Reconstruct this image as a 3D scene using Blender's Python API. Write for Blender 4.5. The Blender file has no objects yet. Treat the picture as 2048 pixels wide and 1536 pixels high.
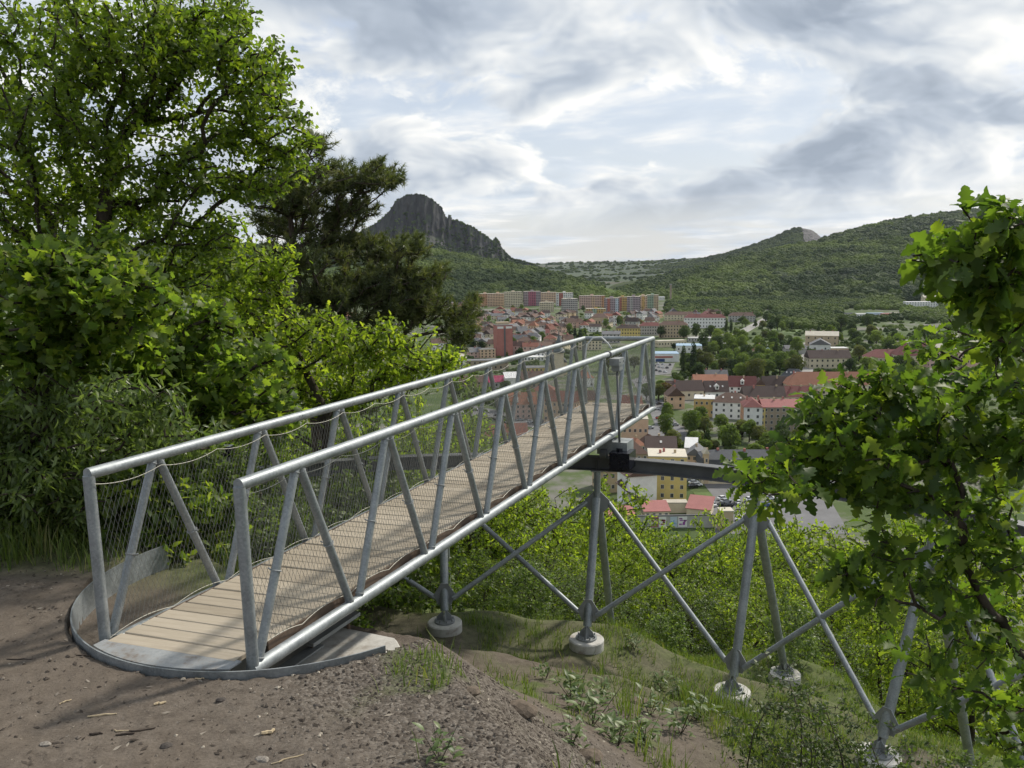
import bpy, math, random
import numpy as np
from mathutils import Matrix, Vector

# ------------------------------------------------------------------ camera, sky, sun, exposure
sc = bpy.context.scene
COL = sc.collection
F_PX, PITCH, ROLL = 1657.0, 0.1474, -0.012          # photograph 2048 x 1536
cam_d = bpy.data.cameras.new('camera')
cam_d.sensor_width = 36.0
cam_d.lens = 36.0 * F_PX / 2048.0
cam_d.clip_start = 0.05
cam_d.clip_end = 30000.0
cam = bpy.data.objects.new('camera', cam_d)
COL.objects.link(cam)
cam.matrix_world = Matrix.Rotation(math.pi / 2 - PITCH, 4, 'X') @ Matrix.Rotation(ROLL, 4, 'Z')
sc.camera = cam

SUN_EL, SUN_AZ = math.radians(43), math.radians(47)   # azimuth clockwise from +Y (the view direction)
sun_dir = Vector((math.sin(SUN_AZ) * math.cos(SUN_EL), math.cos(SUN_AZ) * math.cos(SUN_EL), math.sin(SUN_EL)))
sun_d = bpy.data.lights.new('sun', 'SUN')
sun_d.energy = 3.5
sun_d.angle = math.radians(4.5)
sun_d.color = (1.0, 0.93, 0.82)
sun = bpy.data.objects.new('sun', sun_d)
COL.objects.link(sun)
sun.rotation_euler = (-sun_dir).to_track_quat('-Z', 'Y').to_euler()

sc.view_settings.view_transform = 'Standard'
sc.view_settings.look = 'None'
sc.view_settings.gamma = 1.0
sc.view_settings.exposure = 0.24
sc.view_settings.use_curve_mapping = False
sc.cycles.use_denoising = True
try:
    sc.cycles.denoiser = 'OPENIMAGEDENOISE'
except Exception:
    pass
sc.cycles.max_bounces = 6
sc.cycles.diffuse_bounces = 3
sc.cycles.transmission_bounces = 4
sc.cycles.transparent_max_bounces = 6
sc.cycles.volume_bounces = 0
sc.cycles.use_adaptive_sampling = True
sc.cycles.adaptive_threshold = 0.02


class NT:
    """small wrapper to write node trees tersely"""
    def __init__(self, tree):
        self.t = tree
        tree.nodes.clear()

    def n(self, typ, **kw):
        nd = self.t.nodes.new(typ)
        for k, v in kw.items():
            if k.startswith('i_'):
                key = k[2:]
                key = int(key) if key.isdigit() else key.replace('_', ' ')
                self.put(nd.inputs[key], v)
            else:
                setattr(nd, k, v)
        return nd

    def put(self, sock, v):
        if hasattr(v, 'is_output') or isinstance(v, bpy.types.NodeSocket):
            self.t.links.new(v, sock)
        else:
            if isinstance(v, (tuple, list)) and len(v) == 3 and sock.type == 'RGBA':
                v = (*v, 1.0)
            sock.default_value = v

    def math(self, op, a, b=None, c=None, clamp=False):
        nd = self.n('ShaderNodeMath', operation=op, use_clamp=clamp)
        self.put(nd.inputs[0], a)
        if b is not None:
            self.put(nd.inputs[1], b)
        if c is not None:
            self.put(nd.inputs[2], c)
        return nd.outputs[0]

    def mix(self, fac, a, b, blend='MIX'):
        nd = self.n('ShaderNodeMix', data_type='RGBA', blend_type=blend)
        self.put(nd.inputs[0], fac)
        self.put(nd.inputs[6], a)
        self.put(nd.inputs[7], b)
        return nd.outputs[2]

    def noise(self, vec, scale, detail=4.0, rough=0.55, dist=0.0, out=0):
        nd = self.n('ShaderNodeTexNoise')
        if vec is not None:
            self.put(nd.inputs['Vector'], vec)
        nd.inputs['Scale'].default_value = scale
        nd.inputs['Detail'].default_value = detail
        nd.inputs['Roughness'].default_value = rough
        nd.inputs['Distortion'].default_value = dist
        return nd.outputs[out]

    def ramp(self, fac, stops):
        nd = self.n('ShaderNodeValToRGB')
        el = nd.color_ramp.elements
        while len(el) > 1:
            el.remove(el[-1])
        for i, (p, c) in enumerate(stops):
            e = el[0] if i == 0 else el.new(p)
            e.position = p
            e.color = (*c, 1.0) if len(c) == 3 else c
        self.put(nd.inputs[0], fac)
        return nd.outputs[0]

    def maprange(self, v, a, b, c=0.0, d=1.0, smooth=False):
        nd = self.n('ShaderNodeMapRange', interpolation_type='SMOOTHSTEP' if smooth else 'LINEAR')
        self.put(nd.inputs[0], v)
        for i, q in enumerate((a, b, c, d)):
            nd.inputs[1 + i].default_value = q
        return nd.outputs[0]

    def vmath(self, op, a, b=None, scale=None):
        nd = self.n('ShaderNodeVectorMath', operation=op)
        self.put(nd.inputs[0], a)
        if b is not None:
            self.put(nd.inputs[1], b)
        if scale is not None:
            self.put(nd.inputs['Scale'], scale)
        return nd.outputs['Value'] if op in ('DOT_PRODUCT', 'LENGTH') else nd.outputs[0]


# the sky: clear Nishita blue seen through broken layers of cloud lit by the veiled sun
world = bpy.data.worlds.new('World')
sc.world = world
world.use_nodes = True
w = NT(world.node_tree)
sky = w.n('ShaderNodeTexSky', sky_type='NISHITA', sun_disc=False)
sky.sun_elevation = SUN_EL
sky.sun_rotation = SUN_AZ
sky.altitude = 290.0
sky.air_density = 1.0
sky.dust_density = 2.0
sky.ozone_density = 1.0
dirv = w.n('ShaderNodeTexCoord').outputs['Generated']
sep = w.n('ShaderNodeSeparateXYZ', i_0=dirv)
zpos = w.math('MAXIMUM', sep.outputs[2], 0.0)


def cloud_plane(bias, ofs):
    zc = w.math('ADD', zpos, bias)
    fl = w.n('ShaderNodeCombineXYZ', i_0=w.math('DIVIDE', sep.outputs[0], zc), i_1=w.math('DIVIDE', sep.outputs[1], zc), i_2=0.0).outputs[0]
    return w.vmath('ADD', fl, ofs)


def field(vec, s1, detail=6.0):
    return w.noise(vec, s1, detail, 0.60)


def warp(vec, scale, amount):
    nz_ = w.n('ShaderNodeTexNoise', i_Vector=vec, i_Scale=scale, i_Detail=2.0)
    return w.vmath('ADD', vec, w.vmath('SCALE', w.vmath('SUBTRACT', nz_.outputs['Color'], (0.5, 0.5, 0.5)), scale=amount))


sund = w.vmath('DOT_PRODUCT', dirv, tuple(sun_dir))
glow = w.math('POWER', w.math('MAXIMUM', sund, 0.0), 7.0)
horizon = w.math('POWER', w.math('SUBTRACT', 1.0, w.math('MINIMUM', zpos, 1.0)), 14.0)
# high veil
veil = w.mix(0.62, sky.outputs[0], (5.7, 6.3, 7.3))
veil = w.mix(w.math('MULTIPLY', horizon, 0.8), veil, (7.6, 7.4, 6.7))
# flat streaked layer
lay = warp(cloud_plane(0.09, (1.7, 4.1, 0.0)), 0.5, 0.9)
f1 = field(lay, 0.55)
f1s = field(w.vmath('ADD', lay, (math.sin(SUN_AZ) * 0.25, math.cos(SUN_AZ) * 0.25, 0.0)), 0.55, 3.0)
cov1 = w.maprange(f1, 0.42, 0.58, 0.0, 1.0, smooth=True)
lit1 = w.math('ADD', w.math('MULTIPLY', w.math('SUBTRACT', f1, f1s), 4.0), 0.55, clamp=True)
col1 = w.ramp(lit1, [(0.0, (4.4, 5.2, 6.2)), (0.5, (6.3, 6.9, 7.6)), (1.0, (9.4, 9.2, 8.8))])
c = w.mix(w.math('MULTIPLY', cov1, 0.85), veil, col1)
# heaped bank with grey bases
cum = warp(cloud_plane(0.42, (17.7, 5.5, 0.0)), 2.6, 0.30)
f2 = field(cum, 1.45, 9.0)
f2s = field(w.vmath('ADD', cum, (math.sin(SUN_AZ) * 0.08, math.cos(SUN_AZ) * 0.08 - 0.06, 0.0)), 1.45, 5.0)
cov2 = w.maprange(f2, 0.44, 0.50, 0.0, 1.0, smooth=True)
thick = w.maprange(f2, 0.45, 0.60, 0.0, 1.0, smooth=True)
lit2 = w.math('ADD', w.math('MULTIPLY', w.math('SUBTRACT', f2, f2s), 5.5), 0.80)
lit2 = w.math('SUBTRACT', lit2, w.math('MULTIPLY', thick, 0.76))
lit2 = w.math('ADD', lit2, w.math('MULTIPLY', glow, 0.35), clamp=True)
col2 = w.ramp(lit2, [(0.0, (2.9, 3.4, 4.15)), (0.35, (4.3, 4.85, 5.6)), (0.65, (6.7, 7.0, 7.25)), (1.0, (9.8, 9.6, 9.1))])
fade = w.maprange(zpos, 0.02, 0.10, 0.15, 1.0, smooth=True)
skycol = w.mix(w.math('MULTIPLY', w.math('MULTIPLY', cov2, 0.95), fade), c, col2)
bg = w.n('ShaderNodeBackground', i_0=skycol, i_1=0.100)
w.t.links.new(bg.outputs[0], w.n('ShaderNodeOutputWorld').inputs[0])
world.cycles.sampling_method = 'MANUAL'
world.cycles.sample_map_resolution = 256

# ------------------------------------------------------------------ helpers
rng = np.random.default_rng(7)
random.seed(7)


def ray(px, py):
    """direction of the sight line through a photograph pixel, y (depth) component = 1"""
    a, b = math.cos(ROLL), math.sin(ROLL)
    dx, dy = px - 1024.0, py - 768.0
    xi, yi = dx * a + dy * b, -dx * b + dy * a
    c, s = math.cos(PITCH), math.sin(PITCH)
    up = -yi / F_PX
    v = np.array([xi / F_PX, c + up * s, -s + up * c])
    return v / v[1]


def at_depth(px, py, y):
    return ray(px, py) * y


def at_level(px, py, z):
    v = ray(px, py)
    return v * (z / v[2])


def project(P):
    P = np.atleast_2d(np.asarray(P, float))
    c, s = math.cos(PITCH), math.sin(PITCH)
    d = P[:, 1] * c - P[:, 2] * s
    up = P[:, 1] * s + P[:, 2] * c
    xi, yi = F_PX * P[:, 0] / d, -F_PX * up / d
    a, b = math.cos(ROLL), math.sin(ROLL)
    return np.c_[1024 + xi * a - yi * b, 768 + xi * b + yi * a]


def hash2(ix, iy, seed):
    h = (ix * 374761393 + iy * 668265263 + seed * 2147483647) & 0xFFFFFFFF
    h = ((h ^ (h >> 13)) * 1274126177) & 0xFFFFFFFF
    return ((h ^ (h >> 16)) & 0xFFFFFF) / float(0xFFFFFF)


def vnoise(x, y, seed=0):
    x, y = np.asarray(x, float), np.asarray(y, float)
    ix, iy = np.floor(x).astype(np.int64), np.floor(y).astype(np.int64)
    fx, fy = x - ix, y - iy
    fx, fy = fx * fx * (3 - 2 * fx), fy * fy * (3 - 2 * fy)
    a, b = hash2(ix, iy, seed), hash2(ix + 1, iy, seed)
    c, d = hash2(ix, iy + 1, seed), hash2(ix + 1, iy + 1, seed)
    return (a * (1 - fx) + b * fx) * (1 - fy) + (c * (1 - fx) + d * fx) * fy


def fbm(x, y, octaves=4, seed=0, gain=0.5):
    s, a, t = 0.0, 1.0, 0.0
    for o in range(octaves):
        s = s + a * (vnoise(np.asarray(x) * 2 ** o, np.asarray(y) * 2 ** o, seed + o * 17) - 0.5)
        t += a
        a *= gain
    return s / t


def sstep(a, b, x):
    t = np.clip((np.asarray(x, float) - a) / (b - a), 0, 1)
    return t * t * (3 - 2 * t)


def raw_mesh(name, V, faces, smooth=False):
    V = np.asarray(V, np.float32)
    me = bpy.data.meshes.new(name)
    me.vertices.add(len(V))
    me.vertices.foreach_set('co', V.ravel())
    loops, starts, pos = [], [], 0
    for f in faces:
        f = np.asarray(f, np.int32)
        if len(f) == 0:
            continue
        k = f.shape[1]
        loops.append(f.ravel())
        starts.append(pos + np.arange(len(f)) * k)
        pos += f.size
    loops = np.concatenate(loops)
    starts = np.concatenate(starts).astype(np.int32)
    me.loops.add(len(loops))
    me.loops.foreach_set('vertex_index', loops)
    me.polygons.add(len(starts))
    me.polygons.foreach_set('loop_start', starts)
    me.polygons.foreach_set('use_smooth', np.full(len(starts), bool(smooth)))
    me.update(calc_edges=True)
    return me


def add_attr(me, name, vals):
    at = me.attributes.new(name, 'FLOAT', 'POINT')
    at.data.foreach_set('value', np.asarray(vals, np.float32))


def link(name, me, mat=None, parent=None, loc=None):
    o = bpy.data.objects.new(name, me)
    COL.objects.link(o)
    if mat is not None and me is not None and not me.materials:
        for m in (mat if isinstance(mat, (list, tuple)) else [mat]):
            me.materials.append(m)
    if parent is not None:
        o.parent = parent
    if loc is not None:
        o.location = loc
    return o


def tag(o, label=None, cat=None, group=None, kind=None):
    for k, v in (('label', label), ('category', cat), ('group', group), ('kind', kind)):
        if v:
            o[k] = v
    return o


def thing(name, label, cat, loc=(0, 0, 0), rz=0.0, group=None):
    o = bpy.data.objects.new(name, None)
    COL.objects.link(o)
    o.location = [float(q) for q in loc]
    o.rotation_euler = (0, 0, rz)
    o.empty_display_size = 0.2
    return tag(o, label, cat, group)


def copy_tree(o, parent=None):
    c = o.copy()
    COL.objects.link(c)
    c.parent = parent
    for ch in o.children:
        copy_tree(ch, c)
    return c


class MB:
    def __init__(self):
        self.V, self.F, self.n, self.M = [], [], 0, []

    def add(self, V, F, m=0):
        V = np.asarray(V, float)
        self.V.append(V)
        for f in (F if isinstance(F, list) and len(F) and isinstance(F[0], np.ndarray) else [np.asarray(F)]):
            self.F.append(f + self.n)
            self.M.append(np.full(len(f), m))
        self.n += len(V)
        return self

    def box(self, c, s, R=None, m=0):
        c, s = np.asarray(c, float), np.asarray(s, float) / 2
        V = np.array([[x, y, z] for z in (-1, 1) for y in (-1, 1) for x in (-1, 1)], float) * s
        if R is not None:
            V = V @ np.asarray(R).T
        F = np.array([[0, 2, 3, 1], [4, 5, 7, 6], [0, 1, 5, 4], [2, 6, 7, 3], [0, 4, 6, 2], [1, 3, 7, 5]])
        return self.add(V + c, F, m)

    def tube(self, P, r, n=8, caps=True, m=0):
        P = np.asarray(P, float)
        k = len(P)
        r = np.full(k, r, float) if np.isscalar(r) else np.asarray(r, float)
        T = np.gradient(P, axis=0)
        T /= np.linalg.norm(T, axis=1)[:, None] + 1e-12
        ref = np.array([0, 0, 1.0]) if abs(T[0, 2]) < 0.9 else np.array([1.0, 0, 0])
        U = np.zeros_like(P)
        u = np.cross(ref, T[0])
        u /= np.linalg.norm(u)
        for i in range(k):
            u = u - T[i] * (u @ T[i])
            u /= np.linalg.norm(u) + 1e-12
            U[i] = u
        W = np.cross(T, U)
        a = np.arange(n) * 2 * math.pi / n
        ring = U[:, None, :] * np.cos(a)[None, :, None] + W[:, None, :] * np.sin(a)[None, :, None]
        V = (P[:, None, :] + ring * r[:, None, None]).reshape(-1, 3)
        i, j = np.meshgrid(np.arange(k - 1), np.arange(n), indexing='ij')
        i, j = i.ravel(), j.ravel()
        q = np.c_[i * n + j, i * n + (j + 1) % n, (i + 1) * n + (j + 1) % n, (i + 1) * n + j]
        F = [q]
        if caps:
            V = np.r_[V, P[:1], P[-1:]]
            jj = np.arange(n)
            F.append(np.c_[np.full(n, k * n), (jj + 1) % n, jj])
            F.append(np.c_[np.full(n, k * n + 1), (k - 1) * n + jj, (k - 1) * n + (jj + 1) % n])
        return self.add(V, F, m)

    def bar(self, a, b, r, n=12, r2=None, m=0):
        return self.tube([a, b], [r, r if r2 is None else r2], n, True, m)

    def lathe(self, prof, n=24, c=(0, 0, 0), m=0):
        prof = np.asarray(prof, float)
        k = len(prof)
        a = np.arange(n) * 2 * math.pi / n
        V = np.stack([prof[:, 0, None] * np.cos(a), prof[:, 0, None] * np.sin(a), np.repeat(prof[:, 1, None], n, 1)], -1).reshape(-1, 3) + np.asarray(c)
        i, j = np.meshgrid(np.arange(k - 1), np.arange(n), indexing='ij')
        i, j = i.ravel(), j.ravel()
        return self.add(V, [np.c_[i * n + j, i * n + (j + 1) % n, (i + 1) * n + (j + 1) % n, (i + 1) * n + j]], m)

    def prism(self, poly, ext, m=0):
        """poly: list of 3D points (planar), ext: extrusion vector"""
        P = np.asarray(poly, float)
        k = len(P)
        V = np.r_[P, P + np.asarray(ext, float)]
        j = np.arange(k)
        side = np.c_[j, (j + 1) % k, (j + 1) % k + k, j + k]
        F = [side]
        if k == 4:
            F += [np.array([[3, 2, 1, 0]]), np.array([[4, 5, 6, 7]])]
        else:
            t = np.array([[0, i, i + 1] for i in range(1, k - 1)])
            F += [t[:, ::-1].copy(), t + k]
        return self.add(V, F, m)

    def mesh(self, name, smooth=False):
        me = raw_mesh(name, np.concatenate(self.V), self.F, smooth)
        M = np.concatenate(self.M)
        if M.any():
            order = M.astype(np.int32)
            me.polygons.foreach_set('material_index', order)
        return me

    def build(self, name, mat, parent=None, smooth=False, loc=None):
        return link(name, self.mesh(name, smooth), mat, parent, loc)


def smooth_by_angle(o, deg=40):
    me = o.data
    me.polygons.foreach_set('use_smooth', np.ones(len(me.polygons), bool))
    try:
        me.set_sharp_from_angle(angle=math.radians(deg))
    except Exception:
        pass
    return o


# ------------------------------------------------------------------ materials
MATS = {}


def material(name):
    m = bpy.data.materials.new(name)
    m.use_nodes = True
    t = NT(m.node_tree)
    MATS[name] = m
    return m, t


def finish(t, shader):
    t.t.links.new(shader, t.n('ShaderNodeOutputMaterial').inputs[0])


def plain(name, col, rough=0.7, var=0.12, scale=4.0, metal=0.0, bump=0.0, spec=0.4, coord='Object'):
    m, t = material(name)
    co = t.n('ShaderNodeTexCoord').outputs[coord]
    nz = t.noise(co, scale, 5.0, 0.6)
    lo = tuple(max(0, c * (1 - var)) for c in col)
    hi = tuple(min(1, c * (1 + var)) for c in col)
    c = t.mix(t.maprange(nz, 0.3, 0.7), lo, hi)
    b = t.n('ShaderNodeBsdfPrincipled', i_Base_Color=c, i_Roughness=rough, i_Metallic=metal)
    b.inputs['Specular IOR Level'].default_value = spec
    if bump:
        bp = t.n('ShaderNodeBump', i_Strength=bump, i_Height=t.noise(co, scale * 6, 4.0, 0.6))
        bp.inputs['Distance'].default_value = 0.01
        t.put(b.inputs['Normal'], bp.outputs[0])
    finish(t, b.outputs[0])
    return m


def leaf_mat(name, dark, light, tip=None, trans=0.45, rough=0.45, spec=0.45):
    """foliage: colour varies per leaf by the 'rnd' attribute, light passes through the blade"""
    m, t = material(name)
    r = t.n('ShaderNodeAttribute', attribute_name='rnd').outputs['Fac']
    stops = [(0.0, dark), (0.75, light)]
    if tip:
        stops.append((1.0, tip))
    c = t.ramp(r, stops)
    b = t.n('ShaderNodeBsdfPrincipled', i_Base_Color=c, i_Roughness=rough)
    b.inputs['Specular IOR Level'].default_value = spec
    tc = t.mix(1.0, c, (1.75, 1.9, 0.72), 'MULTIPLY')
    tr = t.n('ShaderNodeBsdfTranslucent', i_0=tc)
    mx = t.n('ShaderNodeMixShader', i_0=trans, i_1=b.outputs[0], i_2=tr.outputs[0])
    finish(t, mx.outputs[0])
    return m


def crown_mat(name, dark, light, obj_random=True):
    """crowns seen from far: colour varies per tree and across the crown"""
    m, t = material(name)
    rnd = t.n('ShaderNodeObjectInfo').outputs['Random']
    a = t.n('ShaderNodeAttribute', attribute_name='rnd').outputs['Fac']
    co = t.n('ShaderNodeTexCoord').outputs['Object']
    patch = t.noise(t.n('ShaderNodeObjectInfo').outputs['Location'], 0.006, 3.0, 0.6)
    f = t.math('ADD', t.math('MULTIPLY', rnd, 0.55), t.math('ADD', t.math('MULTIPLY', a, 0.2), t.maprange(patch, 0.35, 0.65, -0.30, 0.60)), clamp=True)
    c = t.mix(f, dark, light)
    b = t.n('ShaderNodeBsdfPrincipled', i_Base_Color=c, i_Roughness=0.7)
    b.inputs['Specular IOR Level'].default_value = 0.25
    tr = t.n('ShaderNodeBsdfTranslucent', i_0=t.mix(1.0, c, (1.5, 1.6, 0.7), 'MULTIPLY'))
    mx = t.n('ShaderNodeMixShader', i_0=0.5, i_1=b.outputs[0], i_2=tr.outputs[0])
    finish(t, mx.outputs[0])
    return m


# galvanised steel: spangled zinc with faint streaks
m, t = material('galvanised_steel')
co = t.n('ShaderNodeTexCoord').outputs['Object']
vo = t.n('ShaderNodeTexVoronoi', i_Vector=co, i_Scale=70.0)
nz = t.noise(co, 6.0, 6.0, 0.65)
f = t.math('ADD', t.math('MULTIPLY', vo.outputs['Color'], 0.25), t.math('MULTIPLY', nz, 0.9))
c = t.ramp(f, [(0.25, (0.175, 0.195, 0.205)), (0.55, (0.28, 0.305, 0.315)), (0.85, (0.40, 0.425, 0.435))])
ro = t.maprange(nz, 0.3, 0.7, 0.48, 0.66)
b = t.n('ShaderNodeBsdfPrincipled', i_Base_Color=c, i_Roughness=ro, i_Metallic=0.62)
finish(t, b.outputs[0])
STEEL = m
STEEL_DULL = plain('weathered_galvanised_steel', (0.27, 0.285, 0.29), 0.62, 0.18, 5.0, metal=0.35)
BEAM_STEEL = plain('runway_beam_steel', (0.115, 0.12, 0.125), 0.6, 0.2, 4.0, metal=0.3)
STEEL_DARK = plain('dark_grey_steel', (0.13, 0.135, 0.14), 0.6, 0.2, 5.0, metal=0.3)
BLACK_PAINT = plain('black_paint', (0.012, 0.013, 0.02), 0.25, 0.2, 8.0, spec=0.5)
m, t = material('muddy_steel_plate')
co = t.n('ShaderNodeTexCoord').outputs['Object']
n1 = t.noise(co, 3.5, 6.0, 0.68)
n2 = t.noise(co, 26.0, 5.0, 0.7)
c = t.ramp(n2, [(0.3, (0.24, 0.255, 0.26)), (0.7, (0.36, 0.375, 0.38))])
c = t.mix(t.maprange(t.math('ADD', t.math('MULTIPLY', n1, 0.6), t.math('MULTIPLY', n2, 0.4)), 0.47, 0.66, 0.0, 0.85, True), c, (0.15, 0.115, 0.085))
b = t.n('ShaderNodeBsdfPrincipled', i_Base_Color=c, i_Roughness=0.7, i_Metallic=0.2)
finish(t, b.outputs[0])
MUDDY = m
WIRE = plain('stainless_wire', (0.26, 0.26, 0.24), 0.45, 0.1, 3.0, metal=0.5)
CABLE = plain('edge_cable', (0.50, 0.49, 0.42), 0.5, 0.1, 3.0, metal=0.3)
RUSTY = plain('rusty_rod', (0.16, 0.11, 0.075), 0.8, 0.3, 20.0)
WHITE_CONDUIT = plain('pale_conduit', (0.62, 0.63, 0.62), 0.45, 0.08, 6.0)

# weathered larch deck boards
m, t = material('deck_board')
co = t.n('ShaderNodeTexCoord').outputs['Object']
gm = t.n('ShaderNodeMapping', i_Vector=co)
gm.inputs['Scale'].default_value = (60.0, 3.0, 60.0)
grain = t.noise(gm.outputs[0], 1.0, 5.0, 0.6)
pr = t.n('ShaderNodeObjectInfo').outputs['Random']
dirt = t.noise(t.n('ShaderNodeNewGeometry').outputs['Position'], 1.7, 5.0, 0.6)
c = t.ramp(t.math('ADD', t.math('MULTIPLY', grain, 0.6), t.math('MULTIPLY', pr, 0.3)), [(0.15, (0.25, 0.212, 0.158)), (0.5, (0.375, 0.325, 0.252)), (0.8, (0.47, 0.415, 0.335))])
c = t.mix(t.maprange(dirt, 0.55, 0.75, 0.0, 0.45, True), c, (0.17, 0.13, 0.095))
b = t.n('ShaderNodeBsdfPrincipled', i_Base_Color=c, i_Roughness=0.78)
b.inputs['Specular IOR Level'].default_value = 0.3
bp = t.n('ShaderNodeBump', i_Strength=0.35, i_Height=grain)
bp.inputs['Distance'].default_value = 0.003
t.put(b.inputs['Normal'], bp.outputs[0])
finish(t, b.outputs[0])
BOARD = m

# cast concrete
m, t = material('concrete')
co = t.n('ShaderNodeTexCoord').outputs['Object']
n1 = t.noise(co, 3.0, 6.0, 0.65)
n2 = t.noise(co, 30.0, 4.0, 0.6)
c = t.ramp(t.math('ADD', t.math('MULTIPLY', n1, 0.7), t.math('MULTIPLY', n2, 0.3)), [(0.3, (0.34, 0.325, 0.29)), (0.55, (0.50, 0.49, 0.455)), (0.8, (0.60, 0.59, 0.56))])
c = t.mix(t.maprange(t.noise(t.n('ShaderNodeNewGeometry').outputs['Position'], 4.5, 5.0, 0.7), 0.50, 0.72, 0.0, 0.7, True), c, (0.19, 0.15, 0.11))
b = t.n('ShaderNodeBsdfPrincipled', i_Base_Color=c, i_Roughness=0.85)
bp = t.n('ShaderNodeBump', i_Strength=0.4, i_Height=n2)
bp.inputs['Distance'].default_value = 0.004
t.put(b.inputs['Normal'], bp.outputs[0])
finish(t, b.outputs[0])
CONCRETE = m


def bark_mat(name, a, bcol, scale=14.0):
    m, t = material(name)
    co = t.n('ShaderNodeTexCoord').outputs['Object']
    mp = t.n('ShaderNodeMapping', i_Vector=co)
    mp.inputs['Scale'].default_value = (1.0, 1.0, 0.25)
    n1 = t.noise(mp.outputs[0], scale, 6.0, 0.7)
    c = t.ramp(n1, [(0.35, a), (0.65, bcol)])
    b = t.n('ShaderNodeBsdfPrincipled', i_Base_Color=c, i_Roughness=0.9)
    b.inputs['Specular IOR Level'].default_value = 0.15
    bp = t.n('ShaderNodeBump', i_Strength=0.7, i_Height=n1)
    bp.inputs['Distance'].default_value = 0.02
    t.put(b.inputs['Normal'], bp.outputs[0])
    finish(t, b.outputs[0])
    return m


BARK = bark_mat('dark_bark', (0.022, 0.018, 0.014), (0.075, 0.062, 0.048))
BARK_PINE = bark_mat('pine_bark', (0.03, 0.023, 0.02), (0.11, 0.085, 0.07))
TWIG = bark_mat('grey_twig', (0.05, 0.042, 0.034), (0.13, 0.11, 0.09), 30.0)

# ------------------------------------------------------------------ terrain
TOWN_Z = -88.0
RING_C, RING_R = np.array([-1.79, 6.29]), 1.53
EDGE = np.array([(20, -9000), (2.6, -40), (1.9, -3), (1.2, 1.2), (0.45, 3.0), (-0.1, 4.1), (-0.5, 5.0), (-0.72, 5.5), (-1.0, 5.9), (-1.7, 6.2),
                 (-2.5, 6.7), (-3.0, 7.3), (-3.9, 7.5), (-6.0, 7.4), (-10, 8.6), (-40, 17), (-9000, 3600)], float)
TC, TR, TZ = np.array([-0.64827, 5.19456]), 7.13, -2.90          # runway beam: centre, radius, top
SUP = [(-22, -0.95, -5.25, 1.6, -6.6), (-3.4, -0.95, -5.15, 1.6, -6.45), (15.52, -0.88, -5.36, 1.9, -7.0), (34.23, -0.80, -5.75, 1.75, -6.62), (52.47, -0.97, -5.75, 1.66, -7.15), (71, -1.0, -5.9, 1.7, -7.3)]
FOOT_XYZ = [(TC[0] + (TR + o_) * math.sin(math.radians(d_)), TC[1] + (TR + o_) * math.cos(math.radians(d_)), z_) for d_, a_, b_, c_, e_ in SUP for o_, z_ in ((a_, b_), (c_, e_))]
G_S = [0, .5, 1, 2.1, 3.6, 5.15, 5.8, 6.1, 8.7, 12, 20, 40, 100, 150, 165, 20000]
G_Z = [0, .5, 1.0, 1.75, 2.3, 2.75, 3.1, 3.3, 4.5, 6.6, 11.8, 25, 58, 84, 85.5, 85.5]


def edge_dist(x, y):
    """signed distance to the rim of the path terrace, positive down the slope"""
    x, y = np.asarray(x, float), np.asarray(y, float)
    best = np.full(x.shape, 1e9)
    for a, b in zip(EDGE[:-1], EDGE[1:]):
        d = b - a
        L2 = d @ d
        t = np.clip(((x - a[0]) * d[0] + (y - a[1]) * d[1]) / L2, 0, 1)
        best = np.minimum(best, np.hypot(x - a[0] - t * d[0], y - a[1] - t * d[1]))
    inside = np.zeros(x.shape, bool)
    poly = np.r_[EDGE, [(-9000, -9000)]]
    j = len(poly) - 1
    for i in range(len(poly)):
        xi, yi, xj, yj = *poly[i], *poly[j]
        c = ((yi > y) != (yj > y)) & (x < (xj - xi) * (y - yi) / (yj - yi + 1e-12) + xi)
        inside ^= c
        j = i
    return np.where(inside, -best, best)


def ground_z(x, y, fine=True):
    x, y = np.asarray(x, float), np.asarray(y, float)
    s = edge_dist(x, y)
    rr = np.hypot(x, y)
    z = -2.50 + 0.8 * sstep(5.0, -0.5, y)
    s2 = s + 0.35 * fbm(x * 0.9, y * 0.9, 3, 5) * sstep(0.2, 1.5, s)
    z = z - np.interp(np.maximum(s2, 0), G_S, G_Z)
    z = np.maximum(z, TOWN_Z)
    near = sstep(60, 25, rr)
    z = z + near * 0.30 * fbm(x * 0.7, y * 0.7, 4, 11) * sstep(0.3, 2.5, s)
    z = z + sstep(12, 8, rr) * 0.035 * fbm(x * 2.2, y * 2.2, 4, 3)
    if fine:
        z = z + sstep(14, 9, rr) * 0.030 * fbm(x * 11, y * 11, 4, 23, 0.62)
    # ground dressed round the footings
    for fx, fy, fz in FOOT_XYZ:
        k = sstep(2.0, 0.75, np.hypot(x - fx, y - fy))
        z = z * (1 - k) + (fz - 0.13) * k
    # shallow pit under the landing
    d = np.hypot(x - RING_C[0], y - RING_C[1])
    z = np.where(d < RING_R + 0.02 + 0.11 * sstep(6.0, 6.6, y) * (x < -2.2), np.minimum(z, -2.68 - 0.30 * sstep(-2.5, -1.7, x)), z)
    # soil dug away round the foundation block
    u_, v_ = x + 1.65787, y - 4.92297
    l_, c_ = u_ * 0.40814 + v_ * 0.91292, -u_ * 0.91292 + v_ * 0.40814
    k = sstep(0.25, 0.42, l_) * sstep(1.95, 1.62, l_) * sstep(-0.50, -0.28, c_) * sstep(1.5, 1.2, c_)
    z = z * (1 - k) + np.minimum(z, -3.02 + 0.03 * fbm(x * 7, y * 7, 3, 77)) * k
    return z


def gz(x, y):
    return float(ground_z(np.array([x]), np.array([y]))[0])



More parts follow.
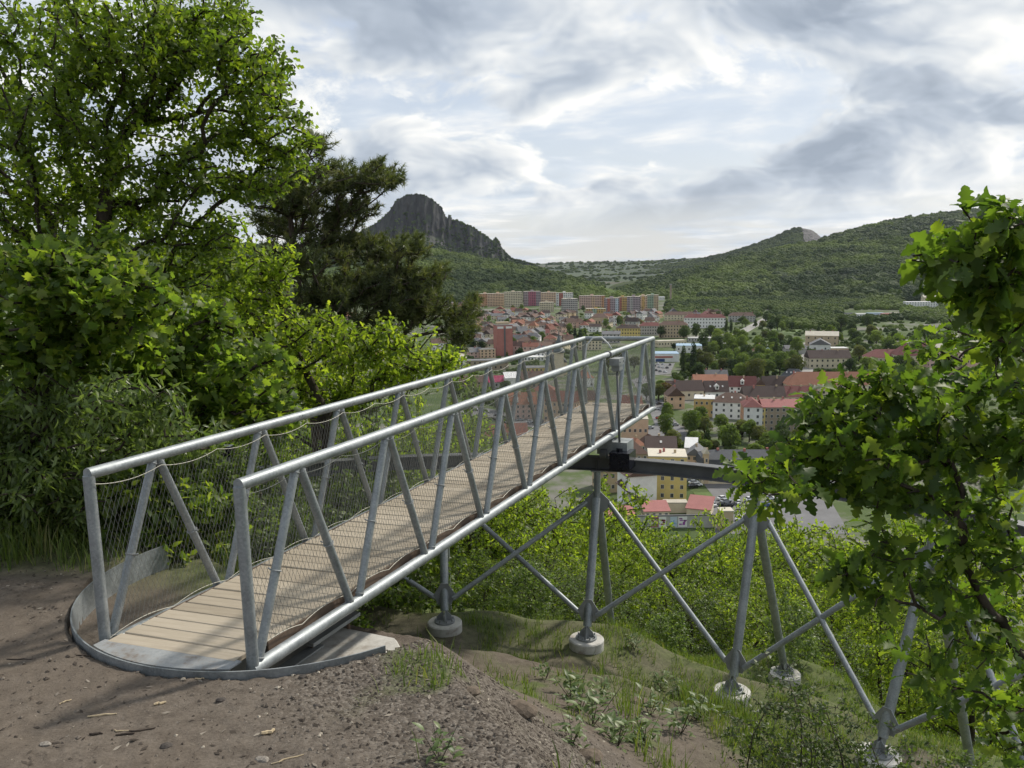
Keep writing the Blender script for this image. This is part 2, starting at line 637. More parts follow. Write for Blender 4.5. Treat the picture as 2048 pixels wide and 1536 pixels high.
def grass_mask(Xa, Ya, S):
    grass = sstep(1.6, 4.2, S + 3.6 * fbm(Xa * 0.8, Ya * 0.8, 4, 51)) * (0.45 + 0.55 * sstep(4.0, 8.0, S))
    grass = np.maximum(grass, 0.9 * sstep(0.02, 0.16, fbm(Xa * 1.7, Ya * 1.7, 4, 61)) * sstep(-0.9, 0.2, S))
    grass = np.maximum(grass, sstep(6.3, 7.1, Ya) * sstep(-2.9, -3.5, Xa))
    return np.clip(grass * (1 - 0.85 * sstep(0.0, 0.12, fbm(Xa * 0.8, Ya * 0.8, 4, 71)) * sstep(14, 9, np.hypot(Xa, Ya))), 0, 1)


def gravel_mask(Xa, Ya, S):
    return np.clip(sstep(-1.45, -0.35, S + 0.7 * fbm(Xa * 1.3, Ya * 1.3, 3, 41)) * sstep(2.4, 1.2, S) * sstep(6.6, 5.4, Ya), 0, 1)


angs = np.concatenate([np.linspace(-48, 48, 500), np.linspace(48, 312, 120)[1:-1]])
angs = np.radians(angs)
rad = np.concatenate([np.linspace(0.4, 2.4, 10), np.geomspace(2.5, 16, 290)[0:], np.geomspace(16.3, 220, 90), np.geomspace(226, 8800, 60)])
A, R_ = np.meshgrid(angs, rad)
X, Y = (R_ * np.sin(A)).ravel(), (R_ * np.cos(A)).ravel()
Z = ground_z(X, Y)
na, nr = len(angs), len(rad)
i, j = np.meshgrid(np.arange(nr - 1), np.arange(na), indexing='ij')
i, j = i.ravel(), j.ravel()
q = np.c_[i * na + j, (i + 1) * na + j, (i + 1) * na + (j + 1) % na, i * na + (j + 1) % na][:, ::-1]
V = np.r_[np.c_[X, Y, Z], [[0, 0, -1.7]]]
jj = np.arange(na)
cap = np.c_[np.full(na, len(V) - 1), jj, (jj + 1) % na][:, ::-1]
me = raw_mesh('ground', V, [q, cap], True)
S = np.r_[edge_dist(X, Y), [-2]]
Xa, Ya = V[:, 0], V[:, 1]
pxy = project(np.c_[Xa, np.maximum(Ya, 0.3), V[:, 2]])
gravel = gravel_mask(Xa, Ya, S)
grass = grass_mask(Xa, Ya, S)
add_attr(me, 'gravel', np.clip(gravel, 0, 1))
add_attr(me, 'grass', np.clip(grass, 0, 1))
add_attr(me, 'valley', sstep(-70, -86, V[:, 2]))

m, t = material('ground_soil')
pos = t.n('ShaderNodeNewGeometry').outputs['Position']
fine = t.noise(pos, 55.0, 5.0, 0.7)
mid = t.noise(pos, 9.0, 5.0, 0.65)
big = t.noise(pos, 1.3, 4.0, 0.55)
soil = t.ramp(t.math('ADD', t.math('MULTIPLY', fine, 0.5), t.math('MULTIPLY', mid, 0.5)), [(0.30, (0.060, 0.049, 0.039)), (0.5, (0.120, 0.101, 0.083)), (0.72, (0.195, 0.168, 0.140))])
soil = t.mix(t.maprange(big, 0.42, 0.62, 0.0, 0.45, True), soil, (0.135, 0.111, 0.088))
vor = t.n('ShaderNodeTexVoronoi', i_Vector=pos, i_Scale=48.0)
stone = t.ramp(vor.outputs['Color'], [(0.1, (0.055, 0.049, 0.042)), (0.5, (0.115, 0.102, 0.088)), (0.85, (0.215, 0.195, 0.17))])
stone = t.mix(t.math('MULTIPLY', fine, 0.55), stone, (0.12, 0.096, 0.074))
gr = t.n('ShaderNodeAttribute', attribute_name='gravel').outputs['Fac']
c = t.mix(gr, soil, stone)
ga = t.n('ShaderNodeAttribute', attribute_name='grass').outputs['Fac']
gcol = t.ramp(mid, [(0.3, (0.050, 0.076, 0.020)), (0.55, (0.095, 0.132, 0.036)), (0.75, (0.15, 0.15, 0.065))])
c = t.mix(t.math('MULTIPLY', ga, t.maprange(fine, 0.35, 0.6, 0.45, 1.0)), c, gcol)
vb = t.noise(pos, 0.012, 5.0, 0.6)
vf = t.noise(pos, 0.09, 4.0, 0.6)
vcol = t.ramp(t.math('ADD', t.math('MULTIPLY', vb, 0.6), t.math('MULTIPLY', vf, 0.4)), [(0.38, (0.055, 0.085, 0.030)), (0.5, (0.085, 0.115, 0.045)), (0.58, (0.17, 0.165, 0.145)), (0.7, (0.24, 0.23, 0.21))])
va = t.n('ShaderNodeAttribute', attribute_name='valley').outputs['Fac']
c = t.mix(va, c, vcol)
b = t.n('ShaderNodeBsdfPrincipled', i_Base_Color=c, i_Roughness=0.95)
b.inputs['Specular IOR Level'].default_value = 0.1
hgt = t.math('ADD', t.math('MULTIPLY', fine, 0.6), t.math('MULTIPLY', t.math('SUBTRACT', 1.0, vor.outputs['Distance']), t.math('MULTIPLY', gr, 0.8)))
bp = t.n('ShaderNodeBump', i_Strength=0.9, i_Height=hgt)
bp.inputs['Distance'].default_value = 0.014
t.put(b.inputs['Normal'], bp.outputs[0])
finish(t, b.outputs[0])
GROUND = m
ground = link('ground', me, GROUND)
tag(ground, 'brown trodden earth of the hilltop falling away to the valley floor', kind='structure')


# ------------------------------------------------------------------ hills
def hill_ground(name, c1, c2, scale=0.01):
    m, t = material(name)
    pos = t.n('ShaderNodeNewGeometry').outputs['Position']
    n1 = t.noise(pos, scale, 5.0, 0.6)
    c = t.ramp(n1, [(0.38, c1), (0.62, c2)])
    b = t.n('ShaderNodeBsdfPrincipled', i_Base_Color=c, i_Roughness=0.95)
    b.inputs['Specular IOR Level'].default_value = 0.05
    finish(t, b.outputs[0])
    return m


MEADOW = hill_ground('meadow', (0.060, 0.095, 0.030), (0.100, 0.135, 0.045))
FOREST_FLOOR = hill_ground('forest_floor', (0.035, 0.050, 0.020), (0.060, 0.078, 0.030))
# patchwork of far fields
m, t = material('far_fields')
pos = t.n('ShaderNodeNewGeometry').outputs['Position']
mp = t.n('ShaderNodeMapping', i_Vector=pos)
mp.inputs['Scale'].default_value = (0.0016, 0.0050, 0.0)
vo = t.n('ShaderNodeTexVoronoi', i_Vector=mp.outputs[0], i_Scale=1.0)
c = t.ramp(t.n('ShaderNodeSeparateColor', i_0=vo.outputs['Color']).outputs[0], [(0.0, (0.020, 0.040, 0.016)), (0.3, (0.034, 0.058, 0.021)), (0.55, (0.046, 0.068, 0.026)), (0.74, (0.075, 0.060, 0.042)), (0.8, (0.028, 0.050, 0.019)), (1.0, (0.022, 0.042, 0.016))])
b = t.n('ShaderNodeBsdfPrincipled', i_Base_Color=c, i_Roughness=0.95)
finish(t, b.outputs[0])
FIELDS = m
# dark phonolite cliff with vertical joints, greened on the ledges
m, t = material('rock_face')
pos = t.n('ShaderNodeNewGeometry').outputs['Position']
mp = t.n('ShaderNodeMapping', i_Vector=pos)
mp.inputs['Scale'].default_value = (1.0, 1.0, 0.22)
n1 = t.math('ADD', t.math('MULTIPLY', t.noise(mp.outputs[0], 0.045, 7.0, 0.68), 0.6), t.math('MULTIPLY', t.noise(pos, 0.03, 7.0, 0.7), 0.4))
n2 = t.noise(pos, 0.012, 5.0, 0.6)
c = t.ramp(n1, [(0.3, (0.014, 0.015, 0.017)), (0.5, (0.036, 0.036, 0.037)), (0.72, (0.080, 0.074, 0.068))])
nrm = t.n('ShaderNodeSeparateXYZ', i_0=t.n('ShaderNodeNewGeometry').outputs['Normal']).outputs[2]
gf = t.math('MULTIPLY', t.maprange(nrm, 0.45, 0.75, 0.0, 1.0, True), t.maprange(n2, 0.40, 0.55, 0.0, 1.0, True))
c = t.mix(gf, c, (0.05, 0.07, 0.028))
b = t.n('ShaderNodeBsdfPrincipled', i_Base_Color=c, i_Roughness=0.95)
bp = t.n('ShaderNodeBump', i_Strength=1.0, i_Height=n1)
bp.inputs['Distance'].default_value = 9.0
t.put(b.inputs['Normal'], bp.outputs[0])
finish(t, b.outputs[0])
ROCK = m
PALE_ROCK = plain('pale_rock_face', (0.125, 0.12, 0.118), 0.95, 0.35, 0.02, coord='Object')

HILLS = {}


def hill(name, label, ridge, foot, prof, mat, ns=160, nt=60, rough=8.0, ribs=0.0, seed=1, zfoot=TOWN_Z - 1.0, back=900.0):
    """ridge: (px, py, distance) points of the skyline; foot: (px, distance) of the base line.
    prof(t): share of the run from ridge to foot covered at height share t (0 ridge .. 1 foot)."""
    ridge = np.array(ridge, float)
    foot = np.array(foot, float)
    s = np.linspace(0, 1, ns)
    px = ridge[0, 0] + (ridge[-1, 0] - ridge[0, 0]) * s
    py = np.interp(px, ridge[:, 0], ridge[:, 1])
    D = np.interp(px, ridge[:, 0], ridge[:, 2])
    FD = np.interp(px, foot[:, 0], foot[:, 1])
    top = np.array([at_depth(a, b, d) for a, b, d in zip(px, py, D)])
    t_ = np.linspace(0, 1, nt)
    run = np.array([prof(k) for k in t_])
    P = np.zeros((nt + 8, ns, 3))
    for k in range(nt):
        d = D + (FD - D) * run[k]
        bx = top[:, 0] / top[:, 1] * d
        z = top[:, 2] * (1 - t_[k]) + zfoot * t_[k]
        amp = rough * math.sin(math.pi * min(1, t_[k] * 1.15 + 0.02)) ** 0.7
        nz = fbm(bx * 0.006, d * 0.006, 4, seed)
        z = z + amp * 2.2 * nz
        if ribs:
            rb = fbm(bx * 0.03, z * 0.006, 4, seed + 3, 0.6) * 2 + fbm(bx * 0.10, z * 0.012, 3, seed + 9)
            d = d - ribs * rb * math.sin(math.pi * min(1, t_[k] + 0.12))
        P[8 + k] = np.c_[bx, d, z]
    for k in range(8):                                  # the far side
        u = 1 - k / 8.0
        d = D + back * u
        P[k] = np.c_[top[:, 0] + 0 * d, d, top[:, 2] * (1 - u ** 1.3) + zfoot * u ** 1.3]
    n_t = nt + 8
    i, j = np.meshgrid(np.arange(n_t - 1), np.arange(ns - 1), indexing='ij')
    i, j = i.ravel(), j.ravel()
    q = np.c_[i * ns + j, (i + 1) * ns + j, (i + 1) * ns + j + 1, i * ns + j + 1]
    me = raw_mesh(name, P.reshape(-1, 3), [q], True)
    o = link(name, me, mat)
    tag(o, label, kind='structure')
    HILLS[label] = P
    return o, P


def gentle(k):
    return k ** 0.85


# far plateau with fields
hill('far_plateau', 'pale far plateau of fields on the skyline', [(-200, 531, 5600), (600, 531, 5600), (1000, 529, 5400), (1090, 527, 5200), (1200, 524, 5200), (1300, 521, 5000), (1420, 514, 4600), (1560, 500, 4600), (2400, 470, 4600)],
     [(-200, 2600), (1100, 2300), (2400, 2600)], gentle, FIELDS, 160, 50, 5.0, seed=4)
# mountain of dark rock
MOUNT_R = [(380, 560, 2900), (480, 535, 2900), (560, 520, 2900), (640, 492, 2900), (700, 476, 2900), (742, 452, 2900), (765, 437, 2900), (780, 420, 2900), (789, 405, 2900), (800, 396, 2900), (815, 390, 2900), (833, 387, 2900), (850, 391, 2900), (864, 398, 2900), (876, 408, 2900), (884, 416, 2900),
           (891, 432, 2900), (895, 437, 2900), (897, 428, 2900), (900, 430, 2900), (904, 440, 2900), (915, 440, 2890), (926, 446, 2880), (942, 452, 2870), (958, 462, 2850), (972, 472, 2840), (986, 481, 2830), (990, 475, 2830), (994, 478, 2830), (1002, 492, 2820), (1012, 507, 2800), (1022, 517, 2800), (1045, 522, 2790), (1066, 528, 2780), (1100, 545, 2770), (1140, 570, 2760)]


def cliff(k):
    return 0.10 * k / 0.42 if k < 0.42 else 0.10 + 0.90 * ((k - 0.42) / 0.58) ** 1.1


mount, MP = hill('rock_mountain', 'steep dark rock mountain with wooded ledges above the town', MOUNT_R, [(380, 2250), (830, 2150), (1140, 2300)], cliff, ROCK, 420, 110, 5.0, ribs=46.0, seed=8, back=700)
# hill with a pale quarry-like rock face
hill('pale_rock_hill', 'blue wooded hill with a pale bare rock face at its top', [(1200, 545, 3900), (1330, 532, 3900), (1400, 520, 3900), (1450, 508, 3850), (1500, 493, 3800), (1540, 479, 3800), (1565, 467, 3800), (1585, 459, 3800), (1603, 456, 3800), (1622, 460, 3800), (1634, 468, 3800), (1642, 478, 3800), (1665, 494, 3800), (1720, 520, 3800), (1800, 545, 3800)],
     [(1200, 3000), (1800, 3000)], gentle, FOREST_FLOOR, 200, 50, 4.0, seed=14)
PALE_P = HILLS['blue wooded hill with a pale bare rock face at its top']
hill('far_peak', 'small far wooded peak behind the long right-hand ridge', [(1650, 490, 3700), (1740, 452, 3700), (1790, 437, 3700), (1822, 432, 3700), (1850, 437, 3700), (1900, 460, 3700), (1980, 500, 3700)], [(1650, 3100), (1980, 3100)], gentle, FOREST_FLOOR, 80, 30, 4.0, seed=18)
# left slope in front of the mountain
LH = [(-200, 505, 2450), (300, 495, 2400), (560, 494, 2350), (700, 494, 2300), (780, 494, 2300), (850, 500, 2300), (900, 509, 2250), (1000, 526, 2200), (1060, 538, 2150), (1100, 548, 2120), (1180, 566, 2050), (1250, 586, 1980), (1330, 604, 1920)]
hill('left_hill', 'green wooded slope at the foot of the rock mountain', LH, [(-200, 1700), (850, 1720), (1330, 1850)], gentle, MEADOW, 200, 60, 7.0, seed=24)
# long right ridge
RH = [(1180, 604, 2100), (1240, 583, 2200), (1300, 563, 2250), (1400, 538, 2350), (1500, 514, 2450), (1560, 499, 2500), (1640, 484, 2550), (1700, 468, 2650), (1780, 447, 2750), (1850, 436, 2850), (1960, 424, 2900), (2100, 417, 2900), (2500, 420, 2900)]
hill('right_hill', 'long dark wooded ridge closing the valley on the right', RH, [(1180, 1900), (1600, 1750), (2000, 1500), (2500, 1400)], gentle, FOREST_FLOOR, 220, 70, 11.0, seed=34)


def crown_nodes(name, mat, subdiv=4, amp1=0.55, amp2=0.32, seed=0.0, squash=0.85):
    """geometry nodes: one lumpy tree crown instanced on every point, sized by the 'size' attribute"""
    g = bpy.data.node_groups.new(name, 'GeometryNodeTree')
    g.interface.new_socket(name='Geometry', in_out='INPUT', socket_type='NodeSocketGeometry')
    g.interface.new_socket(name='Geometry', in_out='OUTPUT', socket_type='NodeSocketGeometry')
    N, L = g.nodes, g.links
    gi, go = N.new('NodeGroupInput'), N.new('NodeGroupOutput')
    ico = N.new('GeometryNodeMeshIcoSphere')
    ico.inputs['Radius'].default_value = 0.5
    ico.inputs['Subdivisions'].default_value = subdiv
    pos = N.new('GeometryNodeInputPosition')
    n1, n2 = N.new('ShaderNodeTexNoise'), N.new('ShaderNodeTexNoise')
    for nn, sc_, de in ((n1, 3.2, 2.0), (n2, 9.0, 3.0)):
        nn.inputs['Scale'].default_value = sc_
        nn.inputs['Detail'].default_value = de
        ad = N.new('ShaderNodeVectorMath')
        ad.operation = 'ADD'
        ad.inputs[1].default_value = (seed, seed * 2, 0)
        L.new(pos.outputs[0], ad.inputs[0])
        L.new(ad.outputs[0], nn.inputs['Vector'])
    ma = N.new('ShaderNodeMath')
    ma.operation = 'MULTIPLY_ADD'
    ma.inputs[1].default_value = amp1
    L.new(n1.outputs[0], ma.inputs[0])
    mb_ = N.new('ShaderNodeMath')
    mb_.operation = 'MULTIPLY_ADD'
    mb_.inputs[1].default_value = amp2
    mb_.inputs[2].default_value = -(amp1 + amp2) * 0.5
    L.new(n2.outputs[0], mb_.inputs[0])
    L.new(mb_.outputs[0], ma.inputs[2])
    nr_ = N.new('GeometryNodeInputNormal')
    sc2 = N.new('ShaderNodeVectorMath')
    sc2.operation = 'SCALE'
    L.new(nr_.outputs[0], sc2.inputs[0])
    L.new(ma.outputs[0], sc2.inputs['Scale'])
    sp = N.new('GeometryNodeSetPosition')
    L.new(ico.outputs[0], sp.inputs[0])
    L.new(sc2.outputs[0], sp.inputs['Offset'])
    sm = N.new('GeometryNodeSetMaterial')
    sm.inputs['Material'].default_value = mat
    L.new(sp.outputs[0], sm.inputs[0])
    iop = N.new('GeometryNodeInstanceOnPoints')
    m2p = N.new('GeometryNodeMeshToPoints')
    L.new(gi.outputs[0], m2p.inputs[0])
    L.new(m2p.outputs[0], iop.inputs['Points'])
    L.new(sm.outputs[0], iop.inputs['Instance'])
    at = N.new('GeometryNodeInputNamedAttribute')
    at.data_type = 'FLOAT'
    at.inputs['Name'].default_value = 'size'
    rv = N.new('FunctionNodeRandomValue')
    rv.data_type = 'FLOAT_VECTOR'
    rv.inputs[0].default_value = (0.85, 0.85, squash * 0.8)
    rv.inputs[1].default_value = (1.2, 1.2, squash * 1.3)
    vs = N.new('ShaderNodeVectorMath')
    vs.operation = 'SCALE'
    L.new(rv.outputs[0], vs.inputs[0])
    L.new(at.outputs[0], vs.inputs['Scale'])
    L.new(vs.outputs[0], iop.inputs['Scale'])
    rr_ = N.new('FunctionNodeRandomValue')
    rr_.data_type = 'FLOAT_VECTOR'
    rr_.inputs[0].default_value = (-0.25, -0.25, 0)
    rr_.inputs[1].default_value = (0.25, 0.25, 6.28)
    L.new(rr_.outputs[0], iop.inputs['Rotation'])
    L.new(iop.outputs[0], go.inputs[0])
    return g


WOOD_A = crown_mat('broadleaf_wood', (0.052, 0.090, 0.022), (0.200, 0.255, 0.060))
WOOD_B = crown_mat('dark_wood', (0.032, 0.062, 0.020), (0.130, 0.180, 0.048))
NG_A = crown_nodes('broadleaf_crown_nodes', WOOD_A, 4, seed=0.0)
NG_B = crown_nodes('dark_crown_nodes', WOOD_B, 4, seed=5.0)


def wood(name, label, pts, sizes, ng):
    pts = np.asarray(pts, np.float32)
    me = bpy.data.meshes.new(name)
    me.vertices.add(len(pts))
    me.vertices.foreach_set('co', pts.ravel())
    add_attr(me, 'size', sizes)
    o = link(name, me)
    md = o.modifiers.new('crowns', 'NODES')
    md.node_group = ng
    return tag(o, label, 'forest', kind='stuff')


def in_poly(p, poly):
    x, y = p[:, 0], p[:, 1]
    poly = np.asarray(poly, float)
    ins = np.zeros(len(p), bool)
    j = len(poly) - 1
    for i in range(len(poly)):
        xi, yi, xj, yj = *poly[i], *poly[j]
        ins ^= ((yi > y) != (yj > y)) & (x < (xj - xi) * (y - yi) / (yj - yi + 1e-12) + xi)
        j = i
    return ins


def scatter(P, n, t0=0.0, t1=1.0, lo=8, seed=0):
    """random points on a hill's front face"""
    r = np.random.default_rng(seed)
    nt, ns = P.shape[0] - 8, P.shape[1]
    # pick cells by area
    G = P[8:]
    a = np.linalg.norm(np.cross(G[1:, :-1] - G[:-1, :-1], G[:-1, 1:] - G[:-1, :-1]), axis=2)
    rows = np.arange(nt - 1) / (nt - 1)
    a = a * ((rows >= t0) & (rows <= t1))[:, None]
    cdf = np.cumsum(a.ravel())
    k = np.searchsorted(cdf, r.random(n) * cdf[-1])
    i, j = np.minimum(k // (ns - 1), nt - 2), k % (ns - 1)
    u, v = r.random((2, n))[:, :, None]
    return G[i, j] * (1 - u) * (1 - v) + G[i + 1, j] * u * (1 - v) + G[i, j + 1] * (1 - u) * v + G[i + 1, j + 1] * u * v


MEADOW_POLY = [(1196, 576), (1215, 569), (1262, 572), (1257, 588), (1230, 590), (1205, 587)]
P = HILLS['green wooded slope at the foot of the rock mountain']
p = scatter(P, 17000, 0.0, 0.97, seed=3)
pp = project(p)
keep = (pp[:, 0] > 250) & (pp[:, 0] < 1400) & ~in_poly(pp, MEADOW_POLY)
strip = (fbm(p[:, 0] * 0.004, p[:, 1] * 0.010, 3, 81) > 0.17) & (pp[:, 1] > 520)
keep &= ~strip
p = p[keep]
sz = 12.5 * (0.45 + 1.4 * rng.random(len(p)) ** 2) * (0.75 + 0.6 * vnoise(p[:, 0] * 0.01, p[:, 1] * 0.01, 9))
wood('forest', 'sunlit green forest on the slope below the rock mountain', p + [0, 0, 2.5], sz, NG_A)
P = HILLS['long dark wooded ridge closing the valley on the right']
p = scatter(P, 24000, 0.0, 1.0, seed=4)
pp = project(p)
p = p[(pp[:, 0] > 1150) & (pp[:, 0] < 2150)]
sz = 14 * (0.45 + 1.4 * rng.random(len(p)) ** 2) * (0.7 + 0.7 * vnoise(p[:, 0] * 0.008, p[:, 1] * 0.008, 19))
mix = vnoise(p[:, 0] * 0.006, p[:, 1] * 0.004, 29) + 0.35 * (rng.random(len(p)) - 0.5) > 0.5
wood('forest', 'light green trees in the forest on the right-hand ridge', p[mix] + [0, 0, 2.5], sz[mix], NG_A)
wood('forest', 'dark green trees in the forest on the right-hand ridge', p[~mix] + [0, 0, 2.5], sz[~mix], NG_B)
P = PALE_P
p = scatter(P, 9000, 0.0, 0.75, seed=5)
pp = project(p)
p = p[~in_poly(pp, [(1600, 455), (1625, 459), (1645, 478), (1640, 492), (1600, 490), (1605, 470)]) & (pp[:, 0] > 1300) & (pp[:, 0] < 1760)]
wood('forest', 'blue-green forest on the hill with the pale rock face', p + [0, 0, 2], 12 * (0.6 + 0.8 * rng.random(len(p))), NG_B)
P = HILLS['small far wooded peak behind the long right-hand ridge']
p = scatter(P, 1500, 0.0, 0.6, seed=6)
wood('forest', 'forest on the small far peak behind the right-hand ridge', p + [0, 0, 2], 12 * (0.6 + 0.8 * rng.random(len(p))), NG_B)
P = MP
p = scatter(P, 9000, 0.0, 1.0, seed=7)
g = np.gradient(MP[8:, :, 1], axis=0)
pp = project(p)
hz = (p[:, 2] + 88) / 320.0
den = sstep(0.62, 0.30, hz) + 0.55 * (fbm(p[:, 0] * 0.012, p[:, 2] * 0.02, 3, 91) > 0.03) * sstep(0.95, 0.5, hz)
den[pp[:, 0] > 905] = np.maximum(den[pp[:, 0] > 905], 0.42)
keep = (rng.random(len(p)) < den) & (pp[:, 0] > 560)
p = p[keep]
wood('forest', 'scrub and trees on the ledges of the rock mountain', p, 8 * (0.5 + 0.9 * rng.random(len(p))), NG_B)
# tree line on the crest of the mountain
rt = MP[8, 140:400]
rt = rt[rng.random(len(rt)) < 0.5] + [0, -2, 0]
wood('forest', 'row of small trees along the crest of the rock mountain', rt, 4 + 3.5 * rng.random(len(rt)), NG_B)
# bare pale rock on the far hill
G = PALE_P[8:]
pj = project(G.reshape(-1, 3)).reshape(*G.shape[:2], 2)
sel = in_poly(pj.reshape(-1, 2), [(1603, 456), (1622, 460), (1634, 468), (1643, 479), (1640, 492), (1612, 489), (1604, 476)]).reshape(G.shape[:2])
mb = MB()
for i in range(G.shape[0] - 1):
    for j in range(G.shape[1] - 1):
        if sel[i, j]:
            qd = np.array([G[i, j], G[i + 1, j], G[i + 1, j + 1], G[i, j + 1]]) + [0, -6, 3]
            mb.add(qd + rng.normal(0, 1.2, (4, 3)), np.array([[0, 1, 2, 3]]))
if mb.n:
    o = mb.build('rock_outcrop', PALE_ROCK)
    tag(o, 'pale bare rock face near the top of the blue wooded hill', kind='structure')
# field hedges on the plateau
P = HILLS['pale far plateau of fields on the skyline']
p = scatter(P, 16000, 0.0, 0.9, seed=9)
k = fbm(p[:, 0] * 0.0012, p[:, 1] * 0.006, 3, 99)
pp = project(p)
p = p[((np.abs(k) < 0.025) | (k > 0.16)) & (pp[:, 0] > 950) & (pp[:, 0] < 1700)]
wood('hedgerow', 'dark hedgerows between the fields of the far plateau', p, 14 * (0.6 + 0.8 * rng.random(len(p))), NG_B)
# woods on the valley floor
VAL = [(900, 606), (1340, 608), (1420, 612), (1640, 618), (1800, 628), (2060, 636), (2060, 604), (1800, 596), (1600, 588), (1340, 580), (900, 588)]
xs = rng.uniform(880, 2080, 12000)
ys = rng.uniform(584, 664, 12000)
pt = np.c_[xs, ys]
wd = np.random.default_rng(12).random(12000)
RIGHT_WOOD = [(1320, 586), (1340, 600), (1330, 625), (1360, 634), (1450, 632), (1540, 640), (1560, 655), (1640, 662), (1720, 645), (1820, 640), (1960, 660), (2060, 664), (2060, 584)]
keep = in_poly(pt, RIGHT_WOOD) & ~in_poly(pt, [(1680, 620), (1805, 620), (1810, 640), (1680, 640)]) & ~in_poly(pt, [(1806, 596), (1880, 596), (1880, 622), (1806, 622)]) & ~in_poly(pt, [(1500, 650), (1525, 620), (1555, 620), (1530, 640)])
left = in_poly(pt, [(880, 588), (960, 588), (1060, 596), (1320, 588), (1320, 600), (1060, 602), (960, 600), (880, 604)])
pt = pt[keep | left]
w3 = np.array([at_level(a, b, TOWN_Z) for a, b in pt])
area = (w3[:, 1] / 1500.0) ** 3
w3 = w3[rng.random(len(w3)) < np.clip(area * 1.1, 0.15, 1)]
wood('forest', 'green woodland on the valley floor before the right-hand ridge', w3 + [0, 0, 3.5], 11 * (0.6 + 0.8 * rng.random(len(w3))), NG_A)

# ------------------------------------------------------------------ the swinging walkway
U2 = np.array([0.40813802, 0.91292023])
N2 = np.array([-0.91292023, 0.40813802])
O2 = np.array([-1.65787156, 4.9229691])
PANEL, WID, SKEW, CH_Z, LAT, RAIL = 1.11151, 1.19833, -0.09046, -2.5364, -0.0190, 1.2
NP = 9
LEN = NP * PANEL
walk = thing('swing_walkway', 'galvanised truss footbridge with timber deck and wire mesh sides', 'footbridge', (O2[0], O2[1], CH_Z))
walk.rotation_euler = (LAT, 0, math.atan2(U2[1], U2[0]))


def wl(L, y, z):
    """local point: along the walkway, from the right truss towards the left one, height above the chord"""
    return np.array([L + SKEW * y / WID, y, z])


def walk_world(L, y, z):
    p = wl(L, y, z)
    y2, z2 = p[1] - p[2] * LAT, p[2] + p[1] * LAT
    return np.array([O2[0] + U2[0] * p[0] + N2[0] * y2, O2[1] + U2[1] * p[0] + N2[1] * y2, CH_Z + z2])


